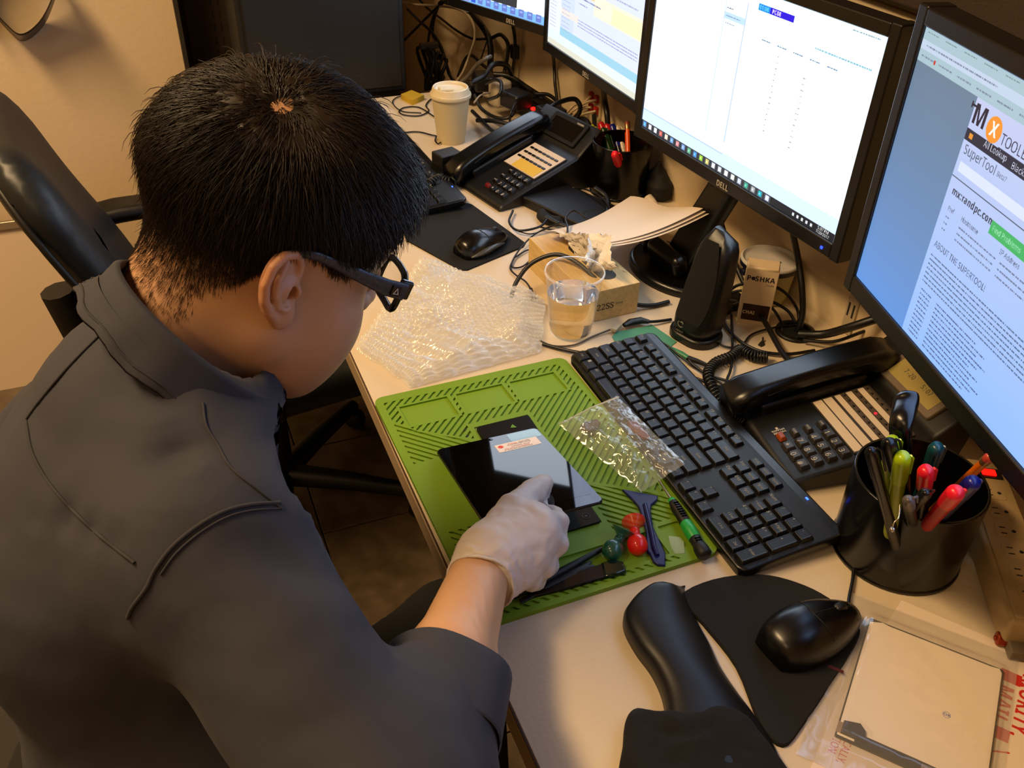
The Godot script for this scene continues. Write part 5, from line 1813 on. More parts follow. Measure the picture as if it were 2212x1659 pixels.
	seam("seam", [Vector3(-0.1829, 1.202, 0.6561), Vector3(-0.1955, 1.201, 0.6517), Vector3(-0.2075, 1.198, 0.6488), Vector3(-0.2204, 1.192, 0.6482), Vector3(-0.2317, 1.185, 0.6495), Vector3(-0.2402, 1.177, 0.652), Vector3(-0.2457, 1.17, 0.655), Vector3(-0.253, 1.163, 0.6572), Vector3(-0.256, 1.159, 0.6593)], 0.0016, thread, shirt)
	seam("seam", [Vector3(-0.1835, 1.2, 0.6576), Vector3(-0.1961, 1.199, 0.6533), Vector3(-0.2071, 1.196, 0.6508), Vector3(-0.2193, 1.19, 0.6502), Vector3(-0.2303, 1.183, 0.6516), Vector3(-0.2386, 1.175, 0.6539)], 0.0008, thread, shirt)
	seam("seam", [Vector3(-0.2381, 1.263, 0.5845), Vector3(-0.2572, 1.249, 0.5879), Vector3(-0.2715, 1.237, 0.5913), Vector3(-0.28, 1.229, 0.5937)], 0.0012, thread, shirt)
	seam("seam", [Vector3(-0.28, 1.229, 0.5937), Vector3(-0.2802, 1.217, 0.6034), Vector3(-0.2755, 1.206, 0.6144), Vector3(-0.2676, 1.196, 0.6254), Vector3(-0.2584, 1.187, 0.6362), Vector3(-0.2482, 1.179, 0.6468)], 0.0013, thread, shirt)
	seam("seam", [Vector3(-0.2057, 1.237, 0.6187), Vector3(-0.2063, 1.229, 0.6252), Vector3(-0.2034, 1.222, 0.6316), Vector3(-0.1998, 1.214, 0.6396), Vector3(-0.1904, 1.206, 0.6498), Vector3(-0.1826, 1.2, 0.6582)], 0.0010, thread, shirt)
	# collar: stand, fold and leaf round the neck
	var ya := deg_to_rad(13.18)
	var ti := deg_to_rad(50.97)
	var ro := deg_to_rad(-9.08)
	var F2 := V(cos(ya) * cos(ti), -sin(ti), -sin(ya) * cos(ti))
	var S2 := V(sin(ya) * cos(ro), sin(ro), cos(ya) * cos(ro))
	var N2 := S2.cross(F2).normalized()
	if N2.y < 0:
		N2 = -N2
	var lr := []
	for i in 61:
		var ph := deg_to_rad(22.0 + 316.0 * i / 60.0)
		var rad := (F2 * cos(ph) + S2 * sin(ph))
		var T := neck_c + F2 * cos(ph) * 0.081 + S2 * sin(ph) * 0.072
		var end := pow(absf(i - 30) / 30.0, 5.0)
		var wob := 0.0012 * sin(i * 1.3) + 0.0009 * sin(i * 2.9 + 1.0)
		var off := lerpf(0.42, 1.0, pow(absf(i - 30) / 30.0, 1.3))
		var drop := 0.038 + 0.022 * end + 0.002 * sin(i * 0.9)
		var fw := F2 * -0.010 * end
		var row := [T - N2 * 0.040 - rad * 0.004, T - N2 * 0.014 - rad * 0.001, T - N2 * 0.003, T + rad * 0.003 + N2 * 0.0015, T + rad * 0.007 - N2 * 0.003, T + rad * (off * (0.013 + wob)) - N2 * 0.016 + fw * 0.5, T + rad * (off * (0.024 + wob)) - N2 * drop * 0.8 + fw, T + rad * (off * (0.029 + wob * 2.0)) - N2 * drop + fw, T + rad * (off * (0.027 + wob * 2.0)) - N2 * (drop + 0.0025) + fw, T + rad * (off * (0.021 + wob)) - N2 * drop * 0.82 + fw, T + rad * 0.008 - N2 * 0.018]
		lr.append(row)
	var col := mk("collar", MB.new().rows(lr).done(), cloth, shirt)
	var ce := []
	for row in lr:
		ce.append(row[6].lerp(row[7], 0.35) + (row[7] - row[8]).normalized() * 0.0)
	mk("collar_stitch", MB.new().tube(ce, 0.0011, 5).done(), thread, shirt)
	# rolled cuff of the right sleeve
	var c0 := wrist.lerp(elbow, 0.475)
	var x := nrm.cross(Vector3.UP).normalized()
	var y := x.cross(nrm)
	var rows := []
	for q in [[0.050, -0.050], [0.0505, 0.000], [0.0525, 0.003], [0.0555, 0.001], [0.0565, -0.010], [0.0585, -0.045], [0.0600, -0.062], [0.0585, -0.064]]:
		var ring := []
		for k in 48:
			var a := TAU * k / 48
			var w: float = q[0] * (1.0 + 0.035 * sin(a * 2.0 + 0.6) + 0.015 * sin(a * 5.0))
			ring.append(c0 + nrm * (q[1] + 0.003 * sin(a * 3.0 + 1.0)) + x * cos(a) * w + y * sin(a) * w)
		rows.append(ring)
	mk("rolled_cuff", MB.new().rows(rows, true).done(), cloth, shirt)
	# --- trousers and shoes
	mb = MB.new()
	var tr := func(p: Vector3) -> float:
		var d := cap(p, V(-0.30, 0.56, 0.42), V(0.03, 0.52, 0.23), 0.085, 0.064)
		d = smin(d, cap(p, V(-0.36, 0.56, 0.27), V(-0.15, 0.50, 0.10), 0.085, 0.064), 0.02)
		d = smin(d, ell(p, V(-0.34, 0.57, 0.35), V(0.15, 0.10, 0.17)), 0.04)
		d = smin(d, cap(p, V(0.03, 0.52, 0.23), V(0.06, 0.10, 0.26), 0.066, 0.050), 0.02)
		return smin(d, cap(p, V(-0.15, 0.50, 0.10), V(-0.16, 0.10, 0.12), 0.066, 0.050), 0.02)
	add_net(mb, nets(tr, V(-0.52, 0.05, -0.12), V(0.22, 0.72, 0.58), 0.014))
	mk("trousers", mb.done(), grain(mat("trousers_dark", Color(0.022, 0.022, 0.028), 0.9), 60.0, 0.2, 1.0), t)
	for q in [V(0.09, 0, 0.27), V(-0.13, 0, 0.12)]:
		mb = MB.new()
		add_net(mb, nets(func(p): return smax(smin(ell(p, q + V(0.05, 0.035, 0), V(0.125, 0.045, 0.045)), ell(p, q + V(-0.03, 0.07, 0), V(0.055, 0.06, 0.04)), 0.03), -p.y + 0.004, 0.004), q + V(-0.12, -0.01, -0.08), q + V(0.2, 0.16, 0.08), 0.010))
		mk("shoe", mb.done(), mat("shoe_black", Color(0.02, 0.018, 0.017), 0.4), t)
	build_hair(t)
	build_glasses()
	build_stool()

func hair_line(p: Vector3) -> float:
	# how far a scalp point lies inside the hair (metres, negative outside)
	var zs := [-0.12, -0.075, -0.045, -0.032, -0.015, 0.006, 0.020, 0.034, 0.050, 0.075, 0.12]
	var ys := [-0.086, -0.086, -0.066, -0.022, 0.014, 0.004, -0.040, -0.028, 0.022, 0.052, 0.060]
	for i in zs.size() - 1:
		if p.z <= zs[i + 1] or i == zs.size() - 2:
			var f := clampf((p.z - zs[i]) / (zs[i + 1] - zs[i]), 0, 1)
			return p.y - lerpf(ys[i], ys[i + 1], f)
	return 0.0

func scalp(p: Vector3) -> float:
	var d := skull(p)
	return smin(d, cap(p, V(0, -0.055, -0.034), V(0.004, -0.160, -0.064), 0.060, 0.060), 0.035)

func build_hair(t: Node3D) -> void:
	var whorl := V(0.038, 0.098, -0.052)
	var hm := mat("hair_black", Color(0.125, 0.088, 0.062), 0.5)
	hm.metallic_specular = 0.4
	var bulk := func(p: Vector3) -> float:
		# hair thickness over the scalp
		var inside := hair_line(p)
		var top := smoothstep(-0.02, 0.06, p.y)
		var h := lerpf(0.0035, 0.015, top) + 0.006 * smoothstep(0.02, 0.09, p.z) * top
		h *= smoothstep(0.0, 0.045, (p - whorl).length()) * 0.92 + 0.08
		return h * smoothstep(-0.004, 0.030, inside) - 0.004 * smoothstep(0.006, -0.01, inside)
	var f := func(p: Vector3) -> float:
		var h: float = bulk.call(p)
		var d := scalp(p) - h * 0.6 + 0.0045 * (1.0 - smoothstep(-0.045, 0.0, p.y)) + 0.0045 * (1.0 - smoothstep(0.002, 0.020, (p - whorl).length() + 0.010 * fold_noise.get_noise_3d(p.x * 6.0, 3.0, p.z * 6.0)))
		d += (fold_noise.get_noise_3d(p.x * 7.0, p.y * 3.0, p.z * 7.0)) * 0.004 * clampf(h * 100.0, 0, 1)
		return d if h > -0.0015 else maxf(d, 0.002)
	var mb := MB.new()
	add_net(mb, nets(f, V(-0.11, -0.10, -0.14), V(0.11, 0.14, 0.13), 0.0042), head)
	# strands
	rng.seed = 4
	var cen := V(0, 0.01, -0.01)
	var count := 0
	while count < 36000:
		var dir := V(rng.randfn(), rng.randfn(), rng.randfn()).normalized()
		var p := cen + dir * 0.16
		for i in 14:
			p -= dir * scalp(p) * 0.9
		var ins := hair_line(p)
		if ins < rng.randf_range(-0.006, 0.004) or p.y < -0.095:
			continue
		var wd := (p - whorl).length()
		if wd < 0.014 and rng.randf() < 0.35:
			continue
		count += 1
		var n := (V(scalp(p + V(0.001, 0, 0)), scalp(p + V(0, 0.001, 0)), scalp(p + V(0, 0, 0.001))) - Vector3.ONE * scalp(p)).normalized()
		var flow := (p - whorl)
		flow = (flow - n * flow.dot(n)).normalized()
		flow += n.cross(flow) * 0.45 * exp(-wd / 0.05)
		flow += V(0, -0.5, 0.25) * (1.0 - smoothstep(-0.02, 0.07, p.y))
		flow += V(rng.randfn(), rng.randfn(), rng.randfn()) * 0.20
		flow = (flow - n * flow.dot(n)).normalized()
		var topness := smoothstep(-0.05, 0.06, p.y)
		var len := lerpf(0.009, 0.040, topness) * rng.randf_range(0.7, 1.25) + 0.012 * smoothstep(0.02, 0.08, p.z) * topness
		len *= lerpf(0.55, 1.0, smoothstep(0.0, 0.04, ins))
		var target: float = maxf(bulk.call(p), 0.0018) * rng.randf_range(0.5, 1.2) + (0.008 if rng.randf() < 0.02 else 0.0)
		var pts := [p - n * 0.001]
		var q := p
		var d := (flow + n * (1.5 if target > 0.006 else 0.7)).normalized()
		for i in 5:
			q += d * len / 5.0
			var s := scalp(q)
			var nn := (V(scalp(q + V(0.001, 0, 0)), scalp(q + V(0, 0.001, 0)), scalp(q + V(0, 0, 0.001))) - Vector3.ONE * s) / 0.001
			nn = nn.normalized()
			var tg := flow - nn * flow.dot(nn)
			d = (tg.normalized() + nn * clampf((target - s) * 90.0, -0.6, 1.0) + V(0, -0.06, 0)).normalized()
			flow = tg.normalized()
			pts.append(q)
		var w := rng.randf_range(0.00024, 0.00048) * lerpf(0.45, 1.0, topness)
		var wp := []
		for a in pts:
			wp.append(head * a)
		mb.tube(wp, [w, w, w, w * 0.9, w * 0.7, w * 0.25], 3)
	stuff(mk("hair", mb.done(), hm, t))

func build_glasses() -> void:
	var g := thing("eyeglasses", "dark eyeglasses with wide blue grey temples worn by the man", "glasses")
	g.transform = Transform3D(Basis(-head.basis.x, head.basis.y, head.basis.z), head.origin)
	var fm := mat("frame_dark", Color(0.016, 0.017, 0.022), 0.2)
	var tm := mottle(mat("temple_blue", Color(0.12, 0.14, 0.19), 0.35), Color(0.09, 0.105, 0.15), Color(0.22, 0.235, 0.28), 20.0, 0.05)
	var lens_m := clear("lens", Color(0.9, 0.92, 0.92), 0.06, 0.03)
	for s in [1.0, -1.0]:
		var rim := []
		for k in 28:
			var a := TAU * k / 28
			var px := signf(cos(a)) * pow(absf(cos(a)), 0.5) * 0.0275
			var py := signf(sin(a)) * pow(absf(sin(a)), 0.55) * 0.0175
			rim.append(V(s * (0.0365 + px), -0.020 + py, 0.101 - 0.9 * pow(maxf(0.0, 0.0365 + px - 0.02), 2.0) * 4.0))
		mk("rim", MB.new().tube(rim, 0.0032, 8, true, null, 1.0).done(), fm, g)
		var lp := []
		for q in rim:
			lp.append(q)
		var c := V(s * 0.0365, -0.020, 0.100)
		var r2 := []
		for q in rim:
			r2.append(c)
		mk("lens", MB.new().rows([rim, r2], true).done(), lens_m, g)
		var hz := 0.0905
		mk("hinge", MB.new().box(V(s * 0.0695, -0.0105, hz + 0.002), V(0.006, 0.017, 0.012), Basis(), 0.002).done(), fm, g)
		# temple: wide at the front, narrowing to the ear, then hooking down behind it
		var st := []
		for q in [[0.0730, -0.0115, hz + 0.002, 0.0080], [0.0755, -0.0105, 0.072, 0.0075], [0.0785, -0.0060, 0.048, 0.0062], [0.0815, -0.0005, 0.022, 0.0048], [0.0845, 0.0035, 0.000, 0.0038], [0.0850, 0.0025, -0.018, 0.0034], [0.0830, -0.008, -0.034, 0.0034]]:
			var ring := []
			for k in 12:
				var a := TAU * k / 12
				ring.append(V(s * (q[0] + cos(a) * 0.0016), q[1] + sin(a) * q[3], q[2]))
			st.append(ring)
		mk("temple", MB.new().rows(st, true).poly(st[0], V(0, 0, 1)).done(), tm, g)
	mk("bridge", MB.new().tube([V(-0.010, -0.012, 0.100), V(0, -0.009, 0.103), V(0.010, -0.012, 0.100)], 0.0024, 8).done(), fm, g)
	# the small square emblem with a white triangle on the right temple
	var eb := Basis(V(0.13, 0.04, 0.99).normalized(), V(0, 1, -0.04), V(-1, 0, 0.13)).orthonormalized()
	mk("emblem", MB.new().box(V(-0.0766, -0.0112, 0.0815), V(0.0095, 0.0095, 0.0012), eb, 0.0002).done(), mat("emblem_black", Color(0.01, 0.01, 0.012), 0.3), g)
	var e := V(-0.0774, -0.0112, 0.0815)
	mk("triangle", MB.new().tube([e + eb * V(-0.0024, -0.0024, 0), e + eb * V(0.0024, -0.0024, 0), e + eb * V(0, 0.0026, 0)], 0.0006, 5, true).done(), mat("emblem_white", Color(0.85, 0.85, 0.85), 0.4), g)

func build_stool() -> void:
	var t := thing("office_chair", "dark upholstered office stool under the man", "chair", Vector3(-0.36, 0, 0.34), -20.0)
	var up := grain(mat("stool_cloth", Color(0.16, 0.145, 0.125), 0.9), 60.0, 0.2, 1.0)
	mk("seat", MB.new().prism(rrect(0.50, 0.50, 0.10, 6), 0.41, 0.475, 0.025, 3, 0.01).done(), up, t)
	var bl := mat("chair_plastic", Color(0.02, 0.018, 0.017), 0.5)
	mk("post", MB.new().lathe([Vector2(0, 0.06), Vector2(0.03, 0.06), Vector2(0.03, 0.25), Vector2(0.018, 0.25), Vector2(0.018, 0.41), Vector2(0, 0.41)]).done(), bl, t)
	for k in 5:
		var a := TAU * k / 5
		var d := V(cos(a), 0, sin(a))
		mk("base_leg", MB.new().tube([V(0, 0.09, 0), d * 0.15 + V(0, 0.085, 0), d * 0.29 + V(0, 0.07, 0)], [0.028, 0.022, 0.016], 10).done(), bl, t)
		mk("caster", MB.new().lathe([Vector2(0, -0.012), Vector2(0.022, -0.012), Vector2(0.026, -0.004), Vector2(0.026, 0.004), Vector2(0.022, 0.012), Vector2(0, 0.012)], d * 0.29 + V(0, 0.0295, 0), Basis(Vector3.UP.cross(d), d, Vector3.UP).orthonormalized()).done(), bl, t)

# ---------- desk telephones ----------
func build_phone(label: String, pos: Vector3, yaw: float, tilt: float, far: bool) -> Node3D:
	# local: x right, -z back
	var t := thing("desk_phone", label, "telephone", pos, yaw)
	var bk := grain(mat("phone_black", Color(0.022, 0.019, 0.018), 0.45), 50.0, 0.1, 0.5)
	var tn := tan(deg_to_rad(tilt))
	var h0 := 0.012 if far else 0.020
	var top := func(b: float) -> float:
		return h0 + b * tn
	# side profile, drawn across the whole width
	var pb := Basis(V(0, 0, -1), V(-1, 0, 0), V(0, 1, 0))
	var prof := [Vector2(0.008, 0.0), Vector2(0.006, h0 - 0.006), Vector2(0.014, top.call(0.014) - 0.001), Vector2(0.185, top.call(0.185) - 0.001), Vector2(0.192, top.call(0.19) + 0.004), Vector2(0.240, top.call(0.24) + 0.030), Vector2(0.252, top.call(0.24) + 0.020), Vector2(0.235, 0.0)]
	mk("body", MB.new().prism(prof, -0.100, 0.078, 0.004, 2, 0.004).done(), bk, t).basis = pb
	var tb := Basis(Vector3.RIGHT, deg_to_rad(tilt))
	# keypad
	var keyc := mat("phone_key", Color(0.17, 0.16, 0.16) if not far else Color(0.02, 0.018, 0.017), 0.4)
	if far:
		keyc = mat("phone_key_dark", Color(0.02, 0.018, 0.017), 0.4)
	var pr := mat("phone_print", Color(0.72, 0.70, 0.66), 0.6)
	var km := key_mesh(0.0162, 0.0146)
	var rows := [["REDIAL", "*", "0", "#"], ["FLASH", "7", "8", "9"], ["HOLD", "4", "5", "6"], ["SPKR", "1", "2", "3"]]
	for r in 4:
		for c in 4:
			var p := V([0.0255, 0.0445, 0.0620, 0.0795][c], 0, -(0.031 + 0.0178 * r))
			p.y = top.call(-p.z) - 0.0005
			var fn_key := c == 0
			var m := keyc
			if fn_key and r == 0:
				m = mat("phone_orange", Color(0.55, 0.24, 0.07), 0.4) if not far else mat("phone_red", Color(0.4, 0.05, 0.03), 0.4)
			var k := mk("key", km if not fn_key else key_mesh(0.0140, 0.0100), m, t, p)
			k.basis = tb
			if not fn_key:
				mk("legend", legend(rows[r][c] + " ", 0.0095), pr, k, V(0.0008, 0.0049, 0.0030), Vector3(-90, 0, 0))
			elif r > 0:
				mk("legend", legend(rows[r][c], 0.0032), pr, k, V(0, 0.0049, 0.0), Vector3(-90, 0, 0))
	# label field with its rows of lamps
	var lx := 0.0345
	var lz := -0.1335
	var lab := mk("label_frame", MB.new().prism(rrect(0.106, 0.082, 0.002, 2), 0.0, 0.0016, 0.0004).done(), mat("label_frame", Color(0.20, 0.175, 0.145), 0.5), t, V(lx, top.call(-lz) - 0.0004, lz))
	lab.basis = tb
	var paper := mat("label_paper", Color(0.80, 0.74, 0.66), 0.6)
	if not far:
		for q in [[0.0335, 0.012], [0.0195, 0.012], [0.0055, 0.0080], [-0.0105, 0.0080], [-0.0270, 0.0080]]:
			mk("label_strip", MB.new().prism(rrect(0.101, q[1], 0.0005, 1, Vector2(0, q[0])), 0.0016, 0.0020).done(), paper, lab)
		for r in 3:
			var z: float = [-0.0022, -0.0187, -0.0345][r]
			mk("lamp_row", MB.new().prism(rrect(0.101, 0.0055, 0.0005, 1, Vector2(0, z)), 0.0016, 0.0019).done(), mat("lamp_row", Color(0.30, 0.25, 0.2), 0.5), lab)
			for k in 9:
				var on := r == 1 and k == 4
				mk("lamp", MB.new().lathe([Vector2(0, 0.0018), Vector2(0.0019, 0.0018), Vector2(0.0016, 0.0027), Vector2(0, 0.0029)], V(-0.046 + k * 0.0115, 0, z), Basis(), 10).done(), glow("phone_lamp_red", Color(1, 0.05, 0.12), 3.0) if on else mat("lamp_dark", Color(0.035, 0.028, 0.022), 0.3), lab)
	else:
		mk("label_paper", MB.new().prism(rrect(0.101, 0.078, 0.0005, 1), 0.0016, 0.0020).done(), paper, lab)
		for r in 3:
			for k in 7:
				mk("line_button", rbox(V(0.0105, 0.0022, 0.0048), 0.0006), mat("lamp_dark", Color(0.035, 0.028, 0.022), 0.3), lab, V(-0.039 + k * 0.013, 0.0026, [0.008, -0.008, -0.024][r]))
		mk("note", MB.new().prism(rrect(0.072, 0.026, 0.0004, 1, Vector2(0.008, 0.0245)), 0.0021, 0.0026).done(), mat("note_yellow", Color(0.80, 0.66, 0.22), 0.7), lab)
	# display
	var dz := -0.2165
	var db := Basis(Vector3.RIGHT, atan2(0.026 + 0.05 * tn, 0.049))
	var dsp := mk("display_frame", MB.new().prism(rrect(0.108, 0.054, 0.004, 3), 0, 0.006, 0.0015).done(), mat("display_frame_far", Color(0.028, 0.024, 0.022), 0.4) if far else mat("display_frame", Color(0.40, 0.35, 0.29), 0.45), t, V(0.022, top.call(-dz) + 0.0155, dz))
	dsp.basis = db
	mk("display", MB.new().prism(rrect(0.088, 0.036, 0.001, 1), 0.006, 0.0064).done(), mat("lcd_dark", Color(0.035, 0.029, 0.02), 0.15) if far else mat("lcd_green", Color(0.62, 0.56, 0.34), 0.25), dsp)
	if not far:
		mk("display_text", text_mesh("7-20   5:07", 0.0085, false, 0.0002, "mono"), mat("lcd_ink", Color(0.16, 0.15, 0.09), 0.5), dsp, V(0.0, 0.0065, 0.002), Vector3(-90, 0, 0))
		mk("maker_print", text_mesh("TOSHIBA", 0.0055, true), pr, t, V(0.055, top.call(0.181) + 0.0002, -0.181)).basis = tb * Basis(Vector3.RIGHT, -PI / 2)
	else:
		mk("maker_print", text_mesh("TOSHIBA", 0.0050, true), pr, dsp, V(0.03, 0.0062, -0.0215), Vector3(-90, 0, 0))
	# printed notice left of the keypad
	if not far:
		for k in 3:
			mk("notice", text_mesh(["▲", "SPEAKER", "VOLUME"][k], 0.0042, true), pr, t, V(0.008 + k * 0.0045, top.call(0.033) + 0.0002, -0.033)).basis = tb * Basis(Vector3.UP, -PI / 2) * Basis(Vector3.RIGHT, -PI / 2)
	# speaker slots of the far phone's left side
	# handset in its cradle
	var rr := []
	for i in 13:
		var f := i / 12.0
		var b := -0.012 + f * 0.222
		var e := pow(absf(f - 0.5) * 2.0, 3.0)
		var w := lerpf(0.046, 0.054, e) * (0.86 if i == 0 or i == 12 else 1.0)
		var th := lerpf(0.026, 0.042, e) * (0.7 if i == 0 or i == 12 else 1.0)
		var y: float = top.call(b) + 0.026 + 0.006 * (1.0 - pow(absf(f - 0.5) * 2.0, 2.0)) - e * 0.006
		var ring := []
		for q in rrect(w, th, minf(w, th) * 0.34, 3):
			ring.append(V(-0.046 + q.x, y + q.y, -b))
		rr.append(ring)
	var ea := []
	var eb := []
	for k in rr[0].size():
		ea.append(V(-0.046, rr[0][0].y * 0 + top.call(-0.012) + 0.018, 0.012))
		eb.append(V(-0.046, top.call(0.21) + 0.018, -0.210))
	rr.insert(0, ea)
	rr.append(eb)
	var hs := mat("handset_black", Color(0.012, 0.011, 0.012), 0.3)
	if far:
		hs = mat("handset_far", Color(0.010, 0.014, 0.013), 0.28)
	mk("cradle", MB.new().box(V(-0.046, top.call(0.10) + 0.004, -0.10), V(0.050, 0.022, 0.15), tb, 0.005, 2).done(), bk, t)
	var hset := mk("handset", MB.new().rows(rr, true).done(), hs, t)
	mk("handset_seam", MB.new().tube([V(-0.022, top.call(0.02) + 0.032, -0.03), V(-0.026, top.call(0.1) + 0.036, -0.10), V(-0.022, top.call(0.18) + 0.032, -0.17)], 0.0012, 6).done(), bk, hset)
	return t

func build_phones() -> void:
	var p2 := build_phone("black desk phone with an amber display and white label strips, nearest of the two phones", Vector3(0.428, DY, 0.250), -98.0, 11.0, false)
	var cb := mat("cord_black", Color(0.018, 0.016, 0.015), 0.45)
	tag(mk("coiled_cable", coil([Vector3(0.4311, 0.762, 0.2259), Vector3(0.4308, 0.752, 0.1965), Vector3(0.4404, 0.75, 0.1534), Vector3(0.4548, 0.75, 0.1124), Vector3(0.4796, 0.75, 0.0911), Vector3(0.5115, 0.75, 0.0839), Vector3(0.5345, 0.75, 0.0731), Vector3(0.5416, 0.75, 0.0923), Vector3(0.5612, 0.75, 0.1045)], 0.0019, 0.0068, 46), cb), "coiled black handset cord bunched between the speaker and the nearest phone", "cord")
	build_phone("black desk phone with a yellow note and dark display, far along the desk", Vector3(0.345, DY, -0.585), -77.0, 17.0, true)
	tag(mk("coiled_cable", coil([Vector3(0.2673, 0.77, -0.5917), Vector3(0.304, 0.76, -0.6335), Vector3(0.3204, 0.76, -0.6115), Vector3(0.3528, 0.765, -0.6356), Vector3(0.3511, 0.77, -0.6726), Vector3(0.3787, 0.77, -0.6809), Vector3(0.4138, 0.775, -0.6816), Vector3(0.4313, 0.78, -0.7015)], 0.0024, 0.0080, 34), cb), "tangled coiled cord lying over the far phone's left side", "cord")

# ---------- cups, tissues, wrap ----------
func build_cups() -> void:
	var white := mat("cup_paper", Color(0.76, 0.70, 0.55), 0.6)
	var t := thing("paper_cup", "cream paper coffee cup with a plastic lid, far along the desk", "cup", Vector3(0.405, DY, -0.862))
	mk("body", MB.new().lathe([Vector2(0, 0.004), Vector2(0.0285, 0.004), Vector2(0.029, 0.0), Vector2(0.0298, 0.0), null, Vector2(0.0305, 0.004), Vector2(0.0415, 0.104)], Vector3.ZERO, Basis(), 40).done(), white, t)
	mk("lid", MB.new().lathe([Vector2(0.0415, 0.097), Vector2(0.0438, 0.098), Vector2(0.0448, 0.102), Vector2(0.0438, 0.106), null, Vector2(0.0415, 0.107), Vector2(0.0385, 0.118), Vector2(0.0365, 0.120), Vector2(0.0345, 0.118), null, Vector2(0.033, 0.114), Vector2(0, 0.114)], Vector3.ZERO, Basis(), 40).done(), mat("lid_cream", Color(0.82, 0.76, 0.62), 0.35), t)
	mk("sip_ridge", MB.new().box(V(-0.012, 0.1165, 0.004), V(0.030, 0.006, 0.022), Basis(Vector3.BACK, -0.06), 0.003, 2).done(), mat("lid_cream"), t)
	# clear cup of water
	t = thing("water_cup", "clear plastic cup half full of water beside the bubble wrap", "cup", Vector3(0.327, DY, -0.071))
	var clr := clear("cup_clear", Color(0.92, 0.93, 0.90), 0.07, 0.04)
	mk("wall", MB.new().lathe([Vector2(0.0, 0.0035), Vector2(0.026, 0.0035), Vector2(0.029, 0.0), Vector2(0.0315, 0.001), null, Vector2(0.0318, 0.012), Vector2(0.0335, 0.013), Vector2(0.0415, 0.090), Vector2(0.0425, 0.096), null, Vector2(0.0425, 0.103)], Vector3.ZERO, Basis(), 48).done(), clr, t)
	mk("rim", MB.new().lathe([Vector2(0.0425, 0.1015), Vector2(0.0442, 0.1005), Vector2(0.0448, 0.1025), Vector2(0.0438, 0.1045), Vector2(0.0424, 0.1040)], Vector3.ZERO, Basis(), 48).done(), clear("rim_clear", Color(0.93, 0.92, 0.88), 0.28, 0.06), t)
	var wm := mat("water", Color(0.97, 0.97, 0.93, 0.0), 0.0)
	wm.refraction_enabled = true
	wm.refraction_scale = 0.033
	wm.transparency = BaseMaterial3D.TRANSPARENCY_ALPHA
	tag(mk("water", MB.new().lathe([Vector2(0, 0.0052), Vector2(0.0312, 0.0052), null, Vector2(0.0318, 0.013), Vector2(0.0383, 0.068), null, Vector2(0.0383, 0.068), Vector2(0, 0.0672)], Vector3(0.327, DY, -0.071), Basis(), 48).done(), wm), "still water filling the lower half of the clear cup", "water")
	# tub with a white lid
	t = thing("food_tub", "cream tub with a white recessed lid and navy rim, against the partition", "tub", Vector3(0.668, DY, -0.062))
	mk("body", MB.new().lathe([Vector2(0, 0), Vector2(0.036, 0), Vector2(0.037, 0.003), Vector2(0.0435, 0.062)], Vector3.ZERO, Basis(), 44).done(), mat("tub_cream", Color(0.72, 0.68, 0.48), 0.5), t)
	mk("navy_band", MB.new().lathe([Vector2(0.0436, 0.056), Vector2(0.0462, 0.057), Vector2(0.0466, 0.064), Vector2(0.0455, 0.0655)], Vector3.ZERO, Basis(), 44).done(), mat("band_navy", Color(0.025, 0.02, 0.11), 0.4), t)
	mk("lid", MB.new().lathe([Vector2(0.0462, 0.0645), Vector2(0.0470, 0.066), Vector2(0.0460, 0.069), Vector2(0.0436, 0.0695), null, Vector2(0.041, 0.066), Vector2(0.038, 0.0635), Vector2(0, 0.0635)], Vector3.ZERO, Basis(), 44).done(), mat("lid_white", Color(0.74, 0.72, 0.70), 0.4), t)
	mk("lid_tab", MB.new().prism(rrect(0.016, 0.012, 0.002, 2, Vector2(-0.047, 0.004)), 0.052, 0.060, 0.001).done(), mat("band_navy"), t)
	mk("lid_slot", MB.new().box(V(0.008, 0.064, 0.012), V(0.010, 0.002, 0.003), Basis(Vector3.UP, 0.4)).done(), mat("lamp_dark"), t)
	# small drink carton
	t = thing("drink_carton", "small white drink carton with dark capitals and a maroon patch", "carton", Vector3(0.609, DY, -0.004), 52.0)
	mk("box", MB.new().box(V(0, 0.048, 0), V(0.048, 0.096, 0.030), Basis(), 0.0012).done(), mat("carton_white", Color(0.84, 0.75, 0.62), 0.5), t)
	t.rotation_degrees.y = -37.0
	mk("top_fold", MB.new().prism([Vector2(-0.024, -0.015), Vector2(0.024, -0.015), Vector2(0.022, 0.015), Vector2(-0.022, 0.015)], 0.095, 0.0985, 0.001).done(), mat("carton_white"), t)
	var ink := mat("ink_navy", Color(0.03, 0.02, 0.10), 0.5)
	for s in [1.0]:
		mk("print", text_mesh("P  SHKA", 0.0115, true), ink, t, V(-0.001, 0.080, 0.0151))
		mk("print_mark", MB.new().lathe([Vector2(0, 0), Vector2(0.0031, 0), Vector2(0.0031, 0.0004), Vector2(0, 0.0004)], V(-0.0118, 0.0799, 0.015), Basis(Vector3.RIGHT, PI / 2), 10).done(), ink, t)
		mk("print", text_mesh("foods", 0.0050, false), mat("ink_grey", Color(0.5, 0.45, 0.38), 0.5), t, V(0.014, 0.0715, 0.0151))
		mk("maroon_patch", MB.new().box(V(0.001, 0.022, 0.0151), V(0.040, 0.028, 0.0006)).done(), mat("maroon", Color(0.16, 0.02, 0.02), 0.5), t)
		mk("print", text_mesh("CHAI", 0.0078, true), mat("carton_white"), t, V(-0.009, 0.0215, 0.0156))
	# tissue box
	t = thing("tissue_box", "pale wood coloured tissue box behind the water cup", "box", Vector3(0.3965, DY, -0.183), 3.0)
	var wd := mottle(mat("tissue_wood", Color(0.6, 0.45, 0.24), 0.55), Color(0.74, 0.64, 0.44), Color(0.84, 0.74, 0.53), 3.0, 0.03)
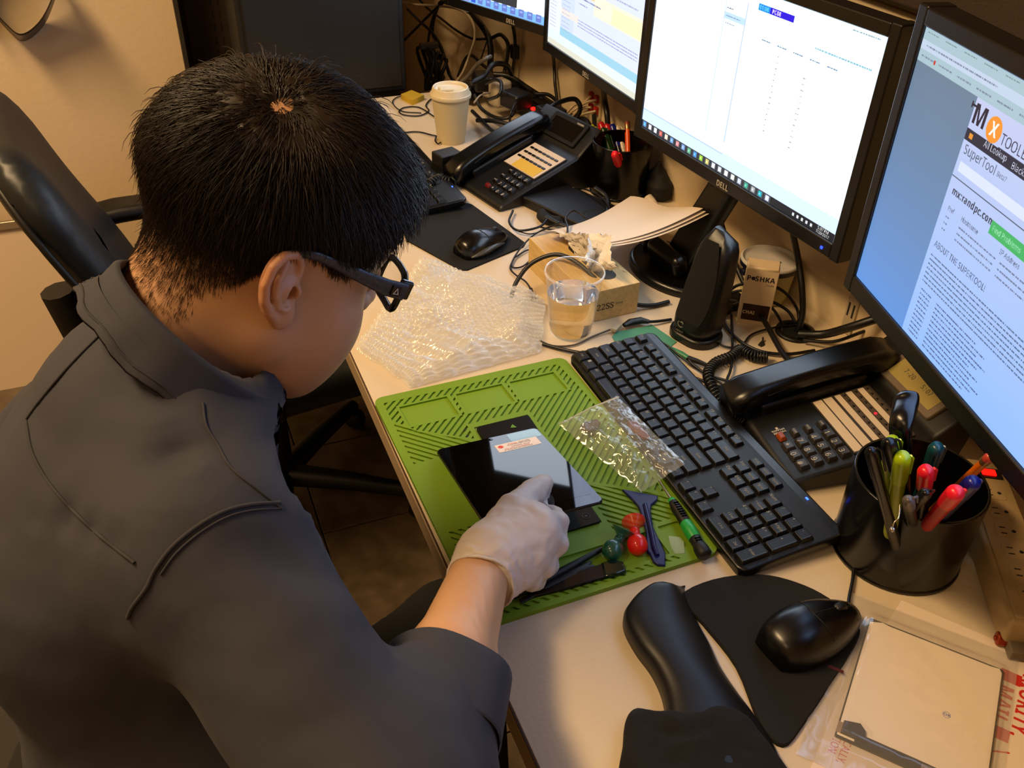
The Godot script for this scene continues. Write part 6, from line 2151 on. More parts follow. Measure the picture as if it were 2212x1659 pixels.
	wd.uv1_scale = V(14, 14, 2)
	wd.albedo_color = Color(1.0, 0.97, 0.9)
	mk("carton", MB.new().box(V(0, 0.027, 0), V(0.094, 0.054, 0.200), Basis(), 0.0012).done(), wd, t)
	mk("opening", MB.new().prism(rrect(0.030, 0.125, 0.0145, 5, Vector2(0.010, 0.012)), 0.0538, 0.0546).done(), mat("opening_grey", Color(0.17, 0.14, 0.11), 0.7), t)
	mk("print", text_mesh("22SS", 0.014, false, 0.0004, "serif"), mat("ink_dark", Color(0.06, 0.05, 0.03), 0.6), t, V(-0.012, 0.024, 0.1002))
	mk("print", text_mesh("tissue", 0.005, false), mat("ink_grey"), t, V(0.012, 0.026, 0.1002))
	t = thing("tissue", "white tissue standing out of the wood coloured box", "tissue")
	var fn := FastNoiseLite.new()
	fn.seed = 8
	fn.frequency = 18.0
	var tw := mat("tissue_white", Color(0.90, 0.87, 0.82), 0.9)
	tw.backlight_enabled = true
	tw.backlight = Color(0.3, 0.28, 0.24)
	for k in 2:
		var f := func(u: float, v: float) -> Vector3:
			var a := (u - 0.5) * (1.7 if k == 0 else 2.4)
			var w := 0.020 + 0.052 * v
			var p := V(0.401 - 0.024 * v * (1.0 if k == 0 else -0.6) + 0.012 * cos(a * 3.0 + k), DY + 0.048 + 0.066 * v - 0.022 * v * v * (0.2 + absf(a)), -0.162 + a * w * 0.8 + 0.02 * k * v)
			return p + V(fn.get_noise_2d(u * 3.0, v * 3.0 + k * 9.0), fn.get_noise_2d(u * 3.0 + 5.0, v * 3.0), 0) * 0.008
		mk("ply", sheet(f, 24, 14, 0.0004), tw, t)
	# bubble wrap
	t = thing("bubble_wrap", "crumpled clear bubble wrap on the desk beside the mat", "bubble wrap")
	var b0 := Vector3(0.181, 0.76, -0.3543)
	var b1 := Vector3(0.3193, 0.76, -0.1476)
	var b2 := Vector3(0.2596, 0.75, -0.0302)
	var b3 := Vector3(0.0591, 0.744, -0.0115)
	var b4 := Vector3(0.0095, 0.744, -0.1302)
	var film := clear("wrap_film", Color(0.92, 0.93, 0.92), 0.24, 0.05)
	var fq := FastNoiseLite.new()
	fq.seed = 31
	fq.frequency = 7.0
	fq.fractal_octaves = 3
	for k in 2:
		var f := func(u: float, v: float) -> Vector3:
			# u along the far edge to the near one, v from the desk edge to the cup
			var l := b0.lerp(b4, u) if u < 0.999 else b4
			var r := b1.lerp(b2, clampf(u * 1.35, 0, 1)).lerp(b3, smoothstep(0.70, 1.0, u))
			var p: Vector3 = l.lerp(r, v)
			var e := minf(1.0, minf(minf(u, 1.0 - u), minf(v, 1.0 - v)) * 7.0)
			var px := u * 34.0
			var py := v * 26.0 + (0.5 if int(px) % 2 == 1 else 0.0)
			var cx: float = px - floorf(px) - 0.5
			var cy: float = py - floorf(py) - 0.5
			var dome := sqrt(maxf(0.0, 0.20 - cx * cx - cy * cy)) * 0.0105 * (1.0 if k == 1 else 0.3)
			p.y = DY + 0.002 + 0.006 * k + e * (0.016 + 0.022 * fq.get_noise_2d(p.x * 1.2 + k * 2.0, p.z * 1.2)) + dome + 0.014 * e * k * maxf(0.0, fq.get_noise_2d(p.x * 0.5 + 9.0, p.z * 0.5))
			p.y = maxf(p.y, DY + 0.0012 + 0.002 * k + dome)
			p.x += fn.get_noise_2d(p.z, 3.0) * 0.006
			return p
		mk("film", sheet(f, 204, 156, 0.0), film, t)
	# loose sheets of paper over the tissue box
	t = thing("paper_sheets", "loose white paper sheets resting over the tissue box and the clutter", "paper")
	var pw := mat("paper_white", Color(0.82, 0.76, 0.68), 0.8)
	var q0 := Vector3(0.3655, 0.81, -0.2626)
	var q1 := Vector3(0.5642, 0.81, -0.3393)
	var q2 := Vector3(0.5796, 0.86, -0.1387)
	var q3 := Vector3(0.3809, 0.815, -0.1918)
	for k in 3:
		var f := func(u: float, v: float) -> Vector3:
			var p := q0.lerp(q1, u).lerp(q3.lerp(q2, u), v) + V(0.003 * k, -0.0007 * k, 0.005 * k)
			p.y += 0.010 * sin(v * PI) * (1.0 - u) + 0.003 * sin(v * 9.0 + k) * u - 0.012 * sin(u * PI) + 0.012 * pow(u * v, 3.0)
			return p
		mk("sheet", sheet(f, 20, 16, 0.0003), pw, t)
	var rolled := []
	var rp := [Vector3(0.5828, 0.815, -0.3131), Vector3(0.5852, 0.81, -0.2996), Vector3(0.5763, 0.81, -0.2673)]
	tag(mk("paper_roll", MB.new().tube(spline(rp), 0.0095, 14).done(), pw), "small rolled slip of white paper at the far corner of the loose sheets", "paper")
	# teal sticky note partly under the keyboard
	tag(mk("sticky_note", MB.new().prism([Vector2(0.3790, -0.0345), Vector2(0.3915, -0.0437), Vector2(0.4518, -0.0428), Vector2(0.4546, -0.0334), Vector2(0.4645, 0.0111), Vector2(0.4502, 0.0192), Vector2(0.3889, 0.0319), Vector2(0.3718, 0.0065)], DY + 0.0004, DY + 0.0012).done(), mat("note_teal", Color(0.28, 0.55, 0.45), 0.8)), "pale teal sticky note under the far end of the keyboard", "sticky note")
	t = thing("note_pad", "small yellow sticky note pad at the far end of the desk", "note pad")
	mk("pad", MB.new().prism([Vector2(0.3766, -1.1560), Vector2(0.4099, -1.1776), Vector2(0.4277, -1.1324), Vector2(0.3906, -1.1060)], DY, DY + 0.013, 0.0005).done(), mat("pad_yellow", Color(0.70, 0.58, 0.12), 0.8), t)
	tag(mk("label_sticker", MB.new().prism([Vector2(0.3117, -1.1482), Vector2(0.3278, -1.1569), Vector2(0.3368, -1.0596), Vector2(0.3206, -1.0455)], DY + 0.0002, DY + 0.0006).done(), mat("sticker_white", Color(0.82, 0.76, 0.68), 0.6)), "small white printed label stuck on the far end of the desk", "label")

func build_speaker() -> void:
	var t := thing("speaker", "small black desk speaker with a pale emblem between tissue box and phone", "speaker", Vector3(0.500, DY, 0.006), -72.0)
	# local: front towards +z, leaning back
	var m := grain(mat("speaker_black", Color(0.018, 0.017, 0.016), 0.38), 60.0, 0.1, 0.4)
	var rr := []
	for i in 15:
		var f := i / 14.0
		var y := 0.012 + 0.152 * f
		var w := lerpf(0.074, 0.056, f) * (1.0 - 0.5 * pow(f, 14.0)) * (0.86 + 0.14 * minf(1.0, f * 8.0))
		var d := lerpf(0.058, 0.040, f) * (1.0 - 0.6 * pow(f, 12.0))
		var ring := []
		for q in rrect(w, d, minf(w, d) * 0.36, 4):
			ring.append(V(q.x, y - (0.006 * (q.x / w) * 2.0 if i == 14 else 0.0), q.y - 0.026 * f))
		rr.append(ring)
	var topc := []
	var botc := []
	for k in rr[0].size():
		topc.append(V(0, 0.1665, -0.027))
		botc.append(V(0, 0.010, 0))
	mk("cabinet", MB.new().rows([botc] + rr + [topc], true).done(), m, t)
	var gr := []
	for i in 13:
		var f := i / 12.0
		var y := 0.034 + 0.125 * f
		var w := lerpf(0.060, 0.040, f) * pow(sin(PI * clampf(0.10 + 0.84 * f, 0, 1)), 0.35)
		var z := lerpf(0.058, 0.040, (y - 0.012) / 0.152) / 2 - 0.026 * (y - 0.012) / 0.152 + 0.0016
		var row := []
		for k in 9:
			var x := -w / 2 + w * k / 8.0
			row.append(V(x, y, z - 0.010 * pow(absf(x) / 0.037, 3.0) + 0.0005))
		gr.append(row)
	mk("grille", MB.new().rows(gr).done(), grain(mat("grille_cloth", Color(0.014, 0.013, 0.013), 0.9), 150.0, 0.3, 1.6), t)
	mk("foot", MB.new().prism(rrect(0.078, 0.066, 0.028, 5), 0.0, 0.013, 0.004, 2).done(), m, t)
	var g := mat("emblem_grey", Color(0.42, 0.42, 0.38), 0.4)
	var lg := mk("emblem", MB.new().tube([V(-0.004, 0.0045, 0), V(-0.0055, 0.001, 0), V(-0.003, -0.003, 0), V(0.001, -0.0042, 0), V(0.004, -0.002, 0)], 0.0010, 6).tube([V(-0.001, 0.004, 0), V(0.002, 0.0055, 0), V(0.0045, 0.003, 0)], 0.0010, 6).done(), g, t, V(-0.010, 0.026, 0.0275))
	mk("print", text_mesh("Logitech", 0.0042, false), g, t, V(-0.010, 0.0165, 0.0292))

# ---------- cables and small electrical things ----------
func wire(called: String, label: String, pts: Array, r: float, m: Material, cat := "cable") -> MeshInstance3D:
	var o := mk(called, cable(pts, r), m)
	tag(o, label, cat)
	return o

func build_cables() -> void:
	var b := mat("cord_black", Color(0.018, 0.016, 0.015), 0.45)
	var w := mat("cord_white", Color(0.62, 0.57, 0.48), 0.5)
	var g := mat("cord_grey", Color(0.30, 0.27, 0.22), 0.5)
	# under the near screens
	wire("power_cable", "thick black cable dropping from the wide monitor past the drink carton to the phone", [Vector3(0.6, 0.9043, -0.1513), Vector3(0.62, 0.8423, -0.1405), Vector3(0.63, 0.7918, -0.1042), Vector3(0.62, 0.7634, -0.0343), Vector3(0.6, 0.76, 0.0395), Vector3(0.56, 0.7748, 0.1339), Vector3(0.55, 0.784, 0.1745)], 0.0042, b)
	wire("video_cable", "black cable hanging in front of the food tub down to the desk grommet", [Vector3(0.64, 0.8915, 0.0055), Vector3(0.66, 0.8435, 0.0083), Vector3(0.66, 0.8074, 0.0299), Vector3(0.66, 0.7745, 0.0436), Vector3(0.655, 0.7507, 0.0506), Vector3(0.65, 0.734, 0.0491)], 0.0048, b)
	wire("cable_bundle", "thick dark cable running from the grommet towards the nearest monitor", [Vector3(0.6408, 0.75, 0.0678), Vector3(0.6655, 0.76, 0.0931), Vector3(0.6804, 0.79, 0.1267), Vector3(0.6995, 0.81, 0.146), Vector3(0.7313, 0.83, 0.168)], 0.0065, b)
	wire("cable", "thin dark cable just below the thick one by the grommet", [Vector3(0.6395, 0.748, 0.0816), Vector3(0.6717, 0.755, 0.1085), Vector3(0.7089, 0.77, 0.1197), Vector3(0.7331, 0.78, 0.1276), Vector3(0.7629, 0.79, 0.1483)], 0.0026, b)
	wire("cable", "black cable looping in front of the drink carton, upper of the arcs", [Vector3(0.5634, 0.77, -0.0278), Vector3(0.5754, 0.8, -0.0167), Vector3(0.602, 0.81, 0.0023), Vector3(0.6344, 0.8, 0.019), Vector3(0.659, 0.77, 0.0326), Vector3(0.6541, 0.746, 0.0523)], 0.0024, b)
	wire("cable", "black cable looping in front of the drink carton, middle of the arcs", [Vector3(0.5792, 0.76, -0.055), Vector3(0.597, 0.78, -0.0306), Vector3(0.6088, 0.785, 0.0004), Vector3(0.6236, 0.77, 0.0228), Vector3(0.6371, 0.748, 0.0327)], 0.0022, b)
	wire("cable", "black cable looping in front of the maroon patch, lowest of the arcs", [Vector3(0.5746, 0.752, -0.0334), Vector3(0.6031, 0.765, -0.0225), Vector3(0.6318, 0.77, -0.0034), Vector3(0.6544, 0.76, 0.0164), Vector3(0.6617, 0.746, 0.0325)], 0.0024, b)
	wire("cable", "black cable lying flat on the desk from the speaker to the phone", [Vector3(0.5858, 0.75, -0.0706), Vector3(0.5585, 0.746, -0.0131), Vector3(0.5506, 0.745, 0.0379), Vector3(0.5634, 0.745, 0.0796), Vector3(0.5962, 0.746, 0.102), Vector3(0.6366, 0.75, 0.1127)], 0.0026, b)
	wire("cable", "thin black cable curving left of the small leaf on the desk", [Vector3(0.5165, 0.744, 0.0213), Vector3(0.5225, 0.744, 0.0502), Vector3(0.5454, 0.744, 0.0584), Vector3(0.5807, 0.744, 0.0363), Vector3(0.6289, 0.745, 0.0332), Vector3(0.67, 0.746, 0.0412)], 0.0017, b)
	wire("cable", "thin black cable running behind the coiled cord to the keyboard", [Vector3(0.5798, 0.746, -0.0199), Vector3(0.5352, 0.748, 0.0506), Vector3(0.5004, 0.748, 0.1017), Vector3(0.4814, 0.746, 0.1221), Vector3(0.4636, 0.744, 0.1362), Vector3(0.4342, 0.744, 0.0983)], 0.0020, b)
	wire("cable", "black loop of cable lying at the front of the nearest phone", [Vector3(0.5265, 0.746, 0.1445), Vector3(0.489, 0.745, 0.1434), Vector3(0.4755, 0.745, 0.1268), Vector3(0.4584, 0.746, 0.1077), Vector3(0.4483, 0.75, 0.0859), Vector3(0.4463, 0.752, 0.0734)], 0.0021, b)
	wire("phone_lead", "thin black lead hanging down the front corner of the nearest phone", [Vector3(0.4624, 0.762, 0.2218), Vector3(0.4575, 0.76, 0.2483), Vector3(0.4458, 0.754, 0.271), Vector3(0.4353, 0.744, 0.2834)], 0.0017, b)
	var gm := thing("desk_grommet", "round black cable grommet in the desk with cables through it", "grommet", Vector3(0.6508, 0.74, 0.0495))
	mk("ring", MB.new().lathe([Vector2(0.022, 0.0), Vector2(0.031, 0.0), Vector2(0.030, 0.004), Vector2(0.024, 0.005), Vector2(0.022, 0.003)]).done(), b, gm)
	mk("cover", MB.new().prism(rrect(0.040, 0.040, 0.0195, 6), 0.0002, 0.002).done(), mat("hole_black", Color(0.005, 0.005, 0.005), 0.9), gm)
	for k in 3:
		mk("plug_block", rbox(V(0.030, 0.022, 0.024), 0.005, 2), b, tag(thing("power_adapter", ["black plug adapter among the cables behind the speaker", "small black adapter lying left of the drink carton", "black adapter block under the loose paper sheets"][k], "adapter", [Vector3(0.5722, 0.751, -0.036), Vector3(0.5992, 0.751, -0.0487), Vector3(0.5634, 0.76, -0.2618)][k], 20.0 + 30 * k), ["black plug adapter among the cables behind the speaker", "small black adapter lying left of the drink carton", "black adapter block under the loose paper sheets"][k], "adapter"))
	var leaf := thing("dried_leaf", "tiny brownish green dried leaf on the desk among the cables", "leaf")
	mk("blade", MB.new().prism([Vector2(0.5750, 0.0604), Vector2(0.5841, 0.0543), Vector2(0.5894, 0.0549), Vector2(0.5849, 0.0640), Vector2(0.5767, 0.0663)], DY + 0.0005, DY + 0.002, 0.0004).done(), mat("leaf_olive", Color(0.13, 0.11, 0.04), 0.7), leaf)
	mk("stem", MB.new().tube([Vector3(0.5835, 0.742, 0.0584), Vector3(0.5868, 0.745, 0.055), Vector3(0.5887, 0.746, 0.052)], 0.0014, 6).done(), mat("leaf_olive"), leaf)
	# across the middle of the desk
	wire("audio_cable", "thick black cable arching from the bubble wrap behind the water cup", [Vector3(0.2715, 0.752, -0.176), Vector3(0.2893, 0.77, -0.1937), Vector3(0.3185, 0.79, -0.2043), Vector3(0.3518, 0.806, -0.1904), Vector3(0.3726, 0.806, -0.1572), Vector3(0.3919, 0.79, -0.12), Vector3(0.4138, 0.77, -0.096), Vector3(0.4458, 0.752, -0.0912), Vector3(0.4778, 0.745, -0.0876), Vector3(0.5079, 0.745, -0.0889)], 0.0036, b)
	var jk := thing("audio_plug", "black audio lead ending in a small metal jack, left of the water cup", "plug")
	mk("lead", cable([Vector3(0.3329, 0.744, -0.3116), Vector3(0.3122, 0.743, -0.281), Vector3(0.3112, 0.743, -0.2578), Vector3(0.3184, 0.743, -0.229), Vector3(0.3146, 0.745, -0.1948)], 0.0015), b, jk)
	mk("barrel", MB.new().tube([Vector3(0.3155, 0.746, -0.1989), Vector3(0.3085, 0.746, -0.1766), Vector3(0.3061, 0.746, -0.1652)], [0.0026, 0.0044, 0.0044], 10).done(), b, jk)
	mk("jack", MB.new().tube([Vector3(0.3068, 0.746, -0.165), Vector3(0.3155, 0.745, -0.1591), Vector3(0.3197, 0.745, -0.1576)], [0.0017, 0.0017, 0.0008], 8).done(), mat("jack_silver", Color(0.7, 0.62, 0.45), 0.25, 0.9), jk)
	wire("thin_lead", "thin looping black lead on the desk behind the audio plug", [Vector3(0.3323, 0.744, -0.3101), Vector3(0.3638, 0.744, -0.3277), Vector3(0.3699, 0.744, -0.3111), Vector3(0.3339, 0.744, -0.2765), Vector3(0.3155, 0.744, -0.283), Vector3(0.3423, 0.746, -0.3222), Vector3(0.3872, 0.75, -0.3629), Vector3(0.4259, 0.76, -0.3706), Vector3(0.4336, 0.78, -0.3402)], 0.0015, b)
	wire("thin_lead", "thin black lead running from the far phone over the loose sheets", [Vector3(0.3802, 0.82, -0.2104), Vector3(0.3937, 0.825, -0.2386), Vector3(0.4097, 0.82, -0.2801), Vector3(0.4439, 0.81, -0.3188), Vector3(0.4607, 0.8, -0.3064)], 0.0018, b)
	var us := thing("white_cable", "thin white cable from the bubble wrap to a white connector beside the teal note", "cable")
	mk("lead", cable([Vector3(0.2685, 0.746, -0.0555), Vector3(0.2839, 0.743, -0.039), Vector3(0.314, 0.743, -0.0308), Vector3(0.3498, 0.743, -0.0418), Vector3(0.382, 0.745, -0.0474)], 0.0014), g, us)
	mk("connector", MB.new().box(Vector3(0.3922, 0.746, -0.0475), V(0.009, 0.006, 0.020), Basis(Vector3.UP, -0.95), 0.0015, 2).done(), mat("connector_white", Color(0.75, 0.68, 0.56), 0.4), us)
	var ub := thing("black_connector", "black cable connector behind the teal note, leading to the speaker", "connector")
	mk("shell", MB.new().tube([Vector3(0.4049, 0.748, -0.0466), Vector3(0.4186, 0.748, -0.0515), Vector3(0.4366, 0.748, -0.0506), Vector3(0.4461, 0.748, -0.043)], [0.004, 0.0068, 0.0068, 0.004], 10, false, null, 0.7).done(), b, ub)
	mk("lead", cable([Vector3(0.4448, 0.748, -0.0435), Vector3(0.4607, 0.746, -0.0425), Vector3(0.4855, 0.744, -0.0427)], 0.0024), b, ub)
	wire("keyboard_cable", "black cable running from the bubble wrap into the far end of the keyboard", [Vector3(0.2704, 0.744, -0.0475), Vector3(0.2871, 0.744, -0.0297), Vector3(0.3041, 0.746, -0.0101), Vector3(0.3218, 0.748, 0.007)], 0.0030, b)
	var mp := thing("green_plug", "mint green audio plug with black leads beside the speaker", "plug")
	mk("barrel", MB.new().tube([Vector3(0.4385, 0.75, 0.0345), Vector3(0.4446, 0.75, 0.0534), Vector3(0.4492, 0.75, 0.0664)], [0.0030, 0.0052, 0.0042], 10).done(), mat("plug_mint", Color(0.16, 0.46, 0.30), 0.4), mp)
	mk("collar", MB.new().tube([Vector3(0.4492, 0.75, 0.0651), Vector3(0.4585, 0.749, 0.0757), Vector3(0.4707, 0.746, 0.0879)], [0.0042, 0.0040, 0.0028], 10).done(), b, mp)
	mk("lead", cable([Vector3(0.4247, 0.752, 0.0118), Vector3(0.4342, 0.754, 0.0303), Vector3(0.4416, 0.75, 0.0586), Vector3(0.452, 0.746, 0.0934), Vector3(0.4648, 0.746, 0.1337), Vector3(0.4592, 0.746, 0.177), Vector3(0.4479, 0.746, 0.2053)], 0.0015), b, mp)
	# far end: wall sockets, strip, adapters and the knot of cables
	var wp := thing("wall_jack", "beige wall plate with red data plugs below the squarish monitor", "wall socket")
	var j0 := Vector3(0.713, 0.8185, -0.7926)
	mk("plate", MB.new().box(V(WALL - 0.0115, j0.y + 0.01, j0.z), V(0.006, 0.125, 0.085), Basis(), 0.002).done(), mat("plate_beige", Color(0.68, 0.6, 0.46), 0.5), wp)
	for q in [Vector3(0.706, 0.8323, -0.7899), Vector3(0.706, 0.8323, -0.7648), Vector3(0.706, 0.8074, -0.7879), Vector3(0.706, 0.8076, -0.7627)]:
		mk("red_plug", rbox(V(0.012, 0.016, 0.013), 0.002), mat("plug_red", Color(0.62, 0.08, 0.04), 0.4), wp, q)
	for q in [Vector3(0.71, 0.8462, -0.7959), Vector3(0.71, 0.8463, -0.7731)]:
		mk("label_mark", rbox(V(0.003, 0.008, 0.006), 0.001), mat("ink_dark"), wp, q)
	var k := 0
	for q in [[Vector3(0.7, 0.8343, -0.7825), Vector3(0.69, 0.8184, -0.7939), Vector3(0.68, 0.8019, -0.8227), Vector3(0.66, 0.7858, -0.8212)], [Vector3(0.7, 0.8333, -0.7573), Vector3(0.69, 0.8187, -0.787), Vector3(0.67, 0.7998, -0.801), Vector3(0.64, 0.789, -0.7877)], [Vector3(0.7, 0.8102, -0.7784), Vector3(0.69, 0.8033, -0.7962), Vector3(0.66, 0.7943, -0.7836), Vector3(0.62, 0.8028, -0.7363)], [Vector3(0.7, 0.8097, -0.7554), Vector3(0.68, 0.8008, -0.7702), Vector3(0.65, 0.795, -0.767), Vector3(0.6, 0.8101, -0.7218)]]:
		wire("data_cable", ["topmost pale data cable at the wall jack", "second pale data cable from the top at the wall jack", "third pale data cable from the top at the wall jack", "lowest pale data cable at the wall jack"][k], q, 0.0028, mat("cord_clear", Color(0.66, 0.58, 0.45), 0.4))
		k += 1
	var ps := thing("outlet_strip", "black outlet strip with a small red light along the partition", "power strip")
	var s0 := V(0.622, DY + 0.022, -1.15)
	var s1 := V(0.655, DY + 0.022, -0.78)
	var sd := (s1 - s0).normalized()
	var sbs := Basis(Vector3.UP.cross(sd), Vector3.UP, sd)
	mk("case", MB.new().box((s0 + s1) / 2, V(0.062, 0.044, 0.38), sbs, 0.006, 2).done(), b, ps)
	for i in 6:
		mk("socket", MB.new().box(s0.lerp(s1, 0.12 + i * 0.13) + V(0, 0.0225, 0), V(0.034, 0.004, 0.034), sbs, 0.001).done(), mat("socket_dark", Color(0.035, 0.032, 0.03), 0.3), ps)
	var sph := SphereMesh.new()
	sph.radius = 0.006
	sph.height = 0.008
	mk("red_light", sph, glow("strip_led", Color(1.0, 0.05, 0.03), 3.0), ps, Vector3(0.6015, 0.788, -0.8681))
	tag(mk("charger_cube", MB.new().box(Vector3(0.5625, 0.795, -0.9739), V(0.042, 0.060, 0.044), Basis(Vector3.UP, 0.2), 0.008, 2).done(), mat("charger_white", Color(0.70, 0.65, 0.55), 0.4)), "white rounded charger cube plugged in among black cables", "charger")
	for q in [[Vector3(0.5722, 0.802, -0.8989), 0.3, "black plug brick right of the white charger cube"], [Vector3(0.5483, 0.802, -1.043), -0.2, "black plug brick left of the white charger cube"], [Vector3(0.6069, 0.8, -0.7843), 0.1, "black plug brick right of the small red light"], [Vector3(0.5222, 0.77, -1.084), 0.5, "black plug brick just behind the paper cup"]]:
		tag(mk("plug_brick", MB.new().box(q[0], V(0.050, 0.036, 0.062), Basis(Vector3.UP, q[1]), 0.007, 2).done(), b), q[2], "adapter")
	# hanging cables
	var hang := [
		["two tone black cable dropping from the farthest monitor through a square clip", [Vector3(0.66, 0.9083, -1.152), Vector3(0.69, 0.8498, -1.202), Vector3(0.69, 0.8109, -1.199), Vector3(0.69, 0.7676, -1.209), Vector3(0.69, 0.7416, -1.217)], 0.0042],
		["thick black cable bundle hanging beside the farthest monitor", [Vector3(0.6, 0.8991, -1.3), Vector3(0.66, 0.8403, -1.361), Vector3(0.66, 0.8244, -1.309), Vector3(0.66, 0.794, -1.291), Vector3(0.66, 0.7448, -1.296), Vector3(0.66, 0.6931, -1.306), Vector3(0.63, 0.6729, -1.243)], 0.0085],
		["black cable looping right of the thick hanging bundle", [Vector3(0.67, 0.8206, -1.311), Vector3(0.68, 0.8383, -1.271), Vector3(0.68, 0.8282, -1.222), Vector3(0.68, 0.7934, -1.224), Vector3(0.68, 0.7532, -1.241), Vector3(0.66, 0.7428, -1.183)], 0.0050],
		["black cable swinging left from the thick bundle to the black case", [Vector3(0.67, 0.8121, -1.335), Vector3(0.67, 0.7804, -1.461), Vector3(0.67, 0.7678, -1.598), Vector3(0.67, 0.7663, -1.725), Vector3(0.67, 0.7646, -1.885), Vector3(0.67, 0.7802, -2.032)], 0.0036],
		["black cable crossing behind the coffee cup, hanging from the top left", [Vector3(0.62, 0.8598, -1.567), Vector3(0.62, 0.8136, -1.633), Vector3(0.62, 0.7568, -1.682), Vector3(0.62, 0.7032, -1.71), Vector3(0.6, 0.6782, -1.636), Vector3(0.58, 0.6867, -1.521)], 0.0042],
		["black cable beside the crossing one, curving to the desk near the cup", [Vector3(0.62, 0.8489, -1.589), Vector3(0.62, 0.7921, -1.644), Vector3(0.62, 0.7425, -1.662), Vector3(0.62, 0.7266, -1.598), Vector3(0.62, 0.7011, -1.549), Vector3(0.58, 0.7104, -1.397), Vector3(0.55, 0.7328, -1.251)], 0.0042],
		["dark cable slanting across the others above the coffee cup", [Vector3(0.6, 0.8942, -1.446), Vector3(0.6, 0.8249, -1.592), Vector3(0.6, 0.7394, -1.758), Vector3(0.6, 0.6851, -1.864), Vector3(0.6, 0.6261, -1.978)], 0.0040],
		["dark cable running from the case edge down past the round coil", [Vector3(0.58, 0.7885, -1.78), Vector3(0.58, 0.7847, -1.687), Vector3(0.58, 0.7841, -1.576), Vector3(0.58, 0.7768, -1.493), Vector3(0.58, 0.7534, -1.442), Vector3(0.58, 0.7207, -1.404), Vector3(0.58, 0.7037, -1.378)], 0.0040],
		["black cable straight down from the squarish monitor's left end", [Vector3(0.66, 0.9075, -0.9122), Vector3(0.7, 0.8436, -0.9813), Vector3(0.7, 0.8038, -0.971), Vector3(0.7, 0.7703, -0.956), Vector3(0.7, 0.7446, -0.9501)], 0.0040],
		["thick black cable dropping from the squarish monitor behind the far pencil cup", [Vector3(0.64, 0.9128, -0.6185), Vector3(0.69, 0.8534, -0.7011), Vector3(0.69, 0.8291, -0.6858), Vector3(0.69, 0.8072, -0.6773)], 0.0060],
		["short black cable by the red data plugs", [Vector3(0.69, 0.8085, -0.7439), Vector3(0.69, 0.7939, -0.739), Vector3(0.69, 0.7732, -0.7308)], 0.0052],
		["black cable bent like a roof over the knot of cables", [Vector3(0.6, 0.7079, -1.378), Vector3(0.64, 0.7342, -1.434), Vector3(0.64, 0.7599, -1.378), Vector3(0.64, 0.7583, -1.306), Vector3(0.64, 0.759, -1.254)], 0.0044],
		["thin black cable from the thick bundle down to the strip", [Vector3(0.67, 0.8047, -1.345), Vector3(0.67, 0.7718, -1.369), Vector3(0.67, 0.7358, -1.401), Vector3(0.67, 0.6958, -1.461), Vector3(0.62, 0.6939, -1.397)], 0.0020]]
	for h in hang:
		wire("hanging_cable", h[0], h[1], h[2], b)
	tag(mk("cable_clip", rbox(V(0.018, 0.034, 0.024), 0.003), b, self, Vector3(0.688, 0.8158, -1.194)), "square black clip on the cable below the farthest monitor", "clip")
	wire("white_lead", "white cable arching over from the case and falling behind the coffee cup", [Vector3(0.6, 0.7798, -1.899), Vector3(0.6, 0.8073, -1.749), Vector3(0.6, 0.8627, -1.487), Vector3(0.6, 0.8864, -1.336), Vector3(0.6, 0.8757, -1.259), Vector3(0.6, 0.839, -1.249), Vector3(0.6, 0.7804, -1.295), Vector3(0.58, 0.7504, -1.282), Vector3(0.55, 0.7352, -1.251)], 0.0034, w)
	wire("white_lead", "pale cable rising from behind the coffee cup into the knot", [Vector3(0.4653, 0.82, -0.9859), Vector3(0.483, 0.84, -0.9727), Vector3(0.4979, 0.87, -0.9528), Vector3(0.5061, 0.89, -0.9222), Vector3(0.5249, 0.89, -0.9376)], 0.0045, g)
	wire("white_lead", "thin white cable looped under the white charger cube", [Vector3(0.4869, 0.79, -0.9409), Vector3(0.511, 0.8, -0.9578), Vector3(0.5578, 0.79, -0.9913), Vector3(0.5922, 0.79, -0.9905), Vector3(0.6202, 0.785, -0.9871)], 0.0022, w)
	wire("white_lead", "white wire stub over the far phone's corner", [Vector3(0.5605, 0.81, -0.7582), Vector3(0.5748, 0.82, -0.7505), Vector3(0.6087, 0.82, -0.7663)], 0.0032, w)
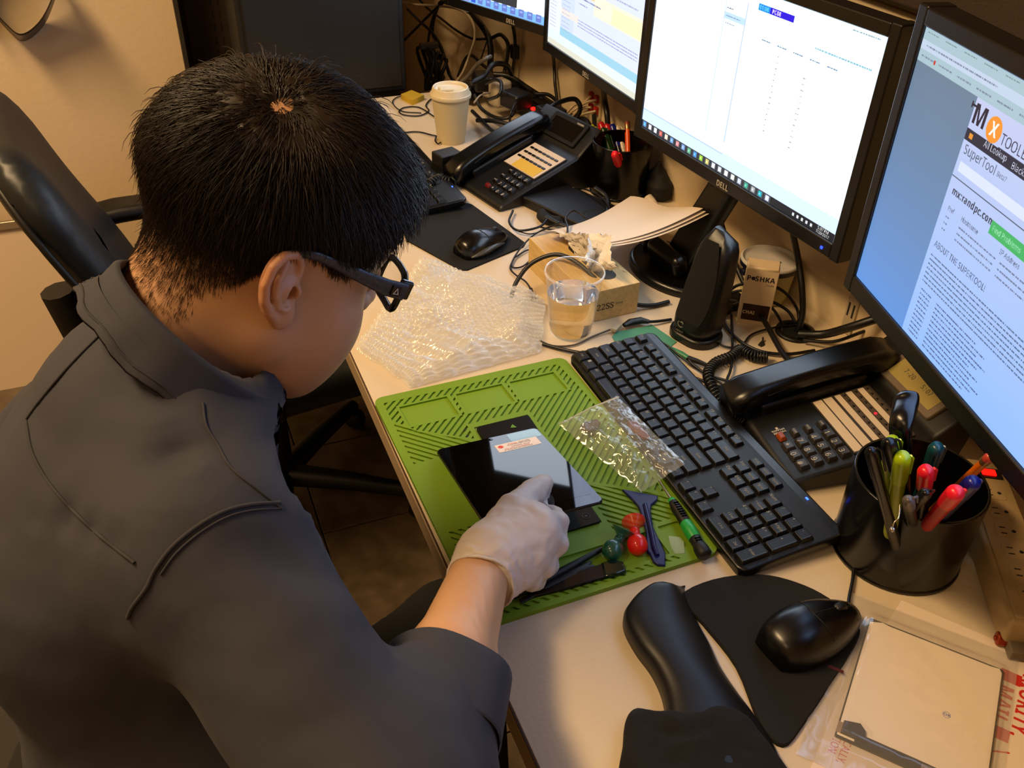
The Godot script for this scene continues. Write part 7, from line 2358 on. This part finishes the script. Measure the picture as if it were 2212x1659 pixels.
	var knot := [
		["stiff black cable looping up behind the far phone", [Vector3(0.5312, 0.8, -0.7081), Vector3(0.5431, 0.83, -0.7024), Vector3(0.5845, 0.85, -0.716), Vector3(0.6346, 0.85, -0.7328), Vector3(0.6481, 0.83, -0.7263), Vector3(0.6452, 0.8, -0.7479), Vector3(0.6409, 0.78, -0.7716)], 0.0052],
		["olive edged black cable curving from the strip towards the phone", [Vector3(0.6445, 0.79, -0.9531), Vector3(0.6634, 0.795, -0.9245), Vector3(0.668, 0.79, -0.8822), Vector3(0.6675, 0.77, -0.8529)], 0.0044],
		["black cable over the top of the white charger cube", [Vector3(0.5255, 0.79, -0.9513), Vector3(0.5216, 0.825, -0.8756), Vector3(0.5379, 0.84, -0.9042), Vector3(0.5344, 0.84, -0.9323), Vector3(0.5277, 0.82, -0.9729)], 0.0040],
		["black cable along the strip below the red light", [Vector3(0.4829, 0.76, -0.9115), Vector3(0.5104, 0.77, -0.8673), Vector3(0.5388, 0.77, -0.8279), Vector3(0.5742, 0.76, -0.8061), Vector3(0.6253, 0.76, -0.834)], 0.0050],
		["black cable sagging between the coffee cup and the strip", [Vector3(0.5062, 0.79, -0.9909), Vector3(0.5091, 0.77, -0.9524), Vector3(0.5227, 0.77, -0.8848), Vector3(0.5471, 0.78, -0.8628), Vector3(0.5795, 0.8, -0.9028), Vector3(0.622, 0.81, -0.9239)], 0.0042],
		["black cable crossing the strip near the thin loop", [Vector3(0.5312, 0.77, -0.8363), Vector3(0.5365, 0.8, -0.8377), Vector3(0.568, 0.81, -0.8754), Vector3(0.6065, 0.8, -0.927)], 0.0022],
		["thick black cable at the foot of the partition", [Vector3(0.5848, 0.8, -1.093), Vector3(0.6209, 0.8, -1.063), Vector3(0.6426, 0.79, -0.9988), Vector3(0.6576, 0.78, -0.9229), Vector3(0.6725, 0.77, -0.8512), Vector3(0.6824, 0.76, -0.7851)], 0.0062],
		["black cable looping right of the far phone", [Vector3(0.6508, 0.79, -0.7632), Vector3(0.6534, 0.81, -0.716), Vector3(0.6519, 0.8, -0.6822), Vector3(0.6492, 0.77, -0.6826), Vector3(0.6313, 0.75, -0.6874)], 0.0060],
		["thick black cable behind the coffee cup rim", [Vector3(0.485, 0.83, -0.9538), Vector3(0.5178, 0.84, -0.9616), Vector3(0.5443, 0.86, -0.9731), Vector3(0.5837, 0.85, -0.9956), Vector3(0.6083, 0.82, -1.018)], 0.0062],
		["dark cable trailing from the knot to the handset", [Vector3(0.4934, 0.76, -0.9714), Vector3(0.4929, 0.76, -0.9238), Vector3(0.4826, 0.77, -0.8229), Vector3(0.4917, 0.77, -0.791)], 0.0046]]
	for h in knot:
		wire("tangled_cable", h[0], h[1], h[2], b)
	var loops := [
		["thin black lead looping on the desk left of the coffee cup", [Vector3(0.4595, 0.744, -1.126), Vector3(0.4413, 0.743, -1.124), Vector3(0.4178, 0.743, -1.087), Vector3(0.4125, 0.743, -1.049), Vector3(0.3817, 0.743, -1.026), Vector3(0.3499, 0.743, -1.043), Vector3(0.3467, 0.743, -1.07), Vector3(0.3672, 0.743, -1.09), Vector3(0.3984, 0.743, -1.08), Vector3(0.4123, 0.743, -1.016), Vector3(0.4183, 0.743, -0.9758)], 0.0016],
		["thin black lead from the note pad along the desk", [Vector3(0.396, 0.744, -1.168), Vector3(0.3695, 0.743, -1.165), Vector3(0.348, 0.743, -1.13), Vector3(0.3528, 0.743, -1.068), Vector3(0.3923, 0.743, -1.042)], 0.0014],
		["thin black lead with a small loop in front of the coffee cup", [Vector3(0.2924, 0.743, -0.9264), Vector3(0.3242, 0.743, -0.9335), Vector3(0.3514, 0.743, -0.9275), Vector3(0.3699, 0.744, -0.9008), Vector3(0.385, 0.744, -0.8812), Vector3(0.3821, 0.744, -0.8562), Vector3(0.3693, 0.744, -0.8463), Vector3(0.3702, 0.744, -0.8688), Vector3(0.3877, 0.746, -0.8894), Vector3(0.4128, 0.75, -0.8525)], 0.0016]]
	for h in loops:
		wire("thin_lead", h[0], h[1], h[2], b)
	# round dark coil against the case
	var hc := thing("cable_coil", "round dark coil of cable hanging against the black case", "cable")
	var c := Vector3(0.52, 0.7272, -1.393)
	for i in 7:
		var ring := []
		for j in 26:
			var a := TAU * j / 26
			var r := 0.052 - 0.004 * i
			ring.append(c + V(0.012 * sin(a * 2.0 + i) + 0.006 * i, sin(a) * r * 1.1 + 0.004 * sin(a * 3.0 + i), cos(a) * r * 0.9 - 0.02 + 0.003 * i))
		mk("loop", MB.new().tube(ring, 0.0048, 7, true).done(), b, hc)
	mk("tie", MB.new().box(c + V(0.01, 0.058, -0.02), V(0.05, 0.016, 0.02), Basis(), 0.004).done(), mat("tie_grey", Color(0.30, 0.27, 0.24), 0.4), hc)
	# clump on the wall right of the far pencil cup
	var cl := thing("wall_plug", "lumpy black plug with a short lead on the partition behind the papers", "plug")
	var wpz := Vector3(0.692, 0.7595, -0.4489)
	var mbn := MB.new()
	add_net(mbn, nets(func(p): return smin(smin(ell(p, wpz, V(0.024, 0.030, 0.026)), ell(p, wpz + V(0.0, 0.012, -0.022), V(0.018, 0.020, 0.018)), 0.012), smin(ell(p, wpz + V(0.0, 0.034, -0.014), V(0.010, 0.016, 0.009)), cap(p, wpz, wpz + V(-0.01, -0.018, -0.05), 0.018, 0.008), 0.012), 0.01) + 0.002 * sin(p.y * 300.0), wpz - V(0.05, 0.07, 0.08), wpz + V(0.05, 0.07, 0.06), 0.005))
	mk("plug_body", mbn.done(), mat("plug_soft", Color(0.022, 0.018, 0.016), 0.8), cl)
	mk("lead", cable([wpz + V(-0.01, -0.018, -0.05), wpz + V(-0.015, -0.03, -0.09), wpz + V(-0.02, -0.035, -0.13)], 0.008), b, cl)
	# headset left lying by the far phone
	var hs := thing("headset", "black headset with tangled thin leads lying in front of the far phone", "headset")
	var h0 := Vector3(0.4571, 0.752, -0.4295)
	for s in 2:
		var o: Vector3 = h0 + ([V(0, 0, 0), V(0.062, 0.004, 0.045)][s])
		mk("ear_pad", MB.new().lathe([Vector2(0.008, 0.0), Vector2(0.026, 0.0), Vector2(0.031, 0.005), Vector2(0.030, 0.012), Vector2(0.022, 0.016), Vector2(0.012, 0.013), Vector2(0.0, 0.010)], o - V(0, 0.011, 0), Basis(), 28).done(), grain(mat("pad_foam", Color(0.020, 0.018, 0.017), 0.8), 60.0, 0.2, 1.0), hs)
	mk("band", MB.new().tube(spline([Vector3(0.4332, 0.76, -0.4078), Vector3(0.4594, 0.756, -0.3636), Vector3(0.5054, 0.756, -0.3535), Vector3(0.5461, 0.76, -0.3851), Vector3(0.5657, 0.77, -0.4297), Vector3(0.5528, 0.78, -0.4545)]), 0.0052, 9, false, null, 0.6).done(), b, hs)
	mk("boom", cable([Vector3(0.4357, 0.76, -0.4029), Vector3(0.4091, 0.755, -0.3832), Vector3(0.3721, 0.75, -0.3912), Vector3(0.3704, 0.748, -0.4316), Vector3(0.3949, 0.748, -0.4745)], 0.0022), b, hs)
	mk("lead", cable([Vector3(0.4133, 0.75, -0.3925), Vector3(0.4375, 0.748, -0.3746), Vector3(0.4811, 0.748, -0.3692), Vector3(0.519, 0.75, -0.3518), Vector3(0.5421, 0.76, -0.366), Vector3(0.5535, 0.77, -0.4017), Vector3(0.55, 0.77, -0.457), Vector3(0.5359, 0.76, -0.508), Vector3(0.5067, 0.75, -0.5076)], 0.0016), b, hs)
	mk("lead", cable([Vector3(0.3738, 0.746, -0.3952), Vector3(0.3939, 0.746, -0.3785), Vector3(0.4331, 0.75, -0.3856), Vector3(0.475, 0.752, -0.4068), Vector3(0.5042, 0.752, -0.4598), Vector3(0.522, 0.752, -0.509)], 0.0012), b, hs)
	tag(mk("dark_stand", MB.new().box(Vector3(0.5018, 0.75, -0.4544), V(0.11, 0.020, 0.16), Basis(Vector3.UP, 0.35), 0.004, 2).done(), mat("stand_dark", Color(0.018, 0.016, 0.015), 0.5)), "flat black stand plate under the headset by the far phone", "stand")
	tag(mk("adapter_box", MB.new().box(Vector3(0.339, 0.764, -0.692), V(0.050, 0.048, 0.040), Basis(Vector3.UP, 0.25), 0.003, 2).done(), mat("box_grey", Color(0.060, 0.052, 0.042), 0.5)), "small dark grey adapter box between the far keyboard and the far phone", "adapter")

func build_far() -> void:
	var k := build_keyboard("black keyboard at the far seat, mostly hidden by the man's head", Vector3(0.2455, DY, -0.7355), -88.0)
	var pm := mat("pad_far", Color(0.025, 0.022, 0.018), 0.9)
	tag(mk("mouse_mat", MB.new().prism([Vector2(0.1829, -0.5097), Vector2(0.3265, -0.5481), Vector2(0.3362, -0.5360), Vector2(0.3715, -0.3567), Vector2(0.3623, -0.3451), Vector2(0.2425, -0.2991), Vector2(0.2315, -0.3029), Vector2(0.1779, -0.4338)], DY, DY + 0.003, 0.0006).done(), grain(pm, 60.0, 0.15, 1.0)), "flat black mouse mat at the far seat under the two tone mouse", "mouse pad")
	build_mouse("black and silver mouse on the far mouse mat", Vector3(0.292, DY + 0.003, -0.363), -68.0, 0.92, mat("mouse_far", Color(0.016, 0.015, 0.015), 0.25), true)
	pencil_cup("black pencil cup under the squarish monitor, far along the desk", Vector3(0.632, DY, -0.505), 0.055, 0.058, 0.104)
	var f := DY + 0.006
	pen("yellow topped pen at the left rim of the far pencil cup", V(0.62, f, -0.50), Vector3(0.6122, 0.8403, -0.6029), 0.007, Color(0.5, 0.5, 0.05), Color(0.7, 0.72, 0.08), "marker")
	pen("red capped pen at the back left of the far pencil cup", V(0.64, f, -0.50), Vector3(0.6396, 0.8381, -0.6164), 0.0075, Color(0.3, 0.02, 0.02), Color(0.65, 0.05, 0.05), "marker")
	pen("pinkish red capped pen beside the green pen in the far cup", V(0.65, f, -0.50), Vector3(0.6403, 0.844, -0.5939), 0.006, Color(0.3, 0.02, 0.02), Color(0.7, 0.08, 0.1), "pen")
	pen("green capped pen in the far pencil cup", V(0.635, f, -0.49), Vector3(0.6235, 0.845, -0.575), 0.007, Color(0.02, 0.1, 0.04), Color(0.03, 0.2, 0.06), "pen")
	pen("blue capped pen in the middle of the far pencil cup", V(0.65, f, -0.49), Vector3(0.651, 0.8428, -0.5884), 0.0075, Color(0.02, 0.03, 0.15), Color(0.04, 0.08, 0.45), "marker")
	pen("white barrelled pen right of the blue pen in the far cup", V(0.655, f, -0.48), Vector3(0.66, 0.8415, -0.5836), 0.0055, Color(0.7, 0.66, 0.58), Color(0.75, 0.7, 0.62), "pen")
	pen("orange pencil standing at the right of the far pencil cup", V(0.64, f, -0.475), Vector3(0.6709, 0.8565, -0.564), 0.0055, Color(0.85, 0.3, 0.05), Color(0.55, 0.25, 0.18), "pencil")
	pen("bright pink red pen leaning over the front rim of the far cup", V(0.655, f, -0.52), Vector3(0.5763, 0.852, -0.4324), 0.0075, Color(0.85, 0.06, 0.12), Color(0.9, 0.10, 0.16), "marker")
	build_phones()
	build_cups()
	build_speaker()
	build_cables()
	build_chair()

func build_chair() -> void:
	var t := thing("swivel_chair", "dark blue leather swivel chair with a black armrest at the far seat", "chair", Vector3(-0.085, 0, -0.655), -82.0)
	var lea := grain(mat("chair_leather", Color(0.075, 0.095, 0.115), 0.45), 60.0, 0.12, 1.2)
	var bl := mat("chair_plastic", Color(0.02, 0.018, 0.017), 0.5)
	# local: front -z, right +x
	var bm := MB.new()
	add_net(bm, nets(func(p: Vector3):
		var q := p - V(0, 0.74, 0.27)
		q.z += 0.25 * q.x * q.x - 0.47 * q.y + 0.9 * q.y * q.y * signf(q.y) * 0.5
		var d := V(maxf(absf(q.x) - 0.135, 0.0), maxf(absf(q.y) - 0.13, 0.0), maxf(absf(q.z) - 0.006, 0.0))
		return (V(d.x, d.y, d.z * 2.9).length() - 0.108) * 0.6, V(-0.30, 0.46, 0.02), V(0.30, 1.04, 0.54), 0.014))
	mk("backrest", bm.done(), lea, t)
	var pip := []
	for k in 40:
		var a := TAU * k / 40
		var x := signf(cos(a)) * pow(absf(cos(a)), 0.7) * 0.245
		var y := signf(sin(a)) * pow(absf(sin(a)), 0.7) * 0.232
		pip.append(V(x, 0.74 + y, 0.27 + 0.03 - 0.25 * x * x + 0.47 * y - 0.45 * y * absf(y)))
	mk("piping", MB.new().tube(pip, 0.006, 7, true).done(), bl, t)
	mk("seat", MB.new().prism(rrect(0.50, 0.48, 0.12, 6, Vector2(0, -0.02)), 0.42, 0.50, 0.035, 3, 0.02).done(), grain(mat("seat_green", Color(0.030, 0.045, 0.040), 0.6), 60.0, 0.12, 1.0), t)
	mk("back_bar", MB.new().tube([V(0, 0.42, 0.1), V(0, 0.44, 0.30), V(0, 0.66, 0.33)], 0.03, 10).done(), bl, t)
	for s in [-1.0, 1.0]:
		var rr := []
		for q in [[0.31, 0.60], [0.28, 0.95], [0.18, 1.0], [0.06, 0.95], [0.0, 0.8], [-0.02, 0.45]]:
			var ring := []
			for c in rrect(0.075 * q[1], 0.034 * q[1], 0.015 * q[1], 3):
				ring.append(V(s * 0.275 + c.x, 0.665 + c.y - 0.25 * pow(absf(q[0] - 0.15), 2.0) * 2.0, q[0]))
			rr.append(ring)
		mk("armrest", MB.new().rows(rr, true).poly(rr[0], V(0, 0, 1)).poly(rr[5], V(0, 0, -1)).done(), mat("armrest_black", Color(0.028, 0.022, 0.018), 0.4), t)
		mk("arm_post", MB.new().tube([V(s * 0.26, 0.655, 0.10), V(s * 0.28, 0.55, 0.08), V(s * 0.24, 0.43, 0.05)], [0.03, 0.032, 0.03], 10, false, null, 0.5).done(), bl, t)
	mk("post", MB.new().lathe([Vector2(0, 0.06), Vector2(0.03, 0.06), Vector2(0.03, 0.25), Vector2(0.018, 0.25), Vector2(0.018, 0.42), Vector2(0, 0.42)]).done(), bl, t)
	for k in 5:
		var a := TAU * k / 5 + 0.3
		var d := V(cos(a), 0, sin(a))
		mk("base_leg", MB.new().tube([V(0, 0.09, 0), d * 0.16 + V(0, 0.085, 0), d * 0.31 + V(0, 0.07, 0)], [0.028, 0.022, 0.016], 10).done(), bl, t)
		mk("caster", MB.new().lathe([Vector2(0, -0.014), Vector2(0.024, -0.014), Vector2(0.029, -0.004), Vector2(0.029, 0.004), Vector2(0.024, 0.014), Vector2(0, 0.014)], d * 0.31 + V(0, 0.0295, 0), Basis(Vector3.UP.cross(d), d, Vector3.UP).orthonormalized()).done(), bl, t)
